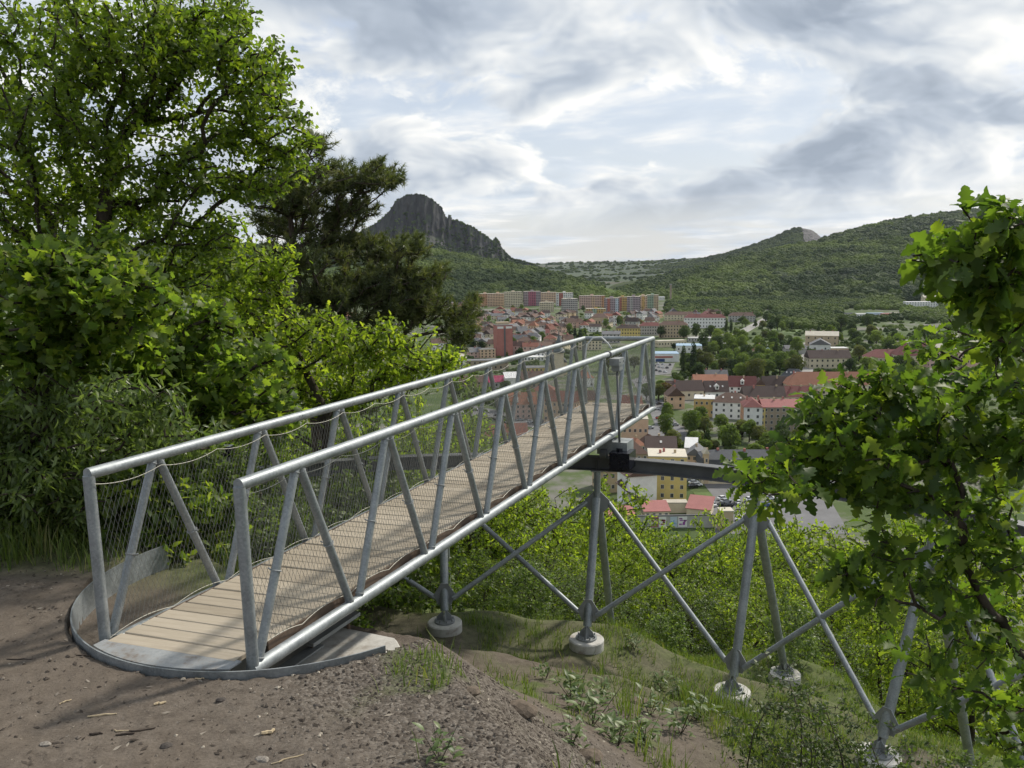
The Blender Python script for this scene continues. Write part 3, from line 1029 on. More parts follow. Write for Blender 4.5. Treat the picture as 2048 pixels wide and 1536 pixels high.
for side, y in (('right', 0.0), ('left', WID)):
    # handrail with a mitred post at each end
    o = MB().tube([wl(-0.008, y, RAIL), wl(LEN + 0.01, y, RAIL)], 0.040, 20).build('handrail', STEEL, walk, True)
    smooth_by_angle(o)
    o = MB().tube([wl(-0.02, y, 0), wl(LEN, y, 0)], 0.046, 20).build('bottom_chord', STEEL, walk, True)
    smooth_by_angle(o)
    for L in (0.0, LEN):
        o = MB().tube([wl(L, y, -0.05), wl(L, y, RAIL - 0.012)], 0.038, 18).build('end_post', STEEL, walk)
        smooth_by_angle(o)
    clip = MB()
    for k in range(NP):
        top = wl((k + 0.5) * PANEL, y, RAIL - 0.02)
        for L, sg in ((k * PANEL + 0.055 * (k > 0) + 0.045 * (k == 0), -1), ((k + 1) * PANEL - 0.055, 1)):
            foot = wl(L, y, 0.025)
            tp = top + [0.022 * sg, 0, 0]
            o = MB().tube([foot, tp], 0.0305, 16).build('diagonal', STEEL, walk)
            smooth_by_angle(o)
            d = tp - foot
            dw = d / np.linalg.norm(d)
            e1 = np.array([0, 1.0, 0])
            e2 = np.cross(dw, e1)
            for cw in (foot + dw * 0.03, tp - dw * 0.03):
                clip.tube([cw + 0.0315 * (math.cos(q_) * e1 + math.sin(q_) * e2) for q_ in np.linspace(0, 2 * math.pi, 13)], 0.005, 5, False)
            for f_ in (0.46,):
                c = foot + d * f_
                dn = d / np.linalg.norm(d)
                e1 = np.array([0, 1.0, 0])
                e2 = np.cross(dn, e1)
                a = np.linspace(0, 2 * math.pi, 13)
                clip.tube([c + 0.036 * (math.cos(q_) * e1 + math.sin(q_) * e2) for q_ in a], 0.005, 5, False)
                s_ = 1 if y == 0 else -1
                clip.bar(c + e1 * 0.03 * s_, c + e1 * 0.065 * s_ + dn * 0.01, 0.005, 6)
        # splice bolts on the rail
    for k in (2, 5, 8):
        L = (k - 0.05) * PANEL
        for dl in (-0.02, 0.02):
            q_ = wl(L + dl, y, RAIL)
            clip.bar(q_ + [0, -0.043, 0.01], q_ + [0, 0.043, 0.01], 0.006, 6)
    o = clip.build('cable_clips', STEEL_DULL, walk)
    o['kind'] = 'stuff'
    # edge cables: scalloped under the rail and bowed along the deck edge
    yi = y + (0.045 if y == 0 else -0.045)
    cb = MB()
    for k in range(-1, 2 * NP):
        a_, b_ = k * PANEL / 2, (k + 1) * PANEL / 2
        if k < 0:
            continue
        s_ = np.linspace(0, 1, 9)
        top_ = [wl(a_ + (b_ - a_) * q_, yi, RAIL - 0.055 - 0.036 * 4 * q_ * (1 - q_) - 0.012) for q_ in s_]
        cb.tube(top_, 0.0025, 5, False)
        low_ = [wl(a_ + (b_ - a_) * q_, yi, 0.062 + 0.036 * 4 * q_ * (1 - q_)) for q_ in s_]
        cb.tube(low_, 0.0025, 5, False)
    o = cb.build('edge_cables', CABLE, walk, True)
    o['kind'] = 'stuff'
    # diamond cable net
    nb = MB()
    cell, z0, z1, slope = 0.040, 0.09, RAIL - 0.085, 0.40
    hgt = z1 - z0
    for fam in (1, -1):
        x = -hgt * slope if fam > 0 else 0.0
        xe = LEN if fam > 0 else LEN + hgt * slope
        while x < xe:
            a0, a1 = x, x + fam * hgt * slope
            za, zb_ = z0, z1
            lo_, hi_ = 0.04, LEN - 0.04
            def cut(xa, za_, xb, zb2):
                if xa < lo_:
                    f_ = (lo_ - xa) / (xb - xa); xa, za_ = lo_, za_ + f_ * (zb2 - za_)
                if xa > hi_:
                    f_ = (hi_ - xa) / (xb - xa); xa, za_ = hi_, za_ + f_ * (zb2 - za_)
                return xa, za_
            if not (max(a0, a1) <= lo_ or min(a0, a1) >= hi_):
                p0 = cut(a0, za, a1, zb_)
                p1 = cut(a1, zb_, a0, za)
                A_, B_ = wl(p0[0], yi + 0.002 * fam, p0[1]), wl(p1[0], yi + 0.002 * fam, p1[1])
                nseg = max(2, int(abs(p1[1] - p0[1]) / 0.16))
                s_ = np.linspace(0, 1, nseg + 1)[:, None]
                line = A_ + (B_ - A_) * s_
                line[1:-1, 0] += 0.0045 * (rng.random(nseg - 1) - 0.5) * 2
                line[1:-1, 1] += 0.006 * np.sin(line[1:-1, 0] * 7.0)
                nb.tube(line, 0.0012, 3, False)
            x += cell
    o = nb.build('wire_net', WIRE, walk)
    o['kind'] = 'stuff'

# end rail, end net and end cross member at the far end
o = MB().tube([wl(LEN, 0, RAIL), wl(LEN, WID, RAIL)], 0.040, 18).build('handrail', STEEL, walk)
smooth_by_angle(o)
nb = MB()
for fam in (1, -1):
    x = -0.7
    while x < WID + 0.7:
        xa, xb = x, x + fam * 1.02 * 0.5
        za, zb_ = 0.09, 1.11
        f0, f1 = 0.0, 1.0
        if xb != xa:
            t0, t1 = sorted(((0.03 - xa) / (xb - xa), (WID - 0.03 - xa) / (xb - xa)))
            f0, f1 = max(0, t0), min(1, t1)
        if f1 > f0:
            nb.bar(wl(LEN - 0.03, xa + (xb - xa) * f0, za + (zb_ - za) * f0), wl(LEN - 0.03, xa + (xb - xa) * f1, za + (zb_ - za) * f1), 0.0018, 3)
        x += 0.045
o = nb.build('wire_net', WIRE, walk)
o['kind'] = 'stuff'

# deck boards across, each with rounded arrises and its own small shift
BW, PITCHB = 0.134, 0.1395
c_ = 0.006
prof = [(-BW / 2, -0.016), (BW / 2, -0.016), (BW / 2, 0.014 - c_), (BW / 2 - c_, 0.014), (-BW / 2 + c_, 0.014), (-BW / 2, 0.014 - c_)]
plank_me = None
nb_ = int((LEN + 0.06) / PITCHB)
for k in range(nb_):
    L = -0.07 + (k + 0.5) * PITCHB
    if plank_me is None:
        plank_me = MB().prism([(x, 0.085, z) for x, z in prof], (0, WID - 0.17, 0)).mesh('plank')
        plank_me.materials.append(BOARD)
    o = link('plank', plank_me, None, walk, (L + SKEW * 0.5 * 0, rng.normal(0, 0.003), 0.060 + rng.normal(0, 0.0012)))
    o.rotation_euler = (rng.normal(0, 0.002), 0, math.atan2(-SKEW, WID) + rng.normal(0, 0.002))
# stringers and joists under the boards
mb = MB()
for y in (0.13, WID / 2, WID - 0.13):
    mb.box(((0.25 + LEN - 0.05) / 2, y, -0.01), (LEN - 0.30, 0.06, 0.10))
mb.build('stringer', STEEL_DARK, walk)
for k in range(NP + 1):
    L = min(max(k * PANEL, 0.28), LEN - 0.06)
    MB().box((L, WID / 2, -0.045), (0.06, WID - 0.06, 0.07)).build('cross_beam', STEEL_DULL, walk)
# sloping deck edge flashing
for y in (0.072, WID - 0.072):
    MB().box((LEN / 2 + 0.1, y, 0.035), (LEN - 0.25, 0.012, 0.07)).build('edge_board', plain('edge_timber_%d' % (y > 0.5), (0.12, 0.085, 0.06), 0.85, 0.2, 8.0), walk)
# curved threshold plate that sweeps over the ring
Rw = np.array([[U2[0], U2[1]], [N2[0], N2[1]]])
cen = Rw @ (RING_C - O2)
ys = np.linspace(0.045, WID - 0.05, 26)
outer = [(cen[0] - math.sqrt((RING_R - 0.035) ** 2 - (y - cen[1]) ** 2), y) for y in ys]
inner = [(-0.045 + SKEW * y / WID, y) for y in ys]
V = []
for (xo, y), (xi, _) in zip(outer, inner):
    for z in (0.062, 0.072):
        V += [(xo, y, z), (xi, y, z)]
V = np.array(V)
n_ = len(ys)
F = []
for k in range(n_ - 1):
    a = 4 * k
    F += [[a + 2, a + 3, a + 7, a + 6], [a, a + 4, a + 5, a + 1], [a, a + 2, a + 6, a + 4], [a + 1, a + 5, a + 7, a + 3]]
F += [[0, 1, 3, 2], [4 * n_ - 4, 4 * n_ - 2, 4 * n_ - 1, 4 * n_ - 3]]
MB().add(V, np.array(F)).build('threshold_plate', MUDDY, walk)
# crank gearbox, drive shaft and motor case
LC = 6.86 * PANEL
gb = MB().box(wl(LC, -0.085, RAIL - 0.115), (0.26, 0.14, 0.10)).box(wl(LC + 0.01, -0.085, RAIL - 0.20), (0.17, 0.12, 0.08)).box(wl(LC + 0.01, -0.085, RAIL - 0.245), (0.10, 0.10, 0.03))
for dl in (-0.09, 0.09):
    gb.bar(wl(LC + dl, -0.17, RAIL - 0.115), wl(LC + dl, -0.15, RAIL - 0.115), 0.012, 6)
gb.build('crank_gearbox', STEEL_DULL, walk)
MB().bar(wl(LC + 0.01, -0.085, RAIL - 0.25), wl(LC + 0.01, -0.11, -0.22), 0.017, 12).build('drive_shaft', STEEL_DARK, walk, True)
for dl in (-0.16, -0.125):
    a = np.linspace(0, 2 * math.pi, 17)
    MB().tube([wl(LC + dl, 0.046 * math.cos(q_), RAIL + 0.046 * math.sin(q_)) for q_ in a], 0.008, 6, False).build('rail_clamp', STEEL_DARK, walk, True)
mc = MB().box(wl(LC - 0.02, -0.16, -0.35), (0.34, 0.30, 0.25))
mc.box(wl(LC - 0.195, -0.16, -0.35), (0.012, 0.25, 0.20))
mc.bar(wl(LC, -0.115, -0.225), wl(LC, -0.115, -0.19), 0.05, 16)
mc.build('motor_case', BLACK_PAINT, walk)
MB().box(wl(LC + 0.16, 0.0, -0.20), (0.34, 0.46, 0.19)).build('wheel_carriage', STEEL, walk)
MB().box(wl(LC + 0.05, WID - 0.05, -0.20), (0.34, 0.40, 0.19)).build('wheel_carriage', STEEL, walk)
MB().box(wl(LC + 0.1, WID / 2, -0.13), (0.12, WID, 0.10)).build('carriage_beam', STEEL_DULL, walk)
for y in (0.12, WID - 0.12):
    MB().bar(wl(LC - 0.02, y - 0.05, -0.285), wl(LC - 0.02, y + 0.05, -0.285), 0.07, 20).build('wheel', STEEL_DARK, walk)
# spare conduit arched over the rails
MB().tube([wl(LC - 0.05, 0.22, 0.62), wl(LC - 0.06, 0.30, 0.9), wl(LC - 0.07, 0.36, 1.15), wl(LC - 0.07, 0.33, 1.33), wl(LC - 0.06, 0.24, 1.43), wl(LC - 0.06, 0.12, 1.44), wl(LC - 0.06, 0.03, 1.36), wl(LC - 0.06, -0.03, 1.27)], 0.011, 8).build('cable_loop', WHITE_CONDUIT, walk, True)

# ------------------------------------------------------------------ ring wall, pivot, concrete pad
mb = MB()
a0, a1 = math.radians(-52), math.radians(-212)
aa = np.linspace(a0, a1, 90)
zt = -2.462
V, F = [], []
for k, a in enumerate(aa):
    drop = 0.40
    tz = zt + 0.0 * k
    for r_ in (RING_R, RING_R + 0.010):
        for z in (tz - drop, tz):
            V.append((RING_C[0] + r_ * math.cos(a), RING_C[1] + r_ * math.sin(a), z))
for k in range(len(aa) - 1):
    b = 4 * k
    F += [[b, b + 4, b + 5, b + 1], [b + 2, b + 3, b + 7, b + 6], [b + 1, b + 5, b + 7, b + 3], [b, b + 2, b + 6, b + 4]]
e = 4 * (len(aa) - 1)
F += [[0, 1, 3, 2], [e, e + 2, e + 3, e + 1]]
o = MB().add(np.array(V), np.array(F)).build('ring_wall', STEEL)
smooth_by_angle(o)
tag(o, 'curved galvanised sheet steel edging round the near end of the footbridge', 'edging')
PIV = walk_world(1.32, WID / 2, 0)
pad = MB()
cx, cy = walk_world(1.0, WID / 2 - 0.1, 0)[:2]
ring = []
hw, hl, ch = 0.72, 0.56, 0.12
poly = [(-hl + ch, -hw), (hl - ch, -hw), (hl, -hw + ch), (hl, hw - ch), (hl - ch, hw), (-hl + ch, hw), (-hl, hw - ch), (-hl, -hw + ch)]
low = [np.array([cx + U2[0] * a * 1.05 + N2[0] * b * 1.05, cy + U2[1] * a * 1.05 + N2[1] * b * 1.05, -3.9]) for a, b in poly]
mid = [np.array([cx + U2[0] * a + N2[0] * b, cy + U2[1] * a + N2[1] * b, -3.01]) for a, b in poly]
top = [np.array([cx + U2[0] * a * 0.97 + N2[0] * b * 0.97, cy + U2[1] * a * 0.97 + N2[1] * b * 0.97, -2.975]) for a, b in poly]
V = np.array(low + mid + top)
k = 8
j = np.arange(k)
F = [np.c_[j, (j + 1) % k, (j + 1) % k + k, j + k], np.c_[j + k, (j + 1) % k + k, (j + 1) % k + 2 * k, j + 2 * k], np.array([[16, 16 + i, 17 + i] for i in range(1, 7)])]
o = MB().add(V, F).build('concrete_pad', CONCRETE)
tag(o, 'muddy concrete foundation block under the near end of the footbridge', 'foundation')
# pivot bearing
piv = thing('pivot_bearing', 'steel pivot bearing on threaded rods beneath the footbridge', 'bearing', (PIV[0], PIV[1], -2.98), math.atan2(U2[1], U2[0]))
mb = MB().box((0, 0, 0.115), (0.62, 0.62, 0.03))
mb.build('base_plate', STEEL_DULL, piv)
for sx in (-0.24, 0.24):
    for sy in (-0.24, 0.24):
        MB().bar((sx, sy, -0.02), (sx, sy, 0.27), 0.014, 8).bar((sx, sy, 0.132), (sx, sy, 0.16), 0.026, 6).bar((sx, sy, 0.07), (sx, sy, 0.098), 0.026, 6).build('threaded_rod', RUSTY, piv)
MB().bar((0.0, 0, 0.13), (0.0, 0, 0.37), 0.17, 24).build('bearing_drum', STEEL_DARK, piv)
MB().box((0, 0, 0.385), (0.56, 0.56, 0.024)).build('top_plate', STEEL_DULL, piv)
MB().box((-0.62, -0.25, 0.05), (0.9, 0.10, 0.012)).box((-0.62, -0.25, 0.0), (0.9, 0.012, 0.09)).build('angle_brace', STEEL_DULL, piv)
smooth = None

# ------------------------------------------------------------------ curved track on its A-frames
track = thing('curved_track', 'curved steel runway beam on tubular A-frame legs with crossed braces', 'runway beam', (TC[0], TC[1], -6.0))


def tr(p):
    return np.asarray(p, float) - np.array([TC[0], TC[1], -6.0])


def arcp(deg, r, z):
    a = math.radians(deg)
    return np.array([TC[0] + r * math.sin(a), TC[1] + r * math.cos(a), z])


prof = [(-0.085, 0), (0.085, 0), (0.085, -0.016), (0.008, -0.016), (0.008, -0.184), (0.085, -0.184), (0.085, -0.200), (-0.085, -0.200), (-0.085, -0.184), (-0.008, -0.184), (-0.008, -0.016), (-0.085, -0.016)]
degs = np.linspace(-31, 92, 124)
V, F = [], []
kp = len(prof)
for d in degs:
    for r_, z in prof:
        V.append(tr(arcp(d, TR + r_, TZ + z)))
for k in range(len(degs) - 1):
    for j in range(kp):
        F.append([k * kp + j, k * kp + (j + 1) % kp, (k + 1) * kp + (j + 1) % kp, (k + 1) * kp + j])
V = np.array(V)
F = np.array(F)
b_ = MB().add(V, F)
for base in (0, (len(degs) - 1) * kp):
    b_.F.append(np.array([[base + q_ for q_ in (0, 1, 2, 11)], [base + q_ for q_ in (3, 4, 9, 10)], [base + q_ for q_ in (5, 6, 7, 8)]]))
    b_.M.append(np.zeros(3, int))
beam = b_.build('runway_beam', BEAM_STEEL, track)
# stiffeners between the flanges
for d in (-22, -3.4, 15.5, 34.2, 52.5, 71):
    a = math.radians(d)
    rv = np.array([math.sin(a), math.cos(a), 0])
    tv = np.array([math.cos(a), -math.sin(a), 0])
    for s_ in (-1, 1):
        c = tr(arcp(d, TR + s_ * 0.045, TZ - 0.100))
        MB().box(c, (0.072, 0.012, 0.164), np.c_[rv, tv, [0, 0, 1]]).build('web_stiffener', BEAM_STEEL, track)
# end stop with a black buffer at the left end
es = arcp(-28.5, TR, TZ)
MB().box(tr(es + [0, 0, 0.11]), (0.07, 0.07, 0.22)).build('stop_post', STEEL_DULL, track)
MB().box(tr(es + [0, 0, 0.29]), (0.16, 0.16, 0.15)).build('buffer', BLACK_PAINT, track)

APZ = TZ - 0.62
frames = []
for d, oi, zi, oo, zo in SUP:
    a = math.radians(d)
    rv = np.array([math.sin(a), math.cos(a), 0])
    tv = np.array([math.cos(a), -math.sin(a), 0])
    ap = arcp(d, TR, APZ)
    fr = bpy.data.objects.new('support_frame', None)
    COL.objects.link(fr)
    fr.parent = track
    fr.location = tr(ap)
    feet = []
    o = MB().bar((0, 0, -0.05), (0, 0, TZ - 0.20 - APZ), 0.05, 16).build('column', STEEL, fr)
    smooth_by_angle(o)
    MB().box((0, 0, TZ - 0.206 - APZ), (0.2, 0.2, 0.012)).build('cap_plate', STEEL_DULL, fr)
    for off, z in ((oi, zi), (oo, zo)):
        foot = arcp(d, TR + off, z)
        v = foot - ap
        L_ = np.linalg.norm(v)
        dn = v / L_
        s0 = rv * (0.07 * np.sign(off))
        pts = [s0, s0 + (v - s0) * 0.92]
        o = MB().tube(pts, 0.061, 18).build('leg', STEEL, fr)
        smooth_by_angle(o)
        # forked shoe and round base flange
        sh = MB()
        e2 = np.cross(dn, tv)
        for s_ in (-0.022, 0.022):
            c = s0 + (v - s0) * 0.945 + tv * s_
            sh.box(c, (0.012, 0.11, L_ * 0.12), np.c_[tv, e2, dn])
        sh.build('shoe', STEEL_DULL, fr)
        fl = MB()
        fl.lathe([(0, 0), (0.15, 0), (0.15, 0.024), (0, 0.024)], 28, v)
        fl.prism([v + rv * 0.12 + [0, 0, 0.024], v + rv * 0.045 + [0, 0, 0.16], v - rv * 0.045 + [0, 0, 0.16], v - rv * 0.12 + [0, 0, 0.024]], tv * 0.014)
        for q_ in range(8):
            b = q_ * math.pi / 4 + 0.3
            p = v + 0.125 * np.array([math.cos(b), math.sin(b), 0]) + [0, 0, 0.024]
            fl.bar(p, p + [0, 0, 0.035], 0.012, 6)
        for s_ in (-1, 1):
            fl.prism([v + tv * s_ * 0.02 + [0, 0, 0.028], v + tv * s_ * 0.115 + [0, 0, 0.026], v + tv * s_ * 0.09 + [0, 0, 0.10], v + tv * s_ * 0.02 + [0, 0, 0.17]], rv * 0.012)
        fl.build('base_flange', STEEL_DULL, fr)
        feet.append(foot)
    # head gusset spreading to the braces
    g = MB()
    g.prism([np.array([0, 0, 0.10]) + tv * -0.03, np.array([0, 0, 0.10]) + tv * 0.03, np.array([0, 0, -0.05]) + tv * 0.19, np.array([0, 0, -0.16]) + tv * 0.17, np.array([0, 0, -0.26]) + tv * 0.06,
             np.array([0, 0, -0.26]) - tv * 0.06, np.array([0, 0, -0.16]) - tv * 0.17, np.array([0, 0, -0.05]) - tv * 0.19], rv * 0.014)
    g.build('gusset', STEEL_DULL, fr)
    frames.append((d, ap, feet, rv, tv))
for k in range(len(frames) - 1):
    for A_, B_, s_ in ((frames[k], frames[k + 1], 1), (frames[k + 1], frames[k], -1)):
        off = A_[3] * (0.05 * s_)
        p0 = A_[1] + A_[4] * (0.15 * s_) + [0, 0, -0.08] + off
        inner = B_[2][0]
        up = (B_[1] - inner) / np.linalg.norm(B_[1] - inner)
        p1 = inner + up * 0.33 - B_[4] * (0.13 * s_) + off * 0.6
        o = MB().bar(tr(p0), tr(p1), 0.037, 14).build('brace', STEEL, track)
        smooth_by_angle(o)
for d, ap, feet, rv, tv in frames:
    for q_ in (0, 1):
        # gusset at the foot for the braces
        if q_ == 0:
            up = (ap - feet[0]) / np.linalg.norm(ap - feet[0])
            c = tr(feet[0] + up * 0.33)
            MB().prism([c + tv * -0.16 + [0, 0, 0.05], c + tv * -0.05 + [0, 0, 0.22], c + tv * 0.05 + [0, 0, 0.22], c + tv * 0.16 + [0, 0, 0.05], c + tv * 0.10 + [0, 0, -0.10], c + tv * -0.10 + [0, 0, -0.10]], rv * 0.012).build('gusset', STEEL_DULL, track)
FOOT_NAMES = {(15.52, 0): 'white round concrete footing under the middle A-frame, near leg', (15.52, 1): 'white round concrete footing under the middle A-frame, far leg lower down the slope',
              (-3.4, 0): 'white round concrete footing left of the middle A-frame, beside the dark earth bank', (-3.4, 1): 'small part of a white footing just behind the leftmost clear footing',
              (34.23, 0): 'white round concrete footing among thin shrubs right of the middle A-frame', (34.23, 1): 'concrete footing of the far leg hidden by shrubs right of the middle A-frame',
              (52.47, 0): 'white round concrete footing at the bottom right edge of the picture', (52.47, 1): 'concrete footing under the leg below the oak leaves at lower right',
              (-22, 0): 'concrete footing hidden behind the deck of the footbridge, near leg', (-22, 1): 'concrete footing hidden behind the deck of the footbridge, far leg',
              (71, 0): 'concrete footing beyond the right edge behind the oak, near leg', (71, 1): 'concrete footing beyond the right edge behind the oak, far leg'}
for d, ap, feet, rv, tv in frames:
    for q_, foot in enumerate(feet):
        h = 0.9
        o = MB().lathe([(0, -h), (0.245, -h), (0.25, -0.015), (0.236, 0), (0, 0)], 36).build('concrete_footing', CONCRETE, None, True, tuple(foot - [0, 0, 0.002]))
        smooth_by_angle(o, 35)
        tag(o, FOOT_NAMES[(d, q_)], 'footing', 'round footings of the runway beam')

# ------------------------------------------------------------------ the town
def wallmat(name, col):
    return plain('wall_' + name, tuple(min(0.8, q * 1.15) for q in col), 0.9, 0.10, 0.35, spec=0.15)


def roofmat(name, col):
    m, t = material('roof_' + name)
    pos = t.n('ShaderNodeTexCoord').outputs['Object']
    rnd = t.n('ShaderNodeObjectInfo').outputs['Random']
    n1 = t.noise(pos, 0.35, 5.0, 0.65)
    n2 = t.noise(pos, 3.0, 3.0, 0.6)
    f = t.math('ADD', t.math('MULTIPLY', n1, 0.5), t.math('ADD', t.math('MULTIPLY', n2, 0.3), t.math('MULTIPLY', rnd, 0.3)))
    c = t.mix(t.maprange(f, 0.3, 0.85), tuple(q * 0.72 for q in col), tuple(min(1, q * 1.25) for q in col))
    b = t.n('ShaderNodeBsdfPrincipled', i_Base_Color=c, i_Roughness=0.85)
    b.inputs['Specular IOR Level'].default_value = 0.25
    finish(t, b.outputs[0])
    return m


WM = {k: wallmat(k, v) for k, v in dict(cream=(0.56, 0.49, 0.36), white=(0.68, 0.67, 0.64), yellow=(0.56, 0.44, 0.17), ochre=(0.48, 0.33, 0.13), pink=(0.54, 0.38, 0.32), grey=(0.38, 0.37, 0.35), brown=(0.30, 0.245, 0.18), tan=(0.44, 0.35, 0.24), peach=(0.56, 0.40, 0.28), orange=(0.48, 0.26, 0.15), mauve=(0.33, 0.27, 0.29), green=(0.28, 0.37, 0.28), red=(0.37, 0.14, 0.11), brick=(0.36, 0.155, 0.13), lightblue=(0.45, 0.52, 0.58), magenta=(0.37, 0.13, 0.18)).items()}
RM = {k: roofmat(k, v) for k, v in dict(red=(0.225, 0.098, 0.072), orange=(0.31, 0.148, 0.095), brown=(0.135, 0.088, 0.070), darkbrown=(0.080, 0.058, 0.052), maroon=(0.185, 0.075, 0.068), grey=(0.16, 0.16, 0.165), slate=(0.075, 0.08, 0.088), white=(0.66, 0.66, 0.65), pinkred=(0.31, 0.135, 0.125), blue=(0.27, 0.37, 0.47), magenta=(0.36, 0.06, 0.12), pale=(0.50, 0.46, 0.38), greenroof=(0.30, 0.42, 0.36)).items()}
GLASS = plain('window_glass', (0.035, 0.04, 0.045), 0.15, 0.3, 0.6, spec=0.6)
FRAME = plain('window_frame', (0.62, 0.61, 0.58), 0.6, 0.05)
ASPHALT = plain('asphalt', (0.145, 0.145, 0.148), 0.9, 0.2, 0.15)
PAVING = plain('paving', (0.27, 0.26, 0.245), 0.9, 0.2, 0.2)
LAWN = plain('lawn', (0.085, 0.13, 0.035), 0.95, 0.25, 0.2)
FOOT = []            # world footprints already taken (x, y, radius)


def px_per_m(py):
    return (py - 522.0) / -TOWN_Z


def mwin():
    b = MB()
    b.box((0, -0.03, 0), (1.0, 0.06, 1.0), m=0)
    b.box((-0.22, -0.065, 0), (0.40, 0.012, 0.86), m=1)
    b.box((0.22, -0.065, 0), (0.40, 0.012, 0.86), m=1)
    me = b.mesh('window')
    me.materials.append(FRAME)
    me.materials.append(GLASS)
    return me


WIN_ME = mwin()
BIG_WIN = 3.4


def roof_mesh(kind, w, d, h, rh, ov=0.45):
    b = MB()
    W, D = w / 2 + ov, d / 2 + ov
    z0, z1 = h - 0.05, h + rh
    th = 0.22
    if kind == 'gable_x':
        b.prism([(-W, -D, z0), (-W, D, z0), (-W, 0, z1)], (2 * W, 0, 0))
    elif kind == 'gable_y':
        b.prism([(-W, -D, z0), (0, -D, z1), (W, -D, z0)], (0, 2 * D, 0))
    elif kind == 'hip':
        if W >= D:
            r = W - D * 0.92
            V = [(-W, -D, z0), (W, -D, z0), (W, D, z0), (-W, D, z0), (-r, 0, z1), (r, 0, z1)]
            b.add(np.array(V), [np.array([[0, 1, 5, 4], [2, 3, 4, 5]]), np.array([[1, 2, 5], [3, 0, 4]]), np.array([[3, 2, 1, 0]])])
        else:
            r = D - W * 0.92
            V = [(-W, -D, z0), (W, -D, z0), (W, D, z0), (-W, D, z0), (0, -r, z1), (0, r, z1)]
            b.add(np.array(V), [np.array([[1, 2, 5, 4], [3, 0, 4, 5]]), np.array([[0, 1, 4], [2, 3, 5]]), np.array([[3, 2, 1, 0]])])
    elif kind == 'mansard':
        b.add(np.array([(-W, -D, z0), (W, -D, z0), (W, D, z0), (-W, D, z0), (-W + 0.8, -D + 0.9, h + rh * 0.55), (W - 0.8, -D + 0.9, h + rh * 0.55), (W - 0.8, D - 0.9, h + rh * 0.55), (-W + 0.8, D - 0.9, h + rh * 0.55), (-W + D * 0.8, 0, z1), (W - D * 0.8, 0, z1)]),
              [np.array([[0, 1, 5, 4], [1, 2, 6, 5], [2, 3, 7, 6], [3, 0, 4, 7], [4, 5, 9, 8], [6, 7, 8, 9], [3, 2, 1, 0]]), np.array([[5, 6, 9], [7, 4, 8]])])
    elif kind == 'shed':
        b.prism([(-W, -D, z0), (-W, D, z0 + rh), (-W, D, z0 + rh + th), (-W, -D, z0 + th)], (2 * W, 0, 0))
    else:
        b.box((0, 0, h + 0.15), (w + 0.2, d + 0.2, 0.34))
    return b


N_HOUSE = [0]


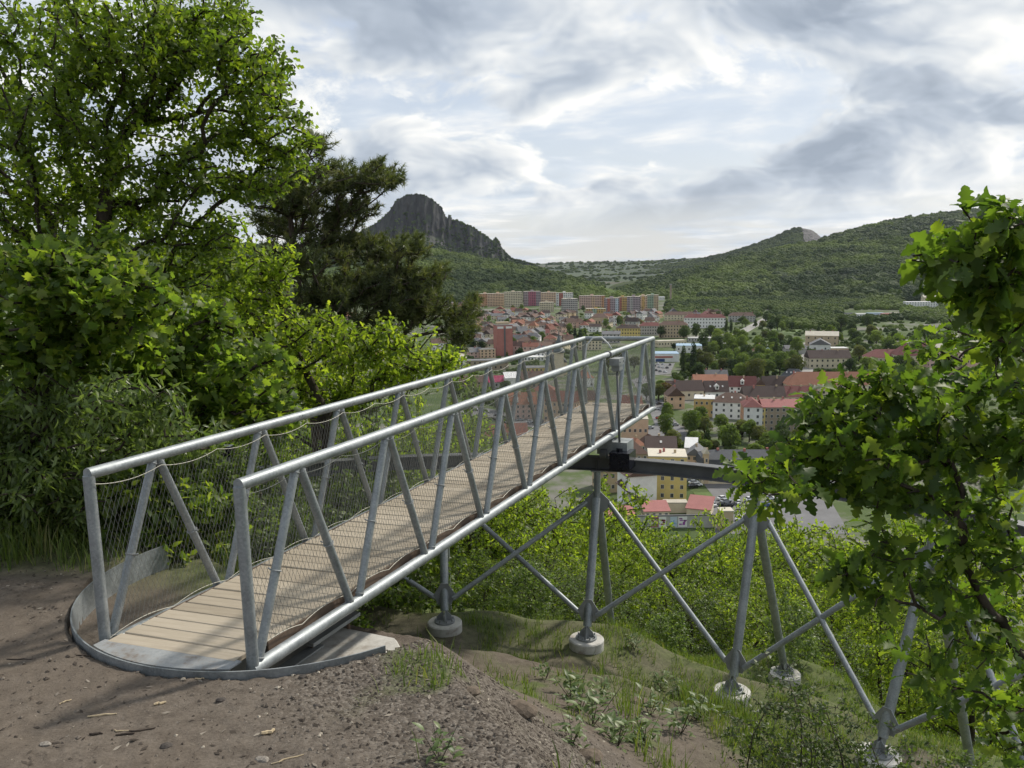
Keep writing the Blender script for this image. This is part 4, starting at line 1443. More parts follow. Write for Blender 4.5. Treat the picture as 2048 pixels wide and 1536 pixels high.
def house(px, py, wpx, hpx, dep, roof='gable_x', rh=4.0, yaw=0.0, wall='cream', rf='brown', rows=2, cols=4, label=None, cat='house', name='house', side=None, chim=1, group=None, wm=None, hm=None, skylight=0, z=TOWN_Z, big=None, dormer=0):
    s = px_per_m(py)
    base = at_level(px, py, z)
    w_ = wm if wm else wpx / s
    h_ = hm if hm else hpx / s
    face = math.atan2(base[0], base[1])              # facades turned to the viewer by default
    rz = -face * 0.0 + math.radians(yaw)
    # px,py is the middle of the front wall's foot
    off = np.array([-math.sin(rz), math.cos(rz)]) * dep / 2
    t_ = thing(name, label, cat, (base[0] + off[0], base[1] + off[1], z), rz, group)
    FOOT.append((base[0] + off[0], base[1] + off[1], max(w_, dep) * 0.55))
    b = MB().box((0, 0, h_ / 2 - 0.5), (w_, dep, h_ + 1.0))
    if roof == 'gable_y':
        b.prism([(-w_ / 2, -dep / 2, h_), (w_ / 2, -dep / 2, h_), (0, -dep / 2, h_ + rh * 0.92)], (0, dep, 0))
    if roof == 'gable_x':
        b.prism([(-w_ / 2, -dep / 2, h_), (-w_ / 2, 0, h_ + rh * 0.92), (-w_ / 2, dep / 2, h_)], (w_, 0, 0))
    b.build('wall', WM[wall], t_)
    if side:
        MB().box((w_ / 2 * (1 if side[0] == 'r' else -1), 0, h_ / 2), (0.3, dep * 0.98, h_ * 0.99)).build('side_panel', WM[side[1]], t_)
    ro = roof_mesh(roof, w_, dep, h_, rh).build('roof', RM[rf], t_)
    for c_ in range(chim):
        cx = (c_ + 0.5) / chim * w_ - w_ / 2 + rng.normal(0, w_ * 0.06)
        cz = h_ + rh * (0.85 if roof != 'flat' else 0.2)
        MB().box((cx, rng.uniform(-0.1, 0.1) * dep, cz + 0.5), (0.9, 0.7, 2.0)).build('chimney', WM['brick' if rng.random() < 0.5 else 'tan'], ro)
    for c_ in range(skylight):
        cx = (c_ + 0.5) / skylight * w_ * 0.7 - w_ * 0.35
        if roof in ('gable_x', 'hip'):
            a_ = math.atan2(rh, dep / 2)
            p_ = np.array([cx, -dep * 0.27, h_ + rh * 0.46 + 0.32])
            R = np.array([[1, 0, 0], [0, math.cos(a_), -math.sin(a_)], [0, math.sin(a_), math.cos(a_)]])
            MB().box(p_, (0.9, 1.3, 0.12), R).build('skylight', FRAME, ro)
    for c_ in range(dormer):
        cx = (c_ + 0.5) / dormer * w_ - w_ / 2
        yy = -dep * 0.36
        dm = MB().box((cx, yy, h_ + rh * 0.42), (2.2, 3.0, 2.2))
        dm.prism([(cx - 1.3, yy - 1.6, h_ + rh * 0.42 + 1.1), (cx + 1.3, yy - 1.6, h_ + rh * 0.42 + 1.1), (cx, yy - 1.6, h_ + rh * 0.42 + 2.4)], (0, 3.2, 0))
        dm.box((cx, yy - 1.53, h_ + rh * 0.42 + 0.1), (1.1, 0.1, 1.4), m=1)
        dm.build('dormer', [WM['white'], GLASS], ro)
    if rows and cols:
        fh = h_ / rows
        ww, wh = min(1.25, w_ / cols * 0.5), min(1.65, fh * 0.55)
        if name == 'apartment_block':
            ww, wh = w_ / cols * 0.62, fh * 0.5
        indiv = (s > BIG_WIN) if big is None else big
        stuff = MB()
        for r_ in range(rows):
            for (n_c, L_, axis) in ((cols, w_, 0), (max(1, int(cols * dep / max(w_, 1))), dep, 1), (max(1, int(cols * dep / max(w_, 1))), dep, 2)):
                for c_ in range(n_c):
                    u = (c_ + 0.5) / n_c * L_ - L_ / 2
                    zz = fh * (r_ + 0.55)
                    if indiv and axis == 0:
                        o = link('window', WIN_ME, None, t_, (u, -dep / 2, zz))
                        o.scale = (ww, 1, wh)
                    else:
                        if axis == 0:
                            stuff.box((u, -dep / 2 - 0.02, zz), (ww, 0.08, wh))
                        else:
                            sg = 1 if axis == 1 else -1
                            stuff.box((sg * (w_ / 2 + 0.02 + (0.14 if side else 0)), u, zz), (0.08, ww, wh))
        if stuff.n:
            o = stuff.build('windows', GLASS, t_)
            o['kind'] = 'stuff'
    return t_, w_, h_


H = house
# --- nearest buildings below the runway beam
H(1334, 1000, 76, 88, 13, 'flat', 0.5, -8, 'yellow', 'pale', 5, 4, 'tall yellow apartment house behind the runway beam', 'apartment house', 'apartment_house', chim=3)
H(1284, 1012, 62, 62, 11, 'gable_y', 3.5, 12, 'white', 'brown', 0, 0, 'house with a blank white gable wall left of the tall yellow house', chim=1)
H(1226, 985, 52, 44, 12, 'gable_x', 5, 10, 'tan', 'darkbrown', 2, 3, 'old tan house with peeling walls just right of the middle A-frame top', chim=1)
H(1290, 1012, 60, 6, 9, 'shed', 6.5, 60, 'white', 'darkbrown', 0, 0, 'low lean-to with one steep brown roof before the white gable wall', 'outbuilding', 'outbuilding', chim=0, wm=9, hm=2.2)
H(1314, 1040, 50, 18, 7, 'shed', 1.6, 2, 'cream', 'pinkred', 1, 4, 'cream shed with a ribbed red roof above the posters', 'shed', 'shed', chim=0, big=True)
H(1396, 1034, 46, 16, 9, 'shed', 2.2, -22, 'cream', 'pinkred', 0, 0, 'open shed with a plain red roof beside the car park', 'shed', 'shed', chim=0)
H(1352, 1026, 46, 20, 4, 'flat', 0.3, -2, 'cream', 'pale', 0, 0, 'blank cream yard wall between the two red-roofed sheds', 'wall', 'yard_wall', chim=0)
H(1240, 1040, 60, 10, 8, 'shed', 1.0, 4, 'cream', 'pinkred', 0, 0, 'long low shed with a faded red roof left of the posters', 'shed', 'shed', chim=0)
t_, w_, h_ = H(1352, 1056, 164, 25, 0.5, 'flat', 0.2, 0, 'grey', 'grey', 0, 0, 'grey street wall carrying a row of coloured posters', 'wall', 'street_wall', chim=0)
s_ = px_per_m(1056)
for x0, x1, mt, nm in ((1301, 1316.5, 'magenta', 'poster'), (1317.5, 1332, 'white', 'poster'), (1340, 1354, 'lightblue', 'poster'), (1356, 1374, 'white', 'poster')):
    o = MB().box((((x0 + x1) / 2 - 1352) / s_, -0.33, h_ * 0.52), ((x1 - x0) / s_, 0.06, h_ * 0.86)).build(nm, WM[mt], t_)
    cxp, wp = ((x0 + x1) / 2 - 1352) / s_, (x1 - x0) / s_
    dk = plain('poster_ink_%d' % x0, {1301: (0.7, 0.62, 0.62), 1317: (0.30, 0.05, 0.10), 1340: (0.25, 0.45, 0.65), 1356: (0.30, 0.08, 0.32)}[int(x0)], 0.6)
    inkb = MB()
    for k in range(9):
        inkb.box((cxp + rng.uniform(-0.32, 0.32) * wp, -0.372, h_ * (0.52 + rng.uniform(-0.28, 0.28))), (wp * rng.uniform(0.12, 0.4), 0.02, h_ * rng.uniform(0.06, 0.16)))
    o2 = inkb.build('poster_print', dk, o)
    o2['kind'] = 'stuff'
H(1453, 1064, 26, 42, 4, 'flat', 0.3, 0, 'tan', 'pale', 1, 1, 'narrow tan tower-like hut at the edge of the car park', 'hut', 'hut', chim=0, big=True)
H(1490, 968, 172, 34, 15, 'mansard', 5.5, -3, 'cream', 'slate', 2, 14, 'long cream building with a dark slate mansard roof beyond the car park', 'building', 'long_building', chim=4, big=True)
H(1412, 968, 9, 62, 3, 'gable_y', 2.0, 0, 'tan', 'pale', 2, 1, 'slim ornate gable at the left end of the slate-roofed building', 'gable', 'gable_tower', chim=0)
H(1388, 950, 32, 40, 12, 'gable_y', 3, -18, 'peach', 'grey', 3, 3, 'narrow peach house between the yellow house and the slate roof')
H(1381, 935, 22, 40, 9, 'shed', 2.5, -14, 'white', 'white', 0, 0, 'narrow house with a white sheet roof behind the tall yellow house', chim=0)
H(1322, 935, 60, 40, 12, 'gable_x', 4, -6, 'grey', 'darkbrown', 1, 3, 'grey house with brown roof and balcony behind the tall yellow house', chim=1, skylight=1)
H(1272, 945, 48, 38, 12, 'hip', 5, 8, 'brown', 'brown', 2, 4, 'brown-roofed house just behind the motor case of the footbridge', skylight=2)
H(1279, 905, 26, 14, 8, 'hip', 3.0, 15, 'cream', 'orange', 1, 3, 'little cream house with an orange hip roof below the deck end', chim=1)
H(1270, 888, 52, 50, 14, 'flat', 0.4, -5, 'peach', 'pale', 1, 5, 'plain peach block showing under the far end of the footbridge', 'building', 'block_building', chim=0)
H(1310, 900, 34, 10, 9, 'hip', 4.5, 30, 'brown', 'brown', 0, 0, 'low house with an overgrown brown roof at the deck end', chim=0)
# --- middle rows
H(1572, 864, 92, 50, 13, 'gable_x', 3.2, -4, 'brown', 'pinkred', 4, 8, 'brown four-storey block with a faded red roof', 'apartment house', 'apartment_house', chim=3, big=True)
H(1505, 866, 36, 52, 16, 'hip', 3.6, -10, 'white', 'maroon', 4, 2, 'white corner house with an orange and yellow side wall', 'apartment house', 'apartment_house', side=('l', 'orange'), chim=2, big=True)
H(1524, 864, 11, 48, 12, 'flat', 0.3, -4, 'yellow', 'maroon', 4, 1, 'narrow yellow stair bay between the white corner house and the brown block', 'stair bay', 'stair_bay', chim=0)
H(1462, 838, 72, 33, 14, 'hip', 4.6, -18, 'white', 'brown', 3, 5, 'white three-storey house with brown hip roof and skylights', 'apartment house', 'apartment_house', skylight=3, big=True)
H(1408, 834, 40, 36, 14, 'flat', 0.5, -14, 'ochre', 'white', 2, 4, 'ochre block with a flat white roof', 'building', 'block_building', chim=1, big=True)
H(1545, 806, 110, 12, 13, 'gable_x', 6, -4, 'cream', 'darkbrown', 1, 8, 'long house with dark brown roof directly behind the brown block', chim=3)
H(1605, 806, 60, 12, 13, 'gable_x', 6, -4, 'cream', 'maroon', 1, 5, 'house with maroon roof adjoining the long dark brown roof', chim=1)
H(1676, 790, 196, 20, 17, 'hip', 7.5, -4, 'cream', 'orange', 2, 18, 'long cream building with a bright orange hip roof', 'building', 'long_building', chim=4)
H(1434, 798, 46, 14, 12, 'gable_x', 6.5, -3, 'white', 'darkbrown', 1, 3, 'house with a steep dark brown roof and white skylights', skylight=4, dormer=1, chim=1)
H(1372, 800, 72, 18, 12, 'gable_x', 6, 4, 'cream', 'darkbrown', 1, 6, 'row house with dark brown roof above the street bend', chim=2)
H(1352, 818, 34, 26, 11, 'gable_y', 5, 0, 'peach', 'brown', 2, 2, 'peach gable house beside the street bend', chim=1)
H(1422, 778, 66, 14, 12, 'gable_x', 4.5, -4, 'tan', 'orange', 1, 4, 'tan house with an orange tiled roof before the park', chim=2)
H(1432, 762, 46, 10, 10, 'gable_x', 4, -4, 'grey', 'grey', 1, 4, 'grey-roofed house right behind the orange tiled roof', chim=2)
H(1484, 790, 52, 16, 12, 'gable_x', 6.5, -14, 'white', 'maroon', 2, 4, 'white house with maroon roof and one pointed dormer', dormer=1, chim=1)
H(1520, 790, 18, 20, 9, 'gable_y', 4, -8, 'yellow', 'brown', 2, 2, 'slim yellow gable house between two brown roofs', chim=0)
H(1556, 786, 56, 10, 14, 'gable_x', 7, -8, 'white', 'darkbrown', 1, 4, 'barn-like house with a broad dark brown roof left of the orange hip roof', chim=1)
H(1585, 762, 46, 9, 11, 'hip', 5, -24, 'grey', 'slate', 1, 3, 'house with black roof and bright skylights at the street', skylight=4, chim=0)
H(1560, 768, 30, 6, 10, 'gable_x', 3, -10, 'grey', 'grey', 0, 0, 'low grey outbuilding below the wooded park', 'outbuilding', 'outbuilding', chim=0)
H(1660, 737, 80, 20, 14, 'gable_x', 6, -2, 'cream', 'darkbrown', 2, 8, 'cream two-storey house with brown roof at the street corner', chim=2)
H(1640, 706, 38, 16, 16, 'gable_y', 5, -18, 'white', 'grey', 1, 2, 'white gable house above the street', chim=0)
H(1643, 692, 60, 20, 16, 'gable_x', 4, -20, 'tan', 'pale', 2, 5, 'weathered tan old building on the street rise', chim=3)
H(1678, 705, 36, 8, 12, 'flat', 0.5, -4, 'peach', 'white', 0, 0, 'low peach hall with flat white roof', 'hall', 'hall', chim=0)
H(1592, 708, 40, 10, 12, 'gable_x', 3, -6, 'grey', 'grey', 0, 0, 'long grey shed roof among the trees', 'shed', 'shed', chim=0)
H(1522, 722, 22, 20, 11, 'hip', 5.5, 0, 'cream', 'red', 2, 2, 'villa with a pointed red hip roof among the park trees', 'villa', 'villa', chim=1)
H(1538, 722, 12, 17, 8, 'hip', 4, 0, 'cream', 'greenroof', 2, 1, 'small annex with green copper dome beside the villa', 'annex', 'annex', chim=0)
H(1480, 742, 18, 14, 9, 'gable_y', 3, -20, 'lightblue', 'white', 0, 0, 'pale blue-white gable showing between park trees', chim=0)
# --- the school
H(1775, 738, 72, 22, 15, 'hip', 6, -4, 'cream', 'maroon', 2, 8, 'left wing of the school with maroon roof', 'school wing', 'school_wing', chim=1)
H(1848, 742, 100, 30, 18, 'hip', 9, -6, 'cream', 'maroon', 3, 10, 'main block of the school with tall maroon hip roof', 'school', 'school_building', chim=3)
H(1892, 746, 62, 40, 22, 'hip', 6, -8, 'pink', 'pale', 4, 7, 'pale pink four-storey school wing with light roof', 'school wing', 'school_wing', chim=2)
H(1935, 744, 40, 26, 14, 'gable_x', 5, -8, 'pink', 'red', 2, 5, 'lower pink school wing with red roof', 'school wing', 'school_wing', chim=1)
H(1990, 730, 40, 16, 12, 'gable_x', 4, -8, 'white', 'grey', 2, 4, 'white house right of the school behind oak leaves', chim=1)
# --- beyond
H(1844, 616, 56, 11, 16, 'flat', 0.6, -6, 'white', 'white', 3, 12, 'white hotel-like building standing on the wooded hillside', 'building', 'hillside_building', chim=0)
H(1862, 610, 26, 14, 14, 'gable_x', 4, -6, 'cream', 'pale', 2, 5, 'cream upper part of the white building on the hillside', 'building', 'hillside_building', chim=0)
for k, (x, wpx, wl_, rf_, nm) in enumerate(((1702, 18, 'grey', 'slate', 'dark low garage, leftmost of the row before the ridge wood'), (1724, 20, 'white', 'white', 'white two-storey hut in the low row before the ridge wood'), (1752, 30, 'lightblue', 'blue', 'pale blue hall in the low row before the ridge wood'), (1780, 26, 'red', 'pinkred', 'low reddish hall in the row before the ridge wood'), (1802, 22, 'white', 'pale', 'white shed, rightmost of the low row before the ridge wood'))):
    H(x, 634 + k % 2, wpx, 7, 10, 'flat', 0.4, -4, wl_, rf_, 1, 4, nm, 'building', 'low_building', chim=0)
H(1256, 677, 48, 20, 12, 'hip', 4.0, -8, 'yellow', 'darkbrown', 3, 9, 'yellow housing block with a red attic storey', 'apartment house', 'apartment_house', chim=6)
H(1256, 676.5, 48.6, 0, 12.6, 'flat', 0.3, -8, 'red', 'red', 0, 0, 'red attic band on top of the yellow housing block', 'attic', 'attic_band', chim=0, hm=0.2, z=TOWN_Z + 9.3)
H(1301, 670, 44, 18, 12, 'hip', 4.0, -8, 'grey', 'maroon', 3, 9, 'grey housing block with maroon roof next to the yellow one', 'apartment house', 'apartment_house', chim=4)
H(1346, 676, 56, 26, 12, 'hip', 4.0, -12, 'tan', 'brown', 4, 10, 'tan housing block with brown roof behind the round dark trees', 'apartment house', 'apartment_house', chim=5)
H(1410, 656, 80, 20, 12, 'hip', 4.5, -10, 'white', 'maroon', 3, 14, 'long white housing block with maroon roof left of the poplars', 'apartment house', 'apartment_house', chim=6)
H(1484, 644, 50, 12, 12, 'hip', 4.5, -10, 'grey', 'brown', 3, 9, 'grey housing block with brown roof right of the far poplars', 'apartment house', 'apartment_house', chim=4)
H(1360, 640, 60, 10, 12, 'hip', 4.5, -8, 'cream', 'brown', 2, 10, 'cream housing row with long brown roof before the wood', 'apartment house', 'apartment_house', chim=5)
t_, w_, h_ = H(1332, 724, 52, 16, 20, 'flat', 0.6, -4, 'white', 'blue', 0, 0, 'white supermarket with flat blue roof edge and red sign', 'supermarket', 'supermarket', chim=0)
MB().box((-w_ * 0.1, -10.1, h_ * 0.62), (w_ * 0.7, 0.2, h_ * 0.22)).build('sign_band', WM['red'], t_)
MB().box((-w_ * 0.22, -10.15, h_ * 0.22), (w_ * 0.34, 0.2, h_ * 0.34)).build('entrance', plain('blue_entrance', (0.03, 0.07, 0.20), 0.5), t_)
H(1378, 706, 50, 14, 22, 'flat', 0.6, -10, 'white', 'blue', 1, 5, 'white hall with pale blue roof behind the poplars', 'hall', 'hall', chim=0)
H(1345, 694, 60, 12, 10, 'flat', 0.5, 14, 'cream', 'pale', 1, 10, 'low cream garage row above the supermarket', 'garage row', 'garage_row', chim=0)
H(1400, 684, 46, 8, 10, 'flat', 0.5, -6, 'grey', 'white', 1, 8, 'grey flat hall with dark windows beside the far road', 'hall', 'hall', chim=0)
# --- tower block of brick
t_, w_, h_ = H(1010, 712, 33, 62, 14, 'flat', 0.5, 14, 'brick', 'grey', 0, 0, 'tall red brick tower with pale top band above the footbridge rail', 'tower', 'brick_tower', chim=0)
MB().box((0, -7.1, h_ * 0.45), (w_ * 0.10, 0.3, h_ * 0.9)).build('recess', STEEL_DARK, t_)
for sx in (-0.27, 0.27):
    MB().box((sx * w_, -7.08, h_ * 0.93), (w_ * 0.38, 0.2, h_ * 0.07)).build('sign_panel', WM['white'], t_)
    MB().box((sx * w_, -7.06, h_ * 0.45), (w_ * 0.30, 0.15, h_ * 0.86)).build('brick_panel', WM['brick'], t_)
for r_ in range(16):
    MB().box((0, -7.12, h_ * 0.9 * (r_ + 0.5) / 16), (w_ * 0.98, 0.05, 0.14)).build('floor_line', WM['brick'], t_)
MB().box((0, 2, h_ + 1.4), (w_ * 0.8, 6, 2.4)).build('roof_hut', WM['tan'], t_)
H(976, 716, 32, 17, 14, 'flat', 0.5, 18, 'peach', 'pale', 3, 4, 'peach house with flat pale roof left of the brick tower', 'building', 'block_building', chim=0)
H(952, 716, 26, 12, 12, 'gable_x', 4, 18, 'pink', 'grey', 2, 3, 'pink gable house further left of the brick tower', chim=1)
H(976, 740, 84, 19, 12, 'flat', 0.6, 6, 'brown', 'grey', 2, 8, 'brown brick factory just above the left handrail', 'factory', 'factory_building', chim=0)
H(905, 742, 62, 26, 16, 'gable_x', 3, 24, 'white', 'pale', 1, 3, 'large white hall half hidden by the mid-left tree', 'hall', 'hall', chim=0)
# church hall with arched windows and church spire
t_, w_, h_ = H(1199, 654, 34, 19, 14, 'hip', 5, -10, 'tan', 'brown', 0, 0, 'tan hall with tall arched windows and brown hip roof', 'hall', 'church_hall', chim=1)
for k in range(5):
    x = (k - 2) * w_ / 5.4
    a_ = np.linspace(0, math.pi, 7)
    pts = [(x - 0.8, -7.1, h_ * 0.18), (x + 0.8, -7.1, h_ * 0.18)] + [(x + 0.8 * math.cos(q_), -7.1, h_ * 0.55 + 0.8 * math.sin(q_)) for q_ in a_]
    MB().prism(pts, (0, 0.2, 0)).build('arched_window', GLASS, t_)
base = at_level(1118, 752, TOWN_Z)
t_ = thing('church', 'church with slim dark onion spire seen through the mesh', 'church', base)
FOOT.append((base[0], base[1], 14))
MB().box((0, 0, 9), (7, 7, 18)).build('tower', WM['cream'], t_)
MB().lathe([(4.6, 18), (4.9, 18.6), (4.2, 20), (2.2, 22.5), (1.5, 24), (2.6, 25.5), (2.7, 26.5), (1.2, 28.5), (0.5, 31), (0.16, 36), (0.05, 41)], 16).build('spire', plain('spire_copper', (0.10, 0.115, 0.115), 0.6, 0.2, 0.5), t_, True)
MB().box((0, 16, 5), (13, 24, 10)).build('nave', WM['cream'], t_)
roof_mesh('gable_y', 13, 24, 0, 6).build('nave_roof', RM['slate'], t_, False, (0, 16, 10))
# houses seen through the left mesh panel
H(1047, 838, 56, 30, 12, 'gable_x', 6, 6, 'pink', 'orange', 3, 5, 'pink house with orange roof and white dormers seen through the mesh', dormer=2, chim=1, big=True)
H(1118, 846, 66, 44, 14, 'gable_x', 5, -24, 'peach', 'red', 3, 7, 'long peach town house with red roof seen through the mesh', chim=2, big=True)
H(1172, 826, 40, 26, 12, 'gable_x', 5, -10, 'cream', 'brown', 2, 4, 'cream house with brown roof just beyond the far deck end', chim=1)
H(990, 884, 136, 12, 12, 'gable_x', 5, 8, 'grey', 'red', 1, 10, 'long low building with a red tiled roof below the street of parked cars', 'building', 'long_building', chim=2)
H(998, 776, 40, 12, 12, 'gable_x', 4, 6, 'grey', 'magenta', 1, 4, 'house with a magenta sheet-metal roof seen through the mesh', chim=0)
H(1024, 778, 26, 22, 10, 'shed', 3, 8, 'white', 'white', 0, 0, 'shed-roofed white hall beside the magenta roof', 'hall', 'hall', chim=0)
H(1068, 776, 48, 18, 12, 'gable_x', 5, 4, 'brown', 'brown', 2, 5, 'brown house behind the white shed-roofed hall', chim=1)
H(1088, 800, 44, 18, 12, 'hip', 4, -6, 'cream', 'red', 2, 5, 'cream house with red hip roof under the church spire', chim=1)
H(1172, 774, 34, 18, 11, 'hip', 5, 10, 'white', 'orange', 2, 3, 'white house with an orange hip roof at the far end net', chim=1)
H(1256, 828, 42, 14, 12, 'gable_x', 6, -20, 'cream', 'red', 1, 4, 'house with steep red roof behind the far end of the right truss', chim=1)
H(948, 776, 54, 12, 12, 'gable_x', 4, 8, 'tan', 'brown', 2, 5, 'tan house with brown roof low behind the left handrail', chim=1)
H(1070, 752, 50, 16, 14, 'flat', 0.5, 2, 'yellow', 'grey', 2, 6, 'yellow flat-roofed school hall by the church', 'hall', 'hall', chim=0)
H(1068, 722, 40, 8, 12, 'flat', 0.5, 2, 'white', 'white', 1, 6, 'low white flat hall above the left handrail', 'hall', 'hall', chim=0)
H(1180, 700, 46, 18, 12, 'flat', 0.5, -6, 'cream', 'grey', 3, 7, 'cream flat-roofed block behind the far end rail', 'block', 'block_building', chim=0)
H(1222, 686, 36, 18, 12, 'gable_x', 3, -8, 'grey', 'grey', 3, 5, 'grey tenement left of the yellow housing block', 'tenement', 'tenement', chim=2)
# far-left roofs glimpsed through the trees
for k, (x, y, wl_, rf_, nm) in enumerate(((700, 640, 'pink', 'orange', 'pink house glimpsed high through the pine branches'), (560, 600, 'white', 'red', 'white house glimpsed between the oak and the pine'), (430, 640, 'white', 'grey', 'white house with grey roof glimpsed through the left oak'), (500, 590, 'yellow', 'brown', 'yellow house glimpsed above the maple'), (380, 585, 'white', 'red', 'white house with red roof glimpsed far left'),
                                         (820, 770, 'white', 'grey', 'white house glimpsed below the mid-left tree'), (760, 730, 'cream', 'red', 'cream house glimpsed below the pine'), (570, 700, 'cream', 'maroon', 'cream house with maroon roof glimpsed below the pine trunk'), (880, 700, 'white', 'brown', 'white house at the right edge of the mid-left tree'), (620, 660, 'grey', 'brown', 'grey house glimpsed behind the pine trunk'), (660, 700, 'pink', 'red', 'pink house glimpsed between pine and mid-left tree'), (840, 640, 'white', 'red', 'white house glimpsed right of the pine'), (800, 700, 'tan', 'brown', 'tan house glimpsed in the mid-left tree'))):
    H(x, y, 26 * px_per_m(y), 7 * px_per_m(y), 12, 'gable_x', 4.5, rng.uniform(-20, 20), wl_, rf_, 2, 4, nm, chim=1, wm=16, hm=7)

# --- slab blocks
def slab(x0, x1, ytop, ybase, wall, side, floors, cols, yaw, label, accents=()):
    t_, w_, h_ = H((x0 + x1) / 2, ybase, x1 - x0, ybase - ytop, 13, 'flat', 0.5, yaw, wall, 'pale', floors, cols, label, 'apartment block', 'apartment_block', side=side, chim=0)
    for f0, f1, c_ in accents:
        MB().box((w_ * ((f0 + f1) / 2 - 0.5), -6.5, h_ / 2), (w_ * (f1 - f0), 0.12, h_ * 0.98)).build('painted_bay', WM[c_], t_)
    for k in range(max(1, int(w_ / 25))):
        MB().box(((k + 0.5) / max(1, int(w_ / 25)) * w_ - w_ / 2, 1.5, h_ + 1.5), (5, 5, 2.4)).build('lift_hut', WM[wall], t_)
    for r_ in range(1, floors):
        pass
    return t_


slab(958, 1012, 587, 613, 'peach', ('l', 'orange'), 8, 16, 16, 'long peach slab block with orange left end, leftmost of the slab blocks', ((0, .3, 'orange'),))
slab(1010, 1046, 584, 614, 'cream', ('r', 'cream'), 9, 10, 12, 'cream slab block with broad blank end wall', ())
slab(1048, 1082, 583, 612, 'mauve', ('r', 'pink'), 9, 9, 6, 'mauve slab block with magenta bays', ((.25, .7, 'magenta'),))
slab(1083, 1114, 585, 606, 'peach', None, 6, 9, 6, 'peach slab block half behind the magenta one', ())
slab(1113, 1146, 586, 612, 'white', ('r', 'white'), 8, 9, 4, 'white slab block with red bays', ((.15, .4, 'red'),))
slab(1080, 1108, 605, 624, 'cream', None, 5, 8, 4, 'low cream slab block in front of the peach one', ())
slab(1126, 1156, 598, 632, 'grey', ('r', 'ochre'), 9, 8, 10, 'grey slab block with a bright ochre end wall', ())
slab(1160, 1210, 592, 618, 'pink', ('r', 'orange'), 8, 14, 4, 'pink slab block with orange right end', ((.45, .6, 'peach'), (.86, 1.0, 'orange')))
slab(1172, 1211, 618, 634, 'ochre', None, 4, 8, -6, 'low ochre block before the pink slab block', ((.3, .55, 'green'),))
slab(1212, 1239, 597, 632, 'mauve', ('r', 'orange'), 10, 7, 8, 'tall lilac slab block with white and orange end', ((.1, .3, 'red'), (.7, .9, 'lightblue')))
slab(1238, 1255, 595, 622, 'ochre', None, 8, 5, 4, 'narrow ochre and red slab block behind the lilac one', ((.0, .3, 'red'),))
slab(1255, 1280, 594, 626, 'mauve', None, 9, 8, -4, 'mauve slab block right of the lilac one', ((.2, .4, 'grey'),))
slab(1279, 1294, 593, 624, 'peach', None, 9, 4, -4, 'peach tower bay between the mauve and green slab blocks', ((.3, .7, 'ochre'),))
slab(1293, 1316, 591, 620, 'green', ('r', 'tan'), 9, 7, -10, 'green slab block, rightmost of the slab blocks', ((.6, 1.0, 'tan'),))
H(1322, 600, 14, 6, 12, 'flat', 0.4, -6, 'white', 'white', 1, 4, 'small white building right of the slab blocks', 'building', 'low_building', chim=0)
base = at_level(1341, 606, TOWN_Z)
t_ = thing('chimney_stack', 'thin brown chimney stack standing alone before the wood', 'chimney', base)
MB().box((0, 0, 18), (3.2, 3.2, 38)).build('shaft', WM['brown'], t_)
MB().box((0, 0, 37.6), (3.9, 3.9, 1.4)).build('rim', WM['grey'], t_)

# --- ordinary houses filling the old town: drawn by zone, coloured by chance
ORD = ['first', 'second', 'third', 'fourth', 'fifth', 'sixth', 'seventh', 'eighth', 'ninth', 'tenth', 'eleventh', 'twelfth', 'thirteenth', 'fourteenth', 'fifteenth', 'sixteenth', 'seventeenth', 'eighteenth', 'nineteenth', 'twentieth']


def clear(p, r):
    return all(math.hypot(p[0] - x, p[1] - y) > (r + q) * 0.72 for x, y, q in FOOT)


ZONES = [([(882, 596), (960, 604), (955, 632), (885, 628)], 'below the left slab blocks', 22), ([(900, 632), (1000, 632), (990, 700), (930, 705)], 'left of the brick tower', 30), ([(1000, 628), (1120, 634), (1120, 676), (1030, 676), (1000, 645)], 'between brick tower and slab blocks', 46),
         ([(1030, 676), (1120, 676), (1170, 690), (1110, 720), (1040, 716)], 'right of the brick tower', 24), ([(1120, 634), (1320, 632), (1320, 650), (1225, 660), (1130, 672)], 'below the right slab blocks', 34), ([(1300, 634), (1450, 628), (1440, 640), (1310, 652)], 'along the brown housing rows', 10)]
gen = []
for poly, zone, n in ZONES:
    poly_ = np.array(poly, float)
    tries = 0
    got = 0
    while got < n and tries < 900:
        tries += 1
        x, y = rng.uniform(poly_[:, 0].min(), poly_[:, 0].max()), rng.uniform(poly_[:, 1].min(), poly_[:, 1].max())
        if not in_poly(np.array([[x, y]]), poly)[0]:
            continue
        p_ = at_level(x, y, TOWN_Z)
        if not clear(p_, 6.5):
            continue
        wl_ = ['cream', 'white', 'pink', 'grey', 'tan', 'peach', 'yellow'][rng.choice(7, p=[.24, .24, .12, .14, .12, .08, .06])]
        rf_ = ['red', 'orange', 'brown', 'darkbrown', 'maroon', 'grey'][rng.choice(6, p=[.11, .07, .34, .20, .08, .20])]
        w_ = rng.uniform(9, 17)
        t_, _, _ = H(x, y, 0, 0, rng.uniform(9, 12), rng.choice(['gable_x', 'gable_y', 'hip', 'gable_x']), rng.uniform(3.2, 5.2), rng.choice([12, -25, 60, -10]) + rng.normal(0, 6), wl_, rf_, 2, 3, 'house', chim=1, wm=w_, hm=rng.uniform(5, 9), group='old town houses')
        gen.append((t_, zone, wl_, rf_, x))
        got += 1
keys = {}
for g_ in gen:
    keys.setdefault((g_[1], g_[2], g_[3]), []).append(g_)
RN = dict(red='red', orange='orange', brown='brown', darkbrown='dark brown', maroon='maroon', grey='grey')
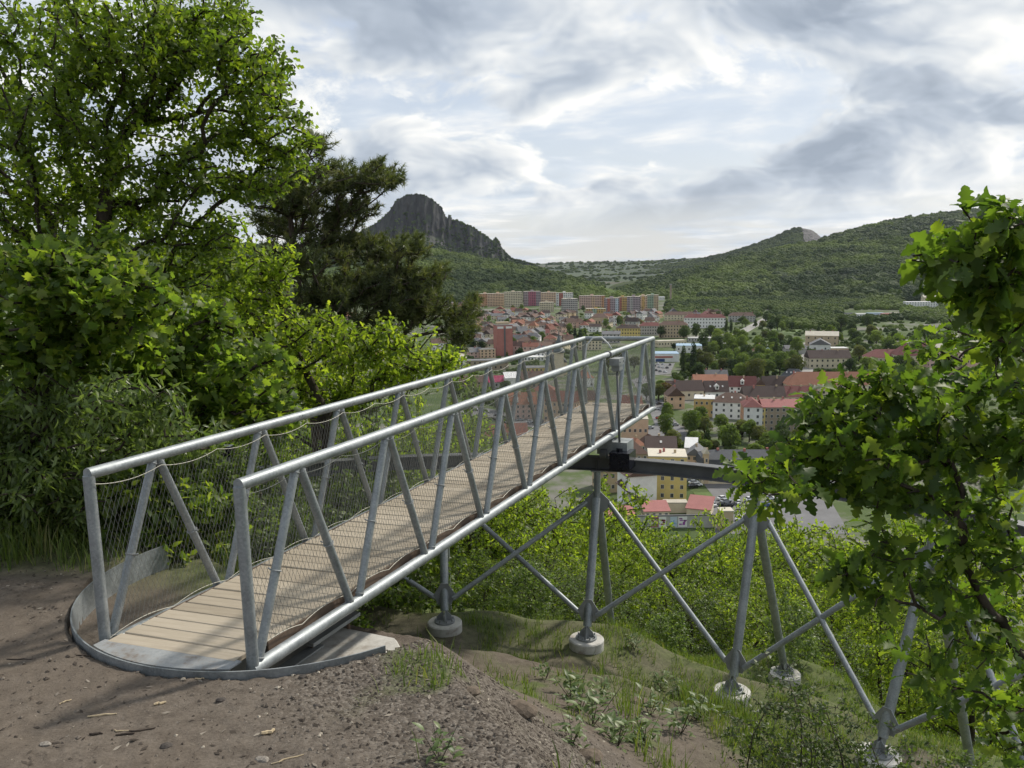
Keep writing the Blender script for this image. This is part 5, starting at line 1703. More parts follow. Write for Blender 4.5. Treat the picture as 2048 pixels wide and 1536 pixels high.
for (zone, wl_, rf_), L_ in keys.items():
    L_.sort(key=lambda q_: q_[4])
    for k, g_ in enumerate(L_):
        if len(L_) == 1:
            g_[0]['label'] = '%s house with %s roof %s' % (wl_, RN[rf_], zone)
        else:
            g_[0]['label'] = '%s house with %s roof %s, %s from left' % (wl_, RN[rf_], zone, ORD[k])

# --- streets and car parks
def sheet(name, label, poly, mat, dz):
    P_ = np.array([at_level(a, b, TOWN_Z) for a, b in poly])
    P_[:, 2] = TOWN_Z + dz
    n_ = len(P_)
    V = np.r_[P_, P_ - [0, 0, 0.3]]
    j = np.arange(n_)
    side = np.c_[j, j + n_, (j + 1) % n_ + n_, (j + 1) % n_]
    me = bpy.data.meshes.new(name)
    me.from_pydata([tuple(q_) for q_ in V], [], [tuple(range(n_))] + [tuple(int(i) for i in q_) for q_ in side])
    o = link(name, me, mat)
    tag(o, label, kind='structure')
    return o


sheet('car_park', 'grey asphalt car park below the runway beam', [(1372, 945), (1400, 958), (1420, 985), (1430, 1068), (1700, 1068), (1660, 1000), (1560, 972), (1440, 962), (1396, 940)], ASPHALT, 0.10)
sheet('road', 'street bend at the far end of the footbridge', [(1262, 760), (1300, 748), (1318, 790), (1345, 835), (1380, 872), (1384, 906), (1300, 912), (1270, 860), (1310, 850), (1290, 800)], ASPHALT, 0.10)
sheet('road', 'street climbing between park and school', [(1596, 758), (1632, 758), (1624, 722), (1616, 700), (1618, 684), (1606, 684), (1606, 700), (1600, 722)], PAVING, 0.12)
sheet('road', 'far road leading out of the valley', [(1400, 702), (1422, 702), (1500, 662), (1545, 634), (1562, 624), (1550, 622), (1530, 634), (1480, 660)], PAVING, 0.12)
sheet('road', 'street of parked cars seen through the left mesh', [(905, 826), (1080, 858), (1150, 866), (1200, 850), (1080, 838), (920, 806)], ASPHALT, 0.14)
sheet('car_park', 'supermarket car park beside the far end post', [(1300, 752), (1340, 748), (1350, 726), (1300, 728)], ASPHALT, 0.16)
sheet('meadow', 'pale green meadow by the far road', [(1540, 662), (1600, 668), (1604, 655), (1560, 648)], LAWN, 0.10)
sheet('lawn', 'small lawn beside the yellow house', [(1386, 985), (1420, 985), (1428, 996), (1394, 998)], LAWN, 0.22)
sheet('lawn', 'lawn strip at the street bend', [(1308, 800), (1340, 798), (1340, 790), (1308, 792)], LAWN, 0.22)
base = at_level(1405, 1006, TOWN_Z)
o = MB().box((0, 0, 0.9), (9.5, 0.2, 1.8)).build('fence', plain('pale_fence', (0.55, 0.58, 0.58), 0.6), None, False, tuple(base))
tag(o, 'pale panel fence below the small lawn by the yellow house', 'fence')

# --- cars
def car_meshes():
    prof = [(-2.1, 0.35), (2.1, 0.35), (2.15, 0.72), (1.95, 0.92), (1.05, 0.98), (-1.75, 1.0), (-2.1, 0.85)]
    body = MB().prism([(x, -0.86, z) for x, z in prof], (0, 1.72, 0))
    cab = [(-1.75, 0.98), (1.1, 0.96), (0.35, 1.46), (-1.15, 1.48)]
    c = MB()
    V = np.array([(x, s * (0.80 if z < 1.2 else 0.62), z) for s in (-1, 1) for x, z in cab])
    c.add(V, np.array([[0, 1, 2, 3], [7, 6, 5, 4], [0, 4, 5, 1], [1, 5, 6, 2], [3, 2, 6, 7], [0, 3, 7, 4]]))
    r = MB()
    V = np.array([(x, y, z) for z in (1.465, 1.52) for x, y in ((-1.2, -0.63), (0.4, -0.63), (0.4, 0.63), (-1.2, 0.63))])
    r.add(V, np.array([[3, 2, 1, 0], [4, 5, 6, 7], [0, 1, 5, 4], [1, 2, 6, 5], [2, 3, 7, 6], [3, 0, 4, 7]]))
    wh = MB().bar((0, -0.1, 0), (0, 0.1, 0), 0.33, 12)
    return body, c, r, wh


CB, CC, CR, CW = [q_.mesh(n_) for q_, n_ in zip(car_meshes(), ('body', 'cabin', 'roof', 'wheel'))]
CC.materials.append(GLASS)
CW.materials.append(plain('tyre', (0.02, 0.02, 0.02), 0.8))
CARC = {}
for nm, c_ in dict(white=(0.72, 0.73, 0.74), silver=(0.42, 0.44, 0.46), black=(0.015, 0.016, 0.018), red=(0.35, 0.03, 0.025), blue=(0.04, 0.08, 0.22), grey=(0.16, 0.17, 0.18)).items():
    pm = plain('car_paint_' + nm, c_, 0.25, 0.04, 1.0, metal=0.2 if nm != 'white' else 0.0, spec=0.6)
    bm_, rm_ = CB.copy(), CR.copy()
    bm_.materials.append(pm)
    rm_.materials.append(pm)
    CARC[nm] = (bm_, rm_)


def car(px, py, col, yaw, where):
    base = at_level(px, py, TOWN_Z)
    t_ = thing('parked_car', None, 'car', (base[0], base[1], TOWN_Z + 0.18), math.radians(yaw), 'parked cars in the town')
    link('body', CARC[col][0], None, t_)
    link('cabin', CC, None, t_)
    link('roof', CARC[col][1], None, t_)
    for x in (-1.3, 1.3):
        for y in (-0.78, 0.78):
            link('wheel', CW, None, t_, (x, y, 0.33))
    return (t_, where, col, px)


cars = []
for x, y, c_, a_ in ((1382, 962, 'silver', 10), (1388, 968, 'white', 12), (1394, 973, 'white', 14), (1386, 976, 'black', 12), (1424, 1012, 'white', 100), (1446, 1000, 'white', 20), (1452, 1006, 'silver', 20), (1447, 1013, 'black', 10), (1456, 1014, 'black', 15), (1475, 1008, 'white', 95), (1500, 1002, 'white', 20), (1540, 1000, 'white', 8), (1478, 1040, 'white', 60), (1530, 1014, 'blue', 20), (1515, 992, 'silver', 15)):
    cars.append(car(x, y, c_, a_, 'in the car park below the runway beam'))
for x, y, c_, a_ in ((1318, 810, 'black', 20), (1330, 812, 'grey', 15), (1312, 820, 'white', 40), (1300, 858, 'silver', 15), (1330, 862, 'white', 10), (1340, 848, 'black', 20), (1350, 852, 'silver', 15), (1318, 838, 'red', 35), (1296, 770, 'white', 40), (1302, 782, 'silver', 45)):
    cars.append(car(x, y, c_, a_, 'at the street bend by the deck end'))
for x, y in ((1310, 733), (1318, 735), (1326, 736), (1334, 737), (1312, 742), (1320, 744), (1330, 745), (1316, 729), (1340, 731), (1326, 730)):
    cars.append(car(x, y, rng.choice(['white', 'silver', 'grey', 'black', 'red']), rng.choice([90, 85, 95]), 'at the supermarket'))
for x, y, c_, a_ in ((930, 818, 'white', 20), (950, 822, 'silver', 20), (972, 826, 'white', 18), (994, 832, 'grey', 16), (1022, 838, 'white', 14), (1040, 842, 'silver', 14), (1060, 846, 'white', 12), (1092, 850, 'black', 12)):
    cars.append(car(x, y, c_, a_, 'in the street behind the left mesh'))
for x, y, c_, a_ in ((1612, 712, 'black', 80), (1618, 728, 'white', 85), (1604, 724, 'white', 85), (1609, 704, 'silver', 85)):
    cars.append(car(x, y, c_, a_, 'in the street below the old tan building'))
for x, y, c_, a_ in ((1508, 652, 'white', 40), (1522, 644, 'red', 45), (1468, 674, 'white', 30)):
    cars.append(car(x, y, c_, a_, 'on the far road'))
keys = {}
for g_ in cars:
    keys.setdefault((g_[1], g_[2]), []).append(g_)
for (wh_, c_), L_ in keys.items():
    L_.sort(key=lambda q_: q_[3])
    for k, g_ in enumerate(L_):
        g_[0]['label'] = '%s car parked %s' % (c_, wh_) if len(L_) == 1 else '%s car parked %s, %s from left' % (c_, wh_, ORD[k])

# --- town trees: real trunks and leafy crowns, copied
def leaf_crown(seed, R, Hh, lobes, nleaf, size, z0, shape='round'):
    r = np.random.default_rng(seed)
    C = []
    for k in range(lobes):
        if shape == 'column':
            h = (k + 0.5) / lobes
            C.append((r.normal(0, R * 0.12), r.normal(0, R * 0.12), z0 + Hh * h, R * (0.55 + 0.5 * math.sin(math.pi * min(1, h * 0.9 + 0.12))) * 0.8, Hh / lobes * 1.3))
        elif shape == 'cone':
            h = (k + 0.5) / lobes
            a = k * 2.4
            C.append((math.cos(a) * R * 0.25 * (1 - h), math.sin(a) * R * 0.25 * (1 - h), z0 + Hh * h, R * (1.05 - h) * 0.85, Hh / lobes * 1.1))
        else:
            a, h = k * 2.399, r.random()
            rr_ = R * 0.62 * math.sqrt(r.random()) * math.sqrt(max(0.05, 1 - (2 * h - 0.9) ** 2 * 0.8))
            q_ = R * r.uniform(0.34, 0.56)
            C.append((math.cos(a) * rr_, math.sin(a) * rr_, z0 + Hh * (0.18 + 0.68 * h), q_, q_ * 0.8))
    C = np.array(C)
    wgt = C[:, 3] ** 2
    idx = r.choice(len(C), nleaf, p=wgt / wgt.sum())
    d = r.normal(0, 1, (nleaf, 3))
    d /= np.linalg.norm(d, axis=1)[:, None]
    d[:, 2] = np.where(d[:, 2] < -0.35, -d[:, 2], d[:, 2])
    rad = r.uniform(0.72, 1.06, nleaf)
    P_ = C[idx, :3] + d * np.c_[C[idx, 3], C[idx, 3], C[idx, 4]] * rad[:, None]
    nrm = d + r.normal(0, 0.45, (nleaf, 3))
    nrm /= np.linalg.norm(nrm, axis=1)[:, None]
    t1 = np.cross(nrm, r.normal(0, 1, (nleaf, 3)))
    t1 /= np.linalg.norm(t1, axis=1)[:, None]
    t2 = np.cross(nrm, t1)
    s1, s2 = size * r.uniform(0.5, 1.2, nleaf)[:, None], size * r.uniform(0.4, 0.9, nleaf)[:, None]
    V = np.stack([P_ - t1 * s1, P_ - t2 * s2 * 0.8 + t1 * s1 * 0.2, P_ + t1 * s1, P_ + t2 * s2], 1).reshape(-1, 3)
    F = np.arange(nleaf * 4).reshape(-1, 4)
    core = MB()
    return V, F, np.repeat(r.random(nleaf), 4), C


TREE_MATS = {k: crown_mat('crown_' + k, a, b) for k, (a, b) in dict(green=((0.060, 0.102, 0.026), (0.185, 0.240, 0.058)), dark=((0.024, 0.046, 0.018), (0.070, 0.105, 0.034)), olive=((0.075, 0.090, 0.030), (0.150, 0.165, 0.055)), rust=((0.085, 0.065, 0.030), (0.16, 0.115, 0.05))).items()}


def tree_proto(seed, R, Hc, trunk, lobes, nleaf, size, shape, mats):
    V, F, rv_, C = leaf_crown(seed, R, Hc, lobes, nleaf, size, trunk, shape)
    out = {}
    for k in mats:
        me = raw_mesh('crown', V, [F])
        add_attr(me, 'rnd', rv_)
        me.materials.append(TREE_MATS[k])
        out[k] = me
    tb = MB().tube([(0, 0, -0.6), (0.05, 0, trunk * 0.6), (0, 0.1, trunk + Hc * 0.5)], [R * 0.075 + 0.08, R * 0.06 + 0.06, R * 0.02], 7)
    for k in range(min(6, len(C))):
        tb.tube([(0, 0.05, trunk * 0.8), tuple((C[k, :3] * 0.6 + np.array([0, 0, trunk * 0.35]))), tuple(C[k, :3])], [R * 0.035, R * 0.02, R * 0.008], 5)
    tm = tb.mesh('trunk', True)
    tm.materials.append(BARK)
    return tm, out


PROT = {'broad': [tree_proto(100 + k, 4.6 + 0.5 * k, 8.0 + k, 2.2, 15 + 2 * k, 2100, 0.55, 'round', ['green', 'dark', 'olive', 'rust']) for k in range(4)],
        'poplar': [tree_proto(200 + k, 2.4, 19.0, 2.0, 11, 1500, 0.5, 'column', ['dark']) for k in range(2)],
        'fir': [tree_proto(300, 3.2, 12.0, 1.2, 9, 1300, 0.5, 'cone', ['dark'])]}
trees = []


def town_tree(px, py, kind, colr, scale, where, word=None, z=TOWN_Z):
    tm, cm = PROT[kind][rng.integers(len(PROT[kind]))]
    base = at_level(px, py, z)
    t_ = thing({'broad': 'broadleaf_tree', 'poplar': 'poplar_tree', 'fir': 'fir_tree'}[kind], None, 'tree', base, rng.uniform(0, 6.28), 'trees in the town and park')
    t_.scale = (scale * rng.uniform(0.9, 1.12), scale * rng.uniform(0.9, 1.12), scale * rng.uniform(0.88, 1.15))
    link('trunk', tm, None, t_)
    link('crown', cm[colr], None, t_)
    trees.append((t_, where, kind, colr, px))


def tree_zone(poly, n, where, p=(.55, .3, .15, 0), lo=0.75, hi=1.3, sep=5.0):
    poly_ = np.array(poly, float)
    got, tries, mine = 0, 0, []
    while got < n and tries < 2500:
        tries += 1
        x, y = rng.uniform(poly_[:, 0].min(), poly_[:, 0].max()), rng.uniform(poly_[:, 1].min(), poly_[:, 1].max())
        if not in_poly(np.array([[x, y]]), poly)[0]:
            continue
        w_ = at_level(x, y, TOWN_Z)
        if not all(math.hypot(w_[0] - a, w_[1] - b) > q * 0.8 + 2 for a, b, q in FOOT):
            continue
        if any(math.hypot(w_[0] - a, w_[1] - b) < sep for a, b in mine):
            continue
        mine.append((w_[0], w_[1]))
        kind = 'fir' if rng.random() < 0.06 else 'broad'
        c_ = 'dark' if kind == 'fir' else ['green', 'dark', 'olive', 'rust'][rng.choice(4, p=p)]
        town_tree(x, y, kind, c_, rng.uniform(lo, hi), where)
        got += 1


for x, y, s_ in ((1366, 752, 1.05), (1386, 754, 1.2), (1452, 672, 1.0), (1462, 670, 0.9)):
    town_tree(x, y, 'poplar', 'dark', s_, 'standing as a dark column right of the supermarket' if x < 1400 else 'far behind the park as a dark column')
town_tree(1330, 800, 'broad', 'rust', 1.05, 'beside the far end post')
for x, y, s_ in ((1322, 676, 1.25), (1368, 682, 1.35), (1392, 680, 1.2), (1420, 680, 1.3), (1348, 702, 0.8)):
    town_tree(x, y, 'broad', 'dark', s_, 'in front of the tan housing block')
for x, y, s_ in ((1150, 676, 1.0), (1160, 678, 1.0), (1140, 677, 0.9), (1170, 674, 0.85)):
    town_tree(x, y, 'fir', 'dark', s_, 'left of the arched hall')
for x, y, s_, c_ in ((1240, 745, 1.5, 'olive'), (1216, 742, 1.35, 'olive'), (1268, 742, 1.2, 'olive'), (1256, 654, 1.2, 'green'), (1040, 722, 0.9, 'dark'), (1032, 706, 1.0, 'green')):
    town_tree(x, y, 'broad', c_, s_, 'near the far end rail')
town_tree(1014, 820, 'broad', 'green', 1.0, 'seen through the mesh left of the orange roof')
tree_zone([(1340, 760), (1400, 700), (1500, 670), (1600, 690), (1598, 755), (1520, 770), (1420, 764)], 72, 'in the park beyond the supermarket', (.62, .23, .15, 0), 0.8, 1.35, 5)
tree_zone([(1330, 880), (1390, 845), (1500, 872), (1640, 872), (1720, 890), (1640, 915), (1420, 915), (1340, 905)], 34, 'in the thick row before the slate roof', (.6, .15, .25, 0), 0.6, 0.95, 4.5)
tree_zone([(890, 606), (1330, 614), (1320, 650), (1100, 720), (930, 720)], 54, 'among the old town houses', (.4, .45, .12, .03), 0.5, 0.95, 6)
tree_zone([(1590, 662), (1740, 648), (1960, 660), (1980, 730), (1720, 745), (1690, 700)], 52, 'around the school', (.5, .4, .1, 0), 0.8, 1.35, 5.5)
tree_zone([(1690, 746), (1860, 748), (1850, 775), (1700, 772)], 14, 'in front of the school', (.35, .55, .1, 0), 0.9, 1.3, 6)
tree_zone([(1480, 640), (1600, 645), (1600, 664), (1490, 672)], 14, 'along the far road', (.6, .25, .15, 0), 0.8, 1.2, 7)
tree_zone([(1290, 798), (1335, 770), (1350, 850), (1330, 850)], 5, 'along the street bend', (.6, .3, .1, 0), 0.6, 0.9, 5)
tree_zone([(1400, 925), (1700, 925), (1780, 960), (1640, 990)], 12, 'behind the runway beam on the right', (.4, .5, .1, 0), 0.7, 1.0, 5)
tree_zone([(300, 600), (880, 600), (880, 830), (300, 830)], 14, 'of the valley glimpsed through the left trees', (.4, .5, .1, 0), 0.8, 1.4, 12)
tree_zone([(905, 760), (1060, 800), (1060, 830), (905, 800)], 7, 'seen through the left mesh', (.5, .4, .1, 0), 0.6, 0.9, 6)
keys = {}
for g_ in trees:
    keys.setdefault((g_[1], g_[2], g_[3]), []).append(g_)
CN = dict(green='fresh green', dark='dark green', olive='olive green', rust='rust brown')
KN = dict(broad='broadleaf tree', poplar='poplar', fir='fir')
TENS = ORD + ['twenty-' + q_ for q_ in ORD[:9]] + ['thirtieth'] + ['thirty-' + q_ for q_ in ORD[:9]] + ['fortieth'] + ['forty-' + q_ for q_ in ORD[:9]] + ['fiftieth'] + ['fifty-' + q_ for q_ in ORD[:9]]
for (wh_, kd, c_), L_ in keys.items():
    L_.sort(key=lambda q_: q_[4])
    for k, g_ in enumerate(L_):
        g_[0]['label'] = '%s %s %s' % (CN[c_], KN[kd], wh_) if len(L_) == 1 else '%s %s %s, %s from left' % (CN[c_], KN[kd], wh_, TENS[k])

# --- low growth that closes the gaps between houses and park trees
xs = rng.uniform(880, 2060, 9000)
ys = 600 + (rng.random(9000) ** 0.8) * 400
pt = np.c_[xs, ys]
keep = in_poly(pt, [(1330, 770), (1400, 690), (1480, 640), (1600, 640), (1700, 640), (2060, 640), (2060, 980), (1700, 960), (1640, 900), (1330, 915), (1330, 880), (1600, 870), (1640, 800), (1600, 770)]) | in_poly(pt, [(885, 604), (1330, 612), (1330, 650), (1240, 660), (1110, 745), (905, 745)]) | in_poly(pt, [(900, 745), (1100, 745), (1060, 830), (900, 800)])
pt = pt[keep]
w3 = np.array([at_level(a, b, TOWN_Z) for a, b in pt])
ok = np.ones(len(w3), bool)
for fx, fy, fr in FOOT:
    ok &= np.hypot(w3[:, 0] - fx, w3[:, 1] - fy) > fr * 1.0 + 2.5
roads = [[(1596, 760), (1634, 760), (1626, 720), (1618, 682), (1604, 682), (1598, 722)], [(1395, 704), (1424, 704), (1502, 664), (1565, 624), (1548, 620), (1478, 660)], [(1300, 752), (1342, 750), (1352, 724), (1300, 726)], [(1370, 940), (1400, 955), (1432, 1070), (1700, 1070), (1660, 1000), (1560, 970), (1440, 958)]]
for rd in roads:
    ok &= ~in_poly(pt, rd)
w3 = w3[ok]
w3 = w3[rng.random(len(w3)) < np.clip((w3[:, 1] / 900.0) ** 1.6, 0.25, 1)]
wood('shrubbery', 'hedges and low shrubs between the houses and park trees', w3 + [0, 0, 0.8], 3.0 + 5.0 * rng.random(len(w3)) ** 2, NG_A)

# ------------------------------------------------------------------ near trees
def strip_leaf(half, fold=0.14, curve=0.16, wave=0.0):
    """leaf along +x, blade folded along its midrib; half = outline (x, y) of one side"""
    h = np.array(half, float)
    n = len(h)
    V = [(x, 0, -curve * x * x) for x, _ in h]
    F3, F4 = [], []
    for s in (1, -1):
        b = len(V)
        V += [(x, s * y, -curve * x * x + fold * y + wave * math.sin(9 * x + s)) for x, y in h]
        for i in range(n - 1):
            q = [i, b + i, b + i + 1, i + 1] if s < 0 else [i, i + 1, b + i + 1, b + i]
            if h[i, 1] == 0:
                F3.append([q[0], q[2], q[3]] if s < 0 else [q[0], q[1], q[2]])
            elif h[i + 1, 1] == 0:
                F3.append([q[0], q[1], q[3]] if s < 0 else [q[0], q[1], q[3]])
            else:
                F4.append(q)
    return np.array(V, float), np.array(F3).reshape(-1, 3), np.array(F4).reshape(-1, 4)


OAK_FINE = strip_leaf([(0, 0), (0.07, 0.012), (0.16, 0.055), (0.22, 0.12), (0.275, 0.065), (0.33, 0.085), (0.385, 0.19), (0.43, 0.20), (0.47, 0.105), (0.52, 0.13), (0.58, 0.26), (0.635, 0.27), (0.675, 0.15), (0.73, 0.17), (0.785, 0.245), (0.83, 0.22), (0.865, 0.13), (0.92, 0.135), (0.97, 0.08), (1.0, 0)], 0.38, 0.42, 0.03)
OAK_LOW = strip_leaf([(0, 0), (0.34, 0.23), (0.48, 0.13), (0.74, 0.28), (1.0, 0)], 0.2, 0.2)
OVATE = strip_leaf([(0, 0), (0.35, 0.26), (0.7, 0.18), (1.0, 0)], 0.2, 0.25)
NARROW = strip_leaf([(0, 0), (0.3, 0.15), (0.65, 0.12), (1.0, 0)], 0.25, 0.45)
MAPLE_O = [(0.02, 0.0), (-0.05, 0.20), (0.10, 0.22), (0.05, 0.46), (0.30, 0.30), (0.52, 0.58), (0.60, 0.26), (0.80, 0.24), (1.0, 0.0)]


def maple_leaf():
    o = np.array(MAPLE_O)
    pts = np.r_[o, np.c_[o[-2:0:-1, 0], -o[-2:0:-1, 1]]]
    c = np.array([0.3, 0.0])
    V = np.r_[[[c[0], c[1], 0.03]], np.c_[pts, -0.14 * np.hypot(pts[:, 0] - 0.3, pts[:, 1])]]
    n = len(pts)
    F = np.array([[0, 1 + i, 1 + (i + 1) % n] for i in range(n)])
    return V, F[:, ::-1].copy(), np.zeros((0, 4), int)


MAPLE = maple_leaf()


def frames(d, n):
    d = d / (np.linalg.norm(d, axis=1)[:, None] + 1e-9)
    n = n - d * np.sum(n * d, 1)[:, None]
    n /= np.linalg.norm(n, axis=1)[:, None] + 1e-9
    b = np.cross(n, d)
    return np.stack([d, b, n], 2)


def leaf_cloud(T, P, R, S):
    V, F3, F4 = T
    k = len(V)
    W = P[:, None, :] + S[:, None, None] * np.einsum('nij,kj->nki', R, V)
    o = (np.arange(len(P)) * k)[:, None, None]
    fs = []
    if len(F3):
        fs.append((F3[None] + o).reshape(-1, 3))
    if len(F4):
        fs.append((F4[None] + o).reshape(-1, 4))
    return W.reshape(-1, 3), fs, k


def blob(px, py, rx, ry, depth, rz, n, r, hollow=0.0):
    c = at_depth(px, py, depth)
    k = depth / F_PX
    d = r.normal(0, 1, (n, 3))
    d /= np.linalg.norm(d, axis=1)[:, None]
    q = (hollow + (1 - hollow) * r.random(n)) ** (1 / 2.4)
    return c + d * q[:, None] * np.array([rx * k, rz, ry * k])


def grow(trunk, tips, seg=0.3, wob=0.05, alpha=0.35, lift=0.12, seed=0):
    r = np.random.default_rng(seed)
    trunk = np.array(trunk, float)
    L = np.r_[0, np.cumsum(np.linalg.norm(np.diff(trunk, axis=0), axis=1))]
    m = max(3, int(L[-1] / seg))
    s = np.linspace(0, L[-1], m)
    pos = [np.array([np.interp(q, L, trunk[:, k]) for k in range(3)]) for q in s]
    par = [-1] + list(range(m - 1))
    pl = list(s)
    PA = np.zeros((60000, 3))
    PLA = np.zeros(60000)
    PA[:m], PLA[:m] = pos, pl
    n = m
    tips = np.asarray(tips)
    first = np.min(np.linalg.norm(tips[:, None] - PA[None, :m:4], axis=2), axis=1)
    order = np.argsort(first)
    parent = np.full(60000, -1)
    parent[:m] = par
    tipnode = []
    low = int(m * 0.25)
    for t in order:
        p = tips[t]
        dv = PA[low:n] - p
        d = np.linalg.norm(dv, axis=1)
        cost = d + alpha * PLA[low:n] + 0.5 * np.maximum(0, dv[:, 2])
        q = int(np.argmin(cost)) + low
        a = PA[q]
        dist = np.linalg.norm(p - a)
        k = max(1, int(math.ceil(dist / seg)))
        mid = (a + p) / 2 + np.array([0, 0, lift * dist]) + r.normal(0, wob * dist, 3)
        prev = q
        for i in range(1, k + 1):
            u = i / k
            x = (1 - u) ** 2 * a + 2 * u * (1 - u) * mid + u * u * p
            if i < k:
                x = x + r.normal(0, wob * seg * 0.5, 3)
            PA[n] = x
            PLA[n] = PLA[prev] + np.linalg.norm(x - PA[prev])
            parent[n] = prev
            prev = n
            n += 1
        tipnode.append(prev)
    return PA[:n].copy(), parent[:n].copy(), np.array(tipnode), m


def limb_mesh(pos, parent, r_base, r_tip, power=0.45, sides=7):
    n = len(pos)
    cnt = np.zeros(n)
    kids = [[] for _ in range(n)]
    for i in range(n):
        if parent[i] >= 0:
            kids[parent[i]].append(i)
    for i in range(n - 1, -1, -1):
        if not kids[i]:
            cnt[i] = 1
        if parent[i] >= 0:
            cnt[parent[i]] += cnt[i]
    # nodes are appended after their parents, so one backward sweep is enough
    rad = r_tip + (r_base - r_tip) * (cnt / cnt.max()) ** power
    mb = MB()
    stack = [(0, None)]
    while stack:
        i, fr = stack.pop()
        chain = [fr, i] if fr is not None else [i]
        while kids[i]:
            ks = sorted(kids[i], key=lambda k: -cnt[k])
            for k in ks[1:]:
                stack.append((k, i))
            i = ks[0]
            chain.append(i)
        if len(chain) < 2:
            continue
        rr = rad[chain].copy()
        if fr is not None:
            rr[0] = min(rr[0], rr[1] * 1.15)
        mb.tube(pos[chain], rr, sides if rr[0] > 0.02 else 4, False)
    return mb


def twig_leaves(pos, parent, tipnode, per, length, spread, r, droop=0.1, size=(0.8, 1.2), up=0.9, back=0.35):
    tip = pos[tipnode]
    pd = tip - pos[parent[tipnode]]
    pd /= np.linalg.norm(pd, axis=1)[:, None] + 1e-9
    n = len(tip) * per
    T = np.repeat(tip, per, 0)
    D = np.repeat(pd, per, 0)
    u = r.random(n)[:, None]
    P = T - D * u * back + r.normal(0, spread, (n, 3)) * (0.4 + 0.6 * u)
    d = D * 0.55 + r.normal(0, 0.75, (n, 3)) - np.array([0, 0, droop])
    nn = np.array([0, 0, up]) + r.normal(0, 0.55, (n, 3))
    return P, frames(d, nn), length * r.uniform(*size, n)


def foliage_obj(name, T, P, R, S, mat, parent, r, kind='stuff', tone=None):
    V, fs, k = leaf_cloud(T, P, R, S)
    V = V - np.array(parent.location)
    me = raw_mesh(name, V, fs, True)
    add_attr(me, 'rnd', np.repeat(np.clip((tone if tone is not None else 0) + r.random(len(P)), 0, 1), k))
    o = link(name, me, mat, parent)
    if kind:
        o['kind'] = kind
    return o


def local(mb, root):
    off = np.array(root.location)
    mb.V = [v - off for v in mb.V]
    return mb


def leaf_objects(T, P, R, S, mat, parent, r, n, variants=6):
    """the nearest leaves as single parts sharing a few blade meshes"""
    d = np.linalg.norm(P, axis=1)
    pj = project(P)
    vis = (pj[:, 0] > -30) & (pj[:, 0] < 2078) & (pj[:, 1] > -30) & (pj[:, 1] < 1566) & (P[:, 1] > 0.5)
    idx = np.argsort(np.where(vis, d / S, 1e9))[:n]
    mes = []
    for k in range(variants):
        V = T[0].copy()
        V[:, 2] += 0.05 * np.sin(V[:, 0] * (3 + k) + k) + 0.10 * (k % 3 - 1) * V[:, 0] ** 2
        me = raw_mesh('leaf', V, [f for f in T[1:] if len(f)], True)
        add_attr(me, 'rnd', np.full(len(V), (k + 0.5) / variants))
        me.materials.append(mat)
        mes.append(me)
    off = np.array(parent.location)
    for i in idx:
        o = link('leaf', mes[int(r.integers(variants))], None, parent)
        M = np.eye(4)
        M[:3, :3] = R[i] * S[i]
        M[:3, 3] = P[i] - off
        o.matrix_basis = Matrix(M.tolist())
    rest = np.ones(len(P), bool)
    rest[idx] = False
    return rest


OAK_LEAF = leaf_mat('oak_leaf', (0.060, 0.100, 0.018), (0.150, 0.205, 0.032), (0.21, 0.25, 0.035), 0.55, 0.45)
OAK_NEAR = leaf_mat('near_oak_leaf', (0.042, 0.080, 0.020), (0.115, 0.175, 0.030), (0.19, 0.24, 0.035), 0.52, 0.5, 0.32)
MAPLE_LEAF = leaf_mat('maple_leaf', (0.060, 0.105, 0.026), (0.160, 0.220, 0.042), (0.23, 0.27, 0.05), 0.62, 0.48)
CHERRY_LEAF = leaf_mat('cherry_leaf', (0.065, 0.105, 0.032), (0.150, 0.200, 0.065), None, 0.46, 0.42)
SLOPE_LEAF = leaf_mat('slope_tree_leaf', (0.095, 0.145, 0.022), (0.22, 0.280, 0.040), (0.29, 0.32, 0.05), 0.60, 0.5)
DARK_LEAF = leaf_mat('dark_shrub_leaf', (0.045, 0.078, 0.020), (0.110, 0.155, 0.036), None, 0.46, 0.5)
SHRUB_LEAF = leaf_mat('thin_shrub_leaf', (0.028, 0.050, 0.016), (0.075, 0.110, 0.030), None, 0.4, 0.5)
NEEDLE = leaf_mat('pine_needle', (0.045, 0.060, 0.026), (0.110, 0.128, 0.052), (0.16, 0.16, 0.07), 0.32, 0.5)

# --- tall oak at the upper left
r = np.random.default_rng(31)
DO = 9.5
B = [(60, 90, 150, 120, 90), (220, 60, 140, 95, 90), (400, 60, 95, 85, 60), (500, 125, 85, 75, 50), (555, 175, 45, 45, 20), (540, 235, 40, 35, 12), (120, 230, 160, 110, 90), (290, 195, 80, 60, 20), (430, 275, 110, 55, 45), (585, 312, 68, 45, 36), (340, 350, 120, 55, 45), (490, 365, 85, 40, 32),
     (90, 400, 140, 110, 90), (230, 430, 130, 70, 55), (595, 218, 16, 20, 8), (-80, 250, 140, 260, 90), (400, 460, 110, 40, 26), (300, 120, 90, 60, 30), (470, 20, 50, 40, 14), (380, 500, 90, 40, 20), (60, 520, 130, 60, 34), (320, 560, 110, 50, 30), (450, 540, 70, 40, 16), (180, 540, 90, 40, 20)]
tips = np.concatenate([blob(x, y, a, b, DO + r.uniform(-0.7, 0.9), 0.75, int(n * 0.98), r) for x, y, a, b, n in B])
base = at_depth(70, 1100, DO)
base[2] = gz(base[0], base[1]) - 0.2
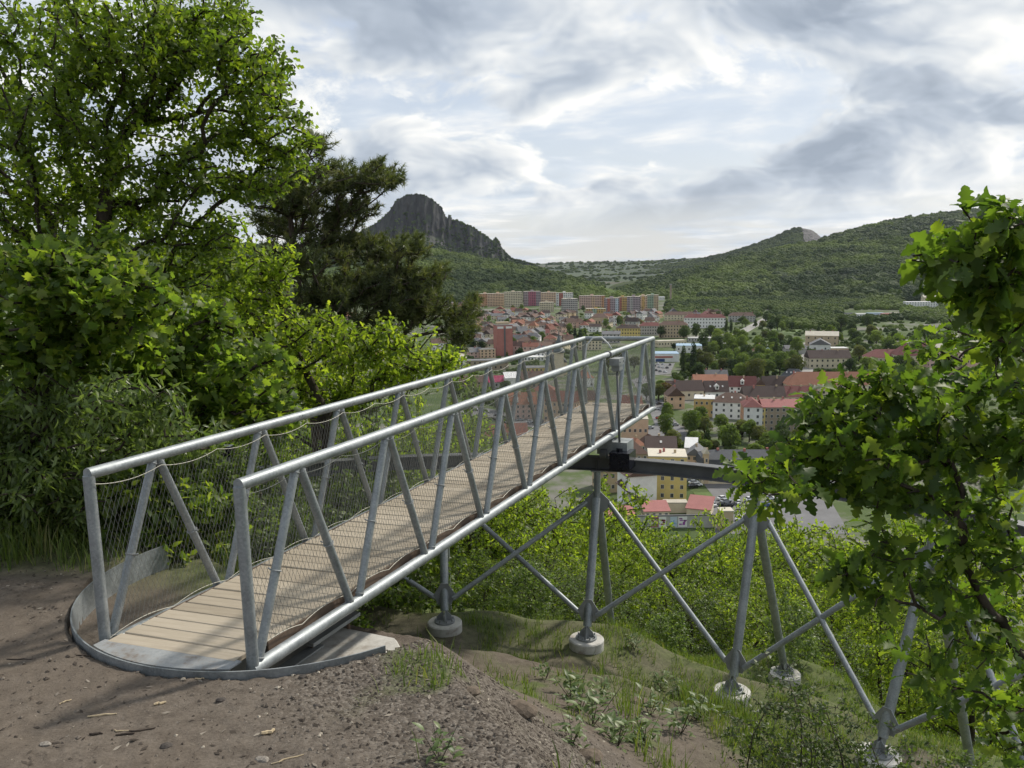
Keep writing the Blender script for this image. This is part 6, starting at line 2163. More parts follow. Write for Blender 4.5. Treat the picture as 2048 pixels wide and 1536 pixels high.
T1 = [base] + [at_depth(x, y, d) for x, y, d in ((90, 820, 9.5), (118, 620, 9.5), (180, 548, 9.5), (205, 480, 9.5), (210, 405, 9.5), (217, 340, 9.5), (242, 275, 9.6), (292, 228, 9.7), (345, 188, 9.8), (378, 120, 9.8))]
pos, par, tn, m_ = grow(T1, tips, 0.22, 0.10, 0.30, 0.10, 31)
oak = thing('oak_tree', 'tall oak with crooked dark trunk filling the upper left sky', 'tree', base)
smooth_by_angle(local(limb_mesh(pos, par, 0.115, 0.004, 0.5, 9), oak).build('trunk', BARK, oak, True), 60)
P, R, S = twig_leaves(pos, par, tn, 33, 0.081, 0.085, r, 0.12, (0.6, 1.3), 0.7, 0.42)
foliage_obj('crown', OAK_LOW, P, R, S, OAK_LEAF, oak, r)

# --- maple at the left, big lobed leaves
r = np.random.default_rng(32)
DM = 7.6
B = [(100, 560, 150, 80, 50), (250, 590, 110, 90, 46), (60, 680, 130, 90, 46), (230, 700, 130, 90, 50), (390, 720, 120, 70, 44), (480, 790, 85, 50, 26), (520, 720, 60, 40, 14), (350, 640, 80, 50, 18), (-60, 620, 100, 160, 40), (330, 840, 150, 50, 40), (450, 850, 90, 40, 20), (180, 500, 90, 50, 20), (420, 640, 80, 50, 22), (560, 800, 60, 40, 14), (300, 760, 120, 60, 30), (560, 860, 60, 30, 12)]
tips = np.concatenate([blob(x, y, a, b, (DM if x < 300 else DM + 1.3) + r.uniform(-0.4, 0.6), 0.5, n, r) for x, y, a, b, n in B])
base = at_depth(48, 1120, 7.9)
base[2] = gz(base[0], base[1]) - 0.2
T1 = [base] + [at_depth(x, y, d) for x, y, d in ((50, 1000, 7.9), (60, 900, 7.9), (75, 780, 7.8), (100, 660, 7.7), (160, 560, 7.7))]
pos, par, tn, m_ = grow(T1, tips, 0.2, 0.08, 0.30, 0.10, 32)
maple = thing('maple_tree', 'maple with broad lobed leaves leaning in behind the left handrail', 'tree', base)
smooth_by_angle(local(limb_mesh(pos, par, 0.145, 0.004, 0.55, 9), maple).build('trunk', BARK, maple, True), 60)
P, R, S = twig_leaves(pos, par, tn, 22, 0.09, 0.095, r, 0.22, (0.6, 1.3), 0.8, 0.34)
rest = leaf_objects(MAPLE, P, R, S, MAPLE_LEAF, maple, r, 300)
foliage_obj('crown', MAPLE, P[rest], R[rest], S[rest], MAPLE_LEAF, maple, r)

# --- bird cherry with drooping pale leaves below it
r = np.random.default_rng(33)
DC = 7.2
B = [(90, 800, 130, 70, 44), (260, 800, 110, 60, 44), (300, 880, 120, 55, 44), (150, 900, 130, 60, 44), (60, 960, 110, 70, 44), (200, 990, 90, 60, 30), (380, 860, 70, 50, 22), (-40, 900, 90, 120, 30), (120, 1040, 110, 50, 30), (40, 1080, 70, 60, 20)]
tips = np.concatenate([blob(x, y, a, b, DC + r.uniform(-0.4, 0.6), 0.5, n, r) for x, y, a, b, n in B])
base = at_depth(-60, 1180, 7.4)
base[2] = gz(base[0], base[1]) - 0.1
T1 = [base] + [at_depth(x, y, d) for x, y, d in ((-40, 1050, 7.4), (0, 960, 7.3), (60, 880, 7.3), (120, 830, 7.2))]
pos, par, tn, m_ = grow(T1, tips, 0.18, 0.08, 0.3, 0.12, 33)
cherry = thing('bird_cherry', 'bird cherry with drooping pale green leaves at the left edge', 'tree', base)
smooth_by_angle(local(limb_mesh(pos, par, 0.055, 0.003, 0.5, 7), cherry).build('trunk', BARK, cherry, True), 60)
P, R, S = twig_leaves(pos, par, tn, 20, 0.092, 0.065, r, 0.65, (0.7, 1.2), 0.6, 0.3)
foliage_obj('crown', NARROW, P, R, S, CHERRY_LEAF, cherry, r)

# --- young field maple with bright leaves between maple and pine
r = np.random.default_rng(34)
DB = 13.0
B = [(450, 490, 60, 70, 34), (540, 530, 60, 60, 30), (500, 600, 90, 80, 60), (610, 640, 70, 50, 26), (560, 700, 110, 70, 70), (700, 690, 90, 55, 46), (800, 690, 80, 36, 32), (880, 715, 55, 34, 24), (820, 730, 80, 45, 40), (700, 770, 110, 40, 46), (920, 720, 30, 26, 10), (600, 780, 110, 45, 46), (430, 560, 70, 60, 30), (500, 830, 80, 40, 24)]
tips = np.concatenate([blob(x, y, a, b, DB + r.uniform(-0.8, 0.9), 0.8, n, r) for x, y, a, b, n in B])
base = at_depth(640, 1000, DB)
base[2] = gz(base[0], base[1]) - 0.2
T1 = [base] + [at_depth(x, y, DB) for x, y in ((650, 960), (655, 880), (640, 800), (590, 700), (560, 600), (545, 520))]
pos, par, tn, m_ = grow(T1, tips, 0.28, 0.09, 0.28, 0.10, 34)
fm = thing('field_maple', 'young bright green tree with thin branches in front of the pine', 'tree', base)
smooth_by_angle(local(limb_mesh(pos, par, 0.09, 0.005, 0.5, 8), fm).build('trunk', BARK, fm, True), 60)
P, R, S = twig_leaves(pos, par, tn, 24, 0.095, 0.10, r, 0.1, (0.7, 1.25), 0.9, 0.45)
foliage_obj('crown', OAK_LOW, P, R, S, SLOPE_LEAF, fm, r)

# --- black pine behind
r = np.random.default_rng(35)
DP = 19.0
B = [(632, 288, 24, 18, 22), (560, 395, 95, 40, 90), (610, 360, 80, 35, 60), (700, 365, 60, 40, 60), (760, 355, 36, 30, 40), (790, 360, 16, 12, 10), (690, 420, 80, 30, 60), (560, 450, 70, 35, 60), (650, 475, 80, 24, 50), (740, 500, 70, 26, 90), (820, 498, 36, 16, 28), (600, 520, 110, 28, 70), (760, 560, 85, 28, 110), (850, 562, 46, 22, 56), (884, 545, 14, 14, 10), (690, 590, 110, 30, 110), (830, 605, 70, 24, 70), (915, 628, 42, 18, 44), (944, 610, 14, 12, 8), (560, 620, 90, 40, 40), (640, 655, 130, 34, 90), (800, 640, 70, 22, 40), (920, 668, 36, 18, 30), (500, 560, 70, 60, 30), (600, 720, 120, 40, 50), (700, 800, 120, 40, 40), (780, 760, 80, 30, 30)]
tips = np.concatenate([blob(x, y, a, b, DP + r.uniform(-1.2, 1.2), 1.0, n, r) for x, y, a, b, n in B])
base = at_depth(640, 1010, DP)
base[2] = gz(base[0], base[1]) - 0.3
T1 = [base] + [at_depth(x, y, DP) for x, y in ((642, 920), (638, 850), (622, 740), (600, 620), (590, 520), (580, 430), (600, 350), (628, 292))]
pos, par, tn, m_ = grow(T1, tips, 0.4, 0.06, 0.45, 0.02, 35)
pine = thing('black_pine', 'dark black pine with flat layered branches beside the rock mountain', 'tree', base)
smooth_by_angle(local(limb_mesh(pos, par, 0.19, 0.010, 0.6, 9), pine).build('trunk', BARK_PINE, pine, True), 60)
tip = pos[tn]
dr = tip - pos[par[tn]]
dr /= np.linalg.norm(dr, axis=1)[:, None]
per = 3
sh0 = np.repeat(tip, per, 0)
sd = np.repeat(dr, per, 0) + r.normal(0, 0.55, (len(sh0), 3)) + [0, 0, 0.45]
sd /= np.linalg.norm(sd, axis=1)[:, None]
sh0 = sh0 - np.repeat(dr, per, 0) * r.random((len(sh0), 1)) * 0.35 + r.normal(0, 0.05, (len(sh0), 3))
nn_ = 34
n_ = len(sh0) * nn_
u = r.random(n_)[:, None]
sdr = np.repeat(sd, nn_, 0)
bp_ = np.repeat(sh0, nn_, 0) + sdr * u * 0.22
nd = sdr * 0.75 + r.normal(0, 0.62, (n_, 3))
nd /= np.linalg.norm(nd, axis=1)[:, None]
sidev = np.cross(nd, r.normal(0, 1, (n_, 3)))
sidev /= np.linalg.norm(sidev, axis=1)[:, None]
ln = r.uniform(0.10, 0.19, n_)[:, None]
V = np.stack([bp_ - sidev * 0.010, bp_ + sidev * 0.010, bp_ + nd * ln], 1).reshape(-1, 3) - np.array(pine.location)
me = raw_mesh('needles', V, [np.arange(n_ * 3).reshape(-1, 3)])
add_attr(me, 'rnd', np.repeat(r.random(len(sh0)), nn_ * 3))
o = link('needles', me, NEEDLE, pine)
o['kind'] = 'stuff'

# --- oak sapling reaching in from the right, leaves within arm's reach
r = np.random.default_rng(36)
B = [(1985, 445, 60, 45, 2.7, 13), (1905, 500, 62, 34, 2.7, 13), (1850, 520, 40, 22, 2.7, 6), (1990, 540, 60, 50, 2.75, 16), (2010, 610, 45, 40, 2.8, 9), (1945, 590, 40, 30, 2.75, 7), (2060, 520, 60, 110, 2.8, 12),
     (1760, 765, 64, 34, 3.2, 12), (1840, 785, 70, 45, 3.2, 13), (1690, 810, 70, 40, 3.2, 13), (1635, 850, 44, 40, 3.2, 9), (1930, 790, 70, 60, 3.4, 14), (2010, 760, 60, 80, 3.4, 15), (1620, 905, 60, 35, 3.15, 11), (1545, 950, 48, 26, 3.1, 8), (1490, 958, 34, 26, 3.1, 7), (1710, 890, 80, 45, 3.25, 14), (1810, 880, 90, 50, 3.3, 15), (1910, 900, 90, 60, 3.4, 15), (2010, 900, 60, 80, 3.4, 13),
     (1640, 965, 56, 26, 3.2, 7), (1740, 985, 80, 40, 3.25, 12), (1850, 1000, 80, 45, 3.3, 12), (1960, 1010, 80, 60, 3.4, 12), (1770, 1085, 64, 40, 3.3, 9), (1880, 1100, 76, 45, 3.35, 10), (1990, 1110, 70, 70, 3.4, 12), (1720, 1170, 56, 35, 3.35, 8), (1690, 1150, 24, 26, 3.3, 4), (1840, 1185, 70, 40, 3.4, 8), (1960, 1220, 80, 55, 3.4, 11), (2025, 1310, 60, 70, 3.4, 9), (1930, 1290, 60, 34, 3.4, 5), (1960, 690, 44, 34, 4.6, 10), (1900, 720, 44, 26, 4.6, 8), (1850, 690, 26, 18, 4.6, 4), (2000, 690, 40, 40, 3.0, 7), (1950, 660, 40, 26, 3.0, 4), (2040, 680, 40, 50, 3.0, 6), (1985, 1400, 60, 50, 3.5, 9), (1900, 1370, 50, 34, 3.5, 6), (2030, 1480, 50, 50, 3.5, 8), (1820, 1330, 46, 26, 3.5, 5)]
tips = np.concatenate([blob(x, y, a, b, d + r.uniform(-0.12, 0.12), 0.26, int(n * 1.3 + 0.5), r) for x, y, a, b, d, n in B])
base = np.array([2.62, 3.35, 0])
base[2] = gz(base[0], base[1]) - 0.1
T1 = [base, base + [-0.02, 0, 1.0], np.array([2.5, 3.35, -2.2]), np.array([2.42, 3.3, -1.3]), np.array([2.34, 3.15, -0.5]), np.array([2.25, 3.0, 0.05])]
pos, par, tn, m_ = grow(T1, tips, 0.12, 0.09, 0.22, 0.06, 36)
ro = thing('oak_sapling', 'oak branches with large lobed leaves reaching in at the right edge', 'tree', base)
smooth_by_angle(local(limb_mesh(pos, par, 0.034, 0.0020, 0.6, 8), ro).build('branches', BARK, ro, True), 60)
P, R, S = twig_leaves(pos, par, tn, 7, 0.090, 0.018, r, 0.05, (0.5, 1.3), 0.5, 0.10)
rest = leaf_objects(OAK_FINE, P, R, S, OAK_NEAR, ro, r, 300)
foliage_obj('leaves', OAK_FINE, P[rest], R[rest], S[rest], OAK_NEAR, ro, r)

# --- trees on the slope: a few grown, then copied
def grown(seed, height, spread, n_tip, per, leaf, T, mat, bark, trunk_r, tmpl_spread=0.10, low=0.25, stems=1, droop=0.1):
    r = np.random.default_rng(seed)
    tips = []
    for k in range(9):
        a = k * 2.4
        h = low + (1 - low) * (k + 0.5) / 9
        rr = spread * (0.35 + 0.65 * math.sin(math.pi * min(1, (h - low) / (1 - low) * 0.8 + 0.15))) * r.uniform(0.4, 0.7)
        c = np.array([math.cos(a) * rr, math.sin(a) * rr, height * h * 0.95])
        q = spread * r.uniform(0.38, 0.6)
        d = r.normal(0, 1, (n_tip // 9, 3))
        d /= np.linalg.norm(d, axis=1)[:, None]
        tips.append(c + d * (r.random(len(d)) ** 0.45)[:, None] * np.array([q, q, q * 0.75]))
    tips = np.concatenate(tips)
    tips = tips[tips[:, 2] > height * low * 0.5]
    pos, par, tn, m_ = grow([(0, 0, -0.4), (r.normal(0, .05) * height, 0, height * 0.3), (r.normal(0, .08) * height, r.normal(0, .05) * height, height * 0.62), (r.normal(0, .08) * height, r.normal(0, .08) * height, height * 0.9)], tips, height * 0.045, 0.09, 0.25, 0.1, seed)
    tm = limb_mesh(pos, par, trunk_r, trunk_r * 0.05, 0.5, 7).mesh('trunk', True)
    tm.materials.append(bark)
    P, R, S = twig_leaves(pos, par, tn, per, leaf, tmpl_spread, r, droop, (0.7, 1.25), 0.85, height * 0.06)
    V, fs, k = leaf_cloud(T, P, R, S)
    me = raw_mesh('crown', V, fs, True)
    add_attr(me, 'rnd', np.repeat(r.random(len(P)), k))
    me.materials.append(mat)
    return tm, me


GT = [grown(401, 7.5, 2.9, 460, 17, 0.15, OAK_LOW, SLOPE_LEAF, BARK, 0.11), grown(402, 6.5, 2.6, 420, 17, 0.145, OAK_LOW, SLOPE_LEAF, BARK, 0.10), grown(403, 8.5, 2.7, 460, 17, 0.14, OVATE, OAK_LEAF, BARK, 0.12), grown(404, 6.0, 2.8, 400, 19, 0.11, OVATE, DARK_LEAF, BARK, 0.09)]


def place_tree(px, ytop, depth, kind, label, scale=None, group='trees on the slope below the footbridge'):
    top = at_depth(px, ytop, depth)
    g = gz(top[0], top[1])
    h = top[2] - g
    ref = (7.5, 6.5, 8.5, 6.0)[kind]
    sc_ = max(0.35, h / ref)
    t_ = thing('slope_tree', label, 'tree', (top[0], top[1], g), rng.uniform(0, 6.28), group)
    k = max(0.5, min(sc_ * 0.95, 1.4)) if scale is None else scale
    t_.scale = (k, k, sc_)
    link('trunk', GT[kind][0], None, t_)
    o = link('crown', GT[kind][1], None, t_)
    o['kind'] = 'stuff'


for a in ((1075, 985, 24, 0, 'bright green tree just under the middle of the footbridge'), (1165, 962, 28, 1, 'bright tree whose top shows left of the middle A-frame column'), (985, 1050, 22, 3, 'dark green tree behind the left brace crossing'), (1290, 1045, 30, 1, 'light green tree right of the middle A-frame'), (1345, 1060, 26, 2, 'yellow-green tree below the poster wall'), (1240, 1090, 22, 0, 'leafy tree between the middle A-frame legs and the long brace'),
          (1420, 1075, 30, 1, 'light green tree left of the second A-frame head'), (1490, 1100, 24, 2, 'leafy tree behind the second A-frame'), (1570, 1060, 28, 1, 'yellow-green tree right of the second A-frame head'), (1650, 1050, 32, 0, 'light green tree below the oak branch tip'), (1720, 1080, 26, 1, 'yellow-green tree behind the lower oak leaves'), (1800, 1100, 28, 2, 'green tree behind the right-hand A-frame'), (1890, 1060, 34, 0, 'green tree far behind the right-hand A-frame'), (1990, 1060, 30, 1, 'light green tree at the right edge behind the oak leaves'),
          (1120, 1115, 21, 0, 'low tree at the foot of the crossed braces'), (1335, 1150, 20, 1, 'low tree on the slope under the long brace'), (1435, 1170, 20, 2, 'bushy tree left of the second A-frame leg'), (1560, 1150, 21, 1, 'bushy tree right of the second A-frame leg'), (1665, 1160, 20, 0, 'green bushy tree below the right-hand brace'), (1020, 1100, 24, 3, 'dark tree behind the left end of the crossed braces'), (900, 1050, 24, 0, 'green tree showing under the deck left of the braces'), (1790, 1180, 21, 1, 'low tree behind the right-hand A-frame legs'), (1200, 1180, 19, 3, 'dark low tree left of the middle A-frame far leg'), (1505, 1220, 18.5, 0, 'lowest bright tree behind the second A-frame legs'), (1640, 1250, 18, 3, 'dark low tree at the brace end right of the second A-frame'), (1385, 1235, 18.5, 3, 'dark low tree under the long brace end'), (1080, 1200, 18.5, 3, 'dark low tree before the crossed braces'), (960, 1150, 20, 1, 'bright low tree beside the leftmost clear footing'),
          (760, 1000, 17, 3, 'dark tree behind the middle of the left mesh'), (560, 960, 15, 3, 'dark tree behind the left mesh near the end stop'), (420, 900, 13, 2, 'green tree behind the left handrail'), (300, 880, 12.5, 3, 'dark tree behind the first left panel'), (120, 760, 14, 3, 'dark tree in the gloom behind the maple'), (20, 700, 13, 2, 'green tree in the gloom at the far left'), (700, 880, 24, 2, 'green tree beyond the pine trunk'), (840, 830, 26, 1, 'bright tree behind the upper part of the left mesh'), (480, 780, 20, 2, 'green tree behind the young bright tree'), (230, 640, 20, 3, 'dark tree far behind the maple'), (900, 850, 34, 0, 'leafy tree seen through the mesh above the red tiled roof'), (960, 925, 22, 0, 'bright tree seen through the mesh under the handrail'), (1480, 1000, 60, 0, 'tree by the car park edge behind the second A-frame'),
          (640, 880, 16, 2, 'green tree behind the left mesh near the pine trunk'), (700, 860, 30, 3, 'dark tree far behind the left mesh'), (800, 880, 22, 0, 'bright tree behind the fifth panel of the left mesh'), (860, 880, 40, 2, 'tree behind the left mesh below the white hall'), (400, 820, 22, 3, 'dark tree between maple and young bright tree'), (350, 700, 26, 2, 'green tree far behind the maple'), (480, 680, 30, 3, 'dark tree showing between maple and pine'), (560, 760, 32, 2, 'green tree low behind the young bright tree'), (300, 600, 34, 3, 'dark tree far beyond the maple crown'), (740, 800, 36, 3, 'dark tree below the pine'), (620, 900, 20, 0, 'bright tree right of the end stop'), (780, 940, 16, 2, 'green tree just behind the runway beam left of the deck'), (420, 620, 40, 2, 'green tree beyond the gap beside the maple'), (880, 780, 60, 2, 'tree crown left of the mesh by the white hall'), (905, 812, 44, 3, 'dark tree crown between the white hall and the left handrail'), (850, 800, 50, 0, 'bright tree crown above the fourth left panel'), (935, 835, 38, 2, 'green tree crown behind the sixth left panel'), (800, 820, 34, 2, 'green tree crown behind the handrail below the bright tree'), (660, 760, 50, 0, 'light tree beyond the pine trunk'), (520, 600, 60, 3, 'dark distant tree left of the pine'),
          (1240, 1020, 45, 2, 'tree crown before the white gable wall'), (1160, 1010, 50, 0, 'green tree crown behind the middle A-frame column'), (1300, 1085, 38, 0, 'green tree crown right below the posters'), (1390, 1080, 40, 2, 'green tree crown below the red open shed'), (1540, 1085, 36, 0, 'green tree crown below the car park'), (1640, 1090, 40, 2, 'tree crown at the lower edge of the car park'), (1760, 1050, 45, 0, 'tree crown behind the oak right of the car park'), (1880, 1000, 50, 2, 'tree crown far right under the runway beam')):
    place_tree(*a)

# --- shrubs
GS = [grown(501, 1.5, 0.75, 200, 16, 0.055, OVATE, DARK_LEAF, TWIG, 0.016, 0.035, 0.12), grown(502, 1.2, 0.7, 180, 16, 0.06, OVATE, CHERRY_LEAF, TWIG, 0.014, 0.04, 0.1), grown(503, 1.7, 0.6, 110, 9, 0.05, OVATE, SHRUB_LEAF, TWIG, 0.014, 0.03, 0.15), grown(504, 0.55, 0.42, 110, 14, 0.075, OVATE, MAPLE_LEAF, TWIG, 0.008, 0.04, 0.08)]
SH = {0: 'dense dark shrub', 1: 'pale green shrub', 2: 'thin dark shrub', 3: 'low leafy bush'}
shrubs = []


def shrub(px, py, depth, kind, where, sc_=1.0):
    """stands on the ground at the given distance; px gives its bearing"""
    d = ray(px, 900)
    x, y = d[0] * depth, depth
    t_ = thing('shrub', None, 'shrub', (x, y, gz(x, y) - 0.02), rng.uniform(0, 6.28), 'shrubs on the hilltop')
    t_.scale = (sc_ * rng.uniform(0.85, 1.15), sc_ * rng.uniform(0.85, 1.15), sc_ * rng.uniform(0.9, 1.1))
    link('stems', GS[kind][0], None, t_)
    o = link('foliage', GS[kind][1], None, t_)
    o['kind'] = 'stuff'
    shrubs.append((t_, where, kind, px))


for px, dp, k, s_ in ((230, 8.2, 0, 1.2), (300, 8.4, 1, 1.1), (360, 8.0, 0, 1.1), (330, 7.6, 3, 1.5), (290, 7.5, 3, 1.3), (380, 7.7, 3, 1.4), (430, 8.6, 0, 1.2), (500, 9.0, 0, 1.3), (460, 8.2, 1, 0.9), (560, 9.6, 0, 1.3), (620, 10.4, 0, 1.4), (260, 9.4, 0, 1.6), (420, 9.8, 0, 1.7), (520, 10.6, 0, 1.7), (350, 10.2, 1, 1.7), (640, 11.5, 0, 1.7), (700, 12.2, 0, 1.7), (580, 8.6, 1, 1.0), (760, 12.6, 0, 1.6), (820, 13.0, 0, 1.6)):
    shrub(px, 0, dp, k, 'behind the left mesh', s_)
for px, dp, k, s_ in ((20, 7.6, 0, 1.0), (90, 7.9, 0, 1.1), (150, 8.0, 1, 0.9), (60, 8.6, 0, 1.5), (180, 8.8, 0, 1.5), (-20, 8.2, 0, 1.3), (120, 9.6, 0, 1.8), (10, 9.8, 0, 1.9), (205, 7.7, 3, 1.0), (-60, 7.5, 1, 1.1)):
    shrub(px, 0, dp, k, 'at the back of the path on the left', s_)
for px, dp, k, s_ in ((1545, 6.4, 2, 0.7), (1600, 6.6, 2, 0.85), (1640, 7.0, 2, 0.7), (1720, 5.8, 2, 0.6), (1790, 6.0, 2, 0.75), (1850, 5.6, 2, 0.6), (1900, 6.2, 0, 0.55), (1980, 5.4, 2, 0.7), (2040, 5.6, 0, 0.65), (1690, 6.1, 2, 0.75), (1760, 5.5, 0, 0.6), (1940, 5.8, 0, 0.75)):
    shrub(px, 0, dp, k, 'in the lower right corner', s_)
for px, dp, k, s_ in ((960, 14.6, 0, 0.9), (1060, 15.0, 1, 0.9), (1340, 13.6, 1, 0.8), (1600, 13.0, 1, 0.9)):
    shrub(px, 0, dp, k, 'below the A-frames', s_)
keys = {}
for g_ in shrubs:
    keys.setdefault((g_[1], g_[2]), []).append(g_)
for (wh_, k_), L_ in keys.items():
    L_.sort(key=lambda q_: q_[3])
    for i_, g_ in enumerate(L_):
        g_[0]['label'] = '%s %s' % (SH[k_], wh_) if len(L_) == 1 else '%s %s, %s from left' % (SH[k_], wh_, ORD[i_])

# ------------------------------------------------------------------ ground cover and litter
GRASS = leaf_mat('grass_blade', (0.062, 0.100, 0.022), (0.150, 0.205, 0.045), (0.20, 0.19, 0.08), 0.35, 0.5)
r = np.random.default_rng(61)


def blades(n, hmin, hmax, ok, area, dens_seed):
    """grass blades on the ground where ok() says so"""
    out = []
    x = r.uniform(area[0], area[1], n)
    y = r.uniform(area[2], area[3], n)
    keep = ok(x, y)
    x, y = x[keep], y[keep]
    z = ground_z(x, y) - 0.01
    h = r.uniform(hmin, hmax, len(x)) * (0.6 + 0.8 * vnoise(x * 2.1, y * 2.1, dens_seed))
    a = r.uniform(0, 6.28, len(x))
    lean = r.uniform(0.15, 0.75, len(x)) * h
    b = a + r.normal(0, 0.5, len(x))
    wd = r.uniform(0.0025, 0.006, len(x))
    px_, py_ = np.cos(a + 1.57) * wd, np.sin(a + 1.57) * wd
    P0 = np.c_[x, y, z]
    s = np.c_[px_, py_, 0 * x]
    mid = P0 + np.c_[np.cos(b) * lean * 0.35, np.sin(b) * lean * 0.35, h * 0.6]
    top = P0 + np.c_[np.cos(b) * lean, np.sin(b) * lean, h]
    V = np.stack([P0 - s, P0 + s, mid + s * 0.8, mid - s * 0.8, top], 1).reshape(-1, 3)
    o = (np.arange(len(x)) * 5)[:, None]
    return V, np.array([[0, 1, 2, 3]]) + o, np.array([[3, 2, 4]]) + o, len(x)


def ok1(x, y):
    s = edge_dist(x, y)
    g = grass_mask(x, y, s)
    patch = vnoise(x * 3.1, y * 3.1, 7) * 0.5 + vnoise(x * 8, y * 8, 9) * 0.5
    ring = np.hypot(x - RING_C[0], y - RING_C[1]) > RING_R + 0.1
    fr = np.abs(x / np.maximum(y, 0.5)) < 0.75
    for fx, fy, _ in FOOT_XYZ:
        fr &= np.hypot(x - fx, y - fy) > 0.36
    return (r.random(len(x)) < np.clip(g, 0, 1) * sstep(0.40, 0.62, patch)) & ring & fr & (y > 2.4)


V, F4, F3, k = blades(240000, 0.05, 0.17, ok1, (-7.5, 8.5, 2.4, 14.5), 3)
me = raw_mesh('grass', V, [F4, F3])
add_attr(me, 'rnd', np.repeat(r.random(k), 5))
o = link('grass', me, GRASS)
tag(o, 'short patchy grass on the bank and slope', 'grass', kind='stuff')


def ok2(x, y):
    s = edge_dist(x, y)
    a = (y > 6.5 + 0.3 * vnoise(x * 2, y * 2, 5)) & (x < -3.2) & (np.hypot(x - RING_C[0], y - RING_C[1]) > RING_R + 0.15)
    b = (s > 2.0) & (x > 1.0) & (y < 9.5) & (vnoise(x * 1.3, y * 1.3, 15) > 0.5)
    c = (s > 0.2) & (x < -2.2) & (y > 7.2)
    for fx, fy, _ in FOOT_XYZ:
        b &= np.hypot(x - fx, y - fy) > 0.9
    return (a | b | c) & (r.random(len(x)) < 0.8) & (np.abs(x / np.maximum(y, 0.5)) < 0.8)


V, F4, F3, k = blades(60000, 0.18, 0.42, ok2, (-8.0, 7.5, 3.5, 10.5), 13)
me = raw_mesh('tall_grass', V, [F4, F3])
add_attr(me, 'rnd', np.repeat(r.random(k), 5))
o = link('tall_grass', me, GRASS)
tag(o, 'taller grass along the path edge and lower right slope', 'grass', kind='stuff')

# gravel and clods
STONE = plain('gravel_stone', (0.22, 0.20, 0.175), 0.95, 0.45, 90.0, spec=0.15)
m, t = material('gravel_stone_mix')
a_ = t.n('ShaderNodeAttribute', attribute_name='rnd').outputs['Fac']
c_ = t.ramp(a_, [(0.0, (0.040, 0.033, 0.027)), (0.5, (0.105, 0.088, 0.072)), (0.85, (0.185, 0.162, 0.136)), (1.0, (0.36, 0.32, 0.26))])
b_ = t.n('ShaderNodeBsdfPrincipled', i_Base_Color=c_, i_Roughness=0.95)
b_.inputs['Specular IOR Level'].default_value = 0.15
finish(t, b_.outputs[0])
GRAVEL = m
OCT = np.array([(1, 0, 0), (-1, 0, 0), (0, 1, 0), (0, -1, 0), (0, 0, 0.8), (0, 0, -0.8)], float)
OF = np.array([[0, 2, 4], [2, 1, 4], [1, 3, 4], [3, 0, 4], [2, 0, 5], [1, 2, 5], [3, 1, 5], [0, 3, 5]])


def stones(n, area, ok, smin, smax, pw=2.2):
    x, y = r.uniform(area[0], area[1], n), r.uniform(area[2], area[3], n)
    keep = ok(x, y)
    x, y = x[keep], y[keep]
    k = len(x)
    s = smin + (smax - smin) * r.random(k) ** pw
    z = ground_z(x, y)
    sh = OCT[None] * r.uniform(0.55, 1.25, (k, 6, 1)) * s[:, None, None]
    a = r.uniform(0, 6.28, k)
    c, sn = np.cos(a)[:, None], np.sin(a)[:, None]
    X_ = sh[:, :, 0] * c - sh[:, :, 1] * sn
    Y_ = sh[:, :, 0] * sn + sh[:, :, 1] * c
    V = np.stack([X_ + x[:, None], Y_ + y[:, None], sh[:, :, 2] * 0.7 + (z + s * 0.15)[:, None]], 2).reshape(-1, 3)
    return V, (OF[None] + (np.arange(k) * 6)[:, None, None]).reshape(-1, 3), k


def ok3(x, y):
    s = edge_dist(x, y)
    g = gravel_mask(x, y, s)
    d = np.hypot(x - RING_C[0], y - RING_C[1]) > RING_R + 0.02
    return d & (r.random(len(x)) < np.maximum(g, 0.10 * (s < 3.5))) & (np.abs(x / np.maximum(y, 0.5)) < 0.72)


V, F, k = stones(70000, (-4.5, 3.5, 2.4, 9.0), ok3, 0.003, 0.019)
me = raw_mesh('gravel', V, [F])
add_attr(me, 'rnd', np.repeat(np.clip(r.normal(0.5, 0.25, k), 0, 1), 6))
o = link('gravel', me, GRAVEL)
tag(o, 'loose gravel and clods on the path rim and bank', 'gravel', kind='stuff')

# chips, needles and bits of bark trodden into the path
def ok4(x, y):
    return (edge_dist(x, y) < 0.4) & (np.hypot(x - RING_C[0], y - RING_C[1]) > RING_R + 0.05) & (np.abs(x / np.maximum(y, 0.5)) < 0.75)


x, y = r.uniform(-5, 1.0, 5000), r.uniform(2.6, 7.2, 5000)
kp_ = ok4(x, y)
x, y = x[kp_], y[kp_]
n_ = len(x)
a = r.uniform(0, 6.28, n_)
L_ = 0.004 + 0.028 * r.random(n_) ** 3
W_ = L_ * r.uniform(0.1, 0.45, n_)
z = ground_z(x, y) + 0.003
dx, dy = np.cos(a) * L_, np.sin(a) * L_
ex, ey = -np.sin(a) * W_, np.cos(a) * W_
tilt = r.normal(0, 0.003, n_)
V = np.stack([np.c_[x - dx, y - dy, z - tilt], np.c_[x + ex, y + ey, z + 0.002], np.c_[x + dx, y + dy, z + tilt + 0.002], np.c_[x - ex, y - ey, z + 0.001]], 1).reshape(-1, 3)
me = raw_mesh('litter', V, [np.arange(n_ * 4).reshape(-1, 4)])
add_attr(me, 'rnd', np.repeat(np.where(r.random(n_) < 0.25, r.uniform(0.8, 0.95, n_), r.uniform(0, 0.35, n_)), 4))
o = link('litter', me, GRAVEL)
tag(o, 'small wood chips and bark bits trodden into the path', 'litter', kind='stuff')

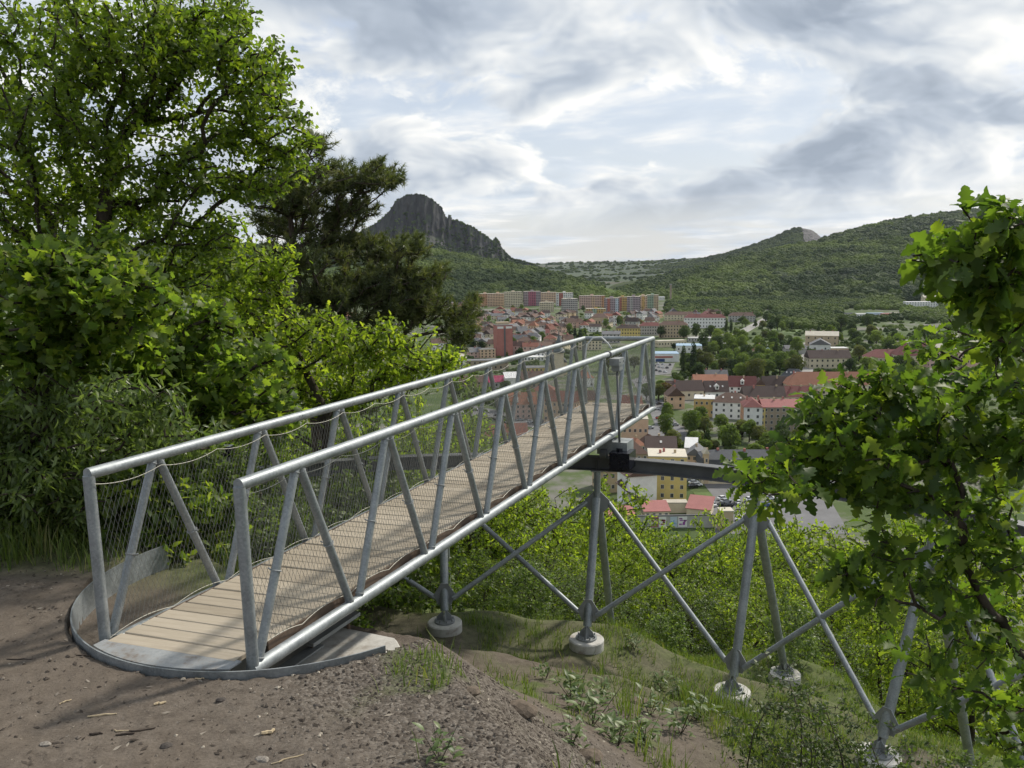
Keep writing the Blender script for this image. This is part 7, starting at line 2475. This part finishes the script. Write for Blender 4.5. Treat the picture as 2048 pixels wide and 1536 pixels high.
# single stones, sticks and chips that can be told apart on the path
STICK_P = plain('pale_stick', (0.42, 0.34, 0.22), 0.9, 0.2, 30.0)
STICK_D = plain('dark_stick', (0.055, 0.042, 0.032), 0.9, 0.3, 30.0)
CHIP = plain('wood_chip', (0.46, 0.37, 0.24), 0.9, 0.2, 30.0)


def on_ground(px, py):
    """where the sight line meets the terrain"""
    v = ray(px, py)
    lo, hi = 1.5, 30.0
    for d in np.linspace(1.5, 30, 600):
        p = v * d
        if p[2] < gz(p[0], p[1]):
            return np.array([p[0], p[1], gz(p[0], p[1])])
    return v * 8


for px, py, L_, ang, rad, mt, lab in ((205, 1437, 0.15, 5, 0.006, STICK_P, 'pale straight stick on the path left of centre'), (285, 1462, 0.13, 12, 0.005, STICK_D, 'dark thin stick on the path below the pale one'), (250, 1470, 0.10, 3, 0.006, STICK_D, 'dark short stick beside two other sticks on the path'), (192, 1472, 0.07, 8, 0.007, STICK_D, 'dark stub of bark on the path, leftmost'), (245, 1466, 0.09, 2, 0.004, STICK_P, 'pale splinter just above the short dark stick'), (40, 1321, 0.16, 3, 0.004, STICK_D, 'dark twig near the left edge of the path'), (130, 1408, 0.08, 60, 0.004, STICK_P, 'short pale stick set askew on the path'), (540, 1475, 0.08, 40, 0.010, STICK_P, 'pale forked twig on the gravel'), (175, 1315, 0.14, 2, 0.004, STICK_D, 'dark twig close to the steel ring'), (402, 1365, 0.06, 25, 0.004, STICK_P, 'pale splinter in front of the threshold plate'), (575, 1520, 0.16, 35, 0.004, STICK_P, 'long dry stalk by the grass at the bottom edge'), (320, 1412, 0.06, 30, 0.008, CHIP, 'pale wood chip in the middle of the path')):
    p = on_ground(px, py)
    a = math.radians(ang)
    d = np.array([math.cos(a), math.sin(a), 0])
    e0, e1 = p - d * L_ / 2, p + d * L_ / 2
    pts = []
    for u in np.linspace(0, 1, 6):
        q = e0 + (e1 - e0) * u + np.array([0, 0, 0]) + r.normal(0, 0.004, 3)
        q[2] = gz(q[0], q[1]) + rad * 0.9
        pts.append(q - p)
    o = MB().tube(pts, [rad * q for q in (0.7, 1, 1.05, 0.95, 0.9, 0.5)], 6).build('stick', mt, None, False, tuple(p))
    tag(o, lab, 'stick', 'litter on the path')
EARTH = plain('earthy_stone', (0.155, 0.125, 0.098), 0.95, 0.3, 25.0, bump=0.6, spec=0.1)
DARKSTONE = plain('dark_stone', (0.07, 0.06, 0.052), 0.95, 0.3, 30.0)
for px, py, s_, mt, lab in ((443, 1409, 0.030, DARKSTONE, 'square dark stone on the path'), (634, 1414, 0.022, DARKSTONE, 'small dark stone on the gravel right of the path'), (335, 1498, 0.034, DARKSTONE, 'dark lump of earth at the bottom of the path'), (606, 1355, 0.026, DARKSTONE, 'dark clod on the gravel below the chord'), (940, 1386, 0.06, EARTH, 'pale flat stone on the brow of the bank'), (1040, 1425, 0.12, EARTH, 'tan earth lump on the edge of the bank'), (1275, 1410, 0.13, EARTH, 'weathered stone lying in the grass slope'), (1180, 1518, 0.10, EARTH, 'stone half sunk at the bottom edge'), (525, 1523, 0.035, STONE, 'pale stone by the bottom edge left of the grass'), (90, 1490, 0.03, STONE, 'pale pebble on the left of the path')):
    p = on_ground(px, py)
    rr_ = np.random.default_rng(int(px))
    n_ = 60
    g_ = np.arange(n_) + 0.5
    ph, th = np.arccos(1 - 2 * g_ / n_), math.pi * (1 + 5 ** 0.5) * g_
    V = np.c_[np.cos(th) * np.sin(ph), np.sin(th) * np.sin(ph), np.cos(ph)] * rr_.uniform(0.8, 1.15, (n_, 1)) * np.array([1.0, 0.75, 0.5]) * s_
    import bmesh
    bm = bmesh.new()
    for v in V:
        bm.verts.new(v)
    bmesh.ops.convex_hull(bm, input=bm.verts)
    me = bpy.data.meshes.new('stone')
    bm.to_mesh(me)
    bm.free()
    me.polygons.foreach_set('use_smooth', np.zeros(len(me.polygons), bool))
    o = link('stone', me, mt, None, tuple(p + [0, 0, s_ * 0.05]))
    tag(o, lab, 'stone', 'stones on the path and bank')

# broad-leaved weeds on the bank
WEED = leaf_mat('weed_leaf', (0.055, 0.095, 0.030), (0.13, 0.18, 0.06), (0.20, 0.24, 0.11), 0.35, 0.45)
WD = strip_leaf([(0, 0), (0.12, 0.03), (0.35, 0.17), (0.6, 0.20), (0.85, 0.11), (1.0, 0)], 0.25, 0.5, 0.01)
wproto = []
for sd in range(3):
    rr_ = np.random.default_rng(700 + sd)
    n_ = 44
    a = rr_.uniform(0, 6.28, n_)
    up = rr_.uniform(0.2, 1.8, n_)
    d = np.c_[np.cos(a), np.sin(a), up]
    nn = np.c_[-np.cos(a) * up, -np.sin(a) * up, np.ones(n_)]
    P = np.c_[rr_.normal(0, 0.07, (n_, 2)), rr_.uniform(0, 0.22, n_)]
    V, fs, k = leaf_cloud(WD, P, frames(d, nn), rr_.uniform(0.04, 0.13, n_))
    me = raw_mesh('leaves', V, fs, True)
    add_attr(me, 'rnd', np.repeat(rr_.random(n_), k))
    me.materials.append(WEED)
    st = MB()
    for i in range(4):
        q = rr_.normal(0, 0.05, 2)
        st.tube([(0, 0, -0.02), (q[0], q[1], 0.12), (q[0] * 2, q[1] * 2, 0.26)], [0.005, 0.004, 0.002], 5)
    sm = st.mesh('stalks')
    sm.materials.append(TWIG)
    wproto.append((me, sm))
for k, (px, py, s_, lab) in enumerate(((1140, 1395, 1.0, 'broad-leaved weed below the middle footing'), (1160, 1420, 1.1, 'large dock-like weed in the middle of the bank'), (1200, 1400, 0.9, 'pale weed beside the dock-like one'), (1185, 1450, 1.1, 'bushy weed on the lower bank'), (1230, 1480, 1.0, 'weed nearest the bottom edge of the bank'), (1145, 1488, 0.8, 'flat grey-green rosette on the gravel edge'), (1235, 1492, 0.9, 'flat rosette right of the bushy weed'), (1300, 1430, 0.9, 'leafy weed beside the weathered stone'), (1320, 1380, 1.0, 'leafy weed before the dark shrubs'), (1090, 1360, 0.7, 'small weed on the grassy strip'), (1270, 1300, 0.9, 'weed at the foot of the far middle footing'), (1290, 1490, 1.0, 'weed with upright leaves at lower right'), (1360, 1470, 1.0, 'leafy weed left of the thin shrubs'), (880, 1525, 0.6, 'low weed in the grass at the bottom edge'), (1360, 1400, 1.1, 'tall weed left of the second footing'), (1400, 1440, 1.1, 'leafy weed right of the tall one'))):
    p = on_ground(px, py)
    t_ = thing('weed_plant', lab, 'plant', p, rng.uniform(0, 6.28), 'weeds on the bank')
    t_.scale = (s_, s_, s_)
    link('stalks', wproto[k % 3][1], None, t_)
    o = link('leaves', wproto[k % 3][0], None, t_)
    o['kind'] = 'stuff'

# ------------------------------------------------------------------ the air
m, t = material('haze_air')
pv = t.n('ShaderNodeVolumePrincipled', i_Color=(0.80, 0.88, 1.0), i_Density=0.00002)
pv.inputs['Anisotropy'].default_value = 0.2
t.t.links.new(pv.outputs[0], t.n('ShaderNodeOutputMaterial').inputs['Volume'])
hb = MB().box((0, 0, 205), (19000, 19000, 600))
hz_o = hb.build('haze', m)
tag(hz_o, 'thin pale haze filling the valley air', kind='stuff')
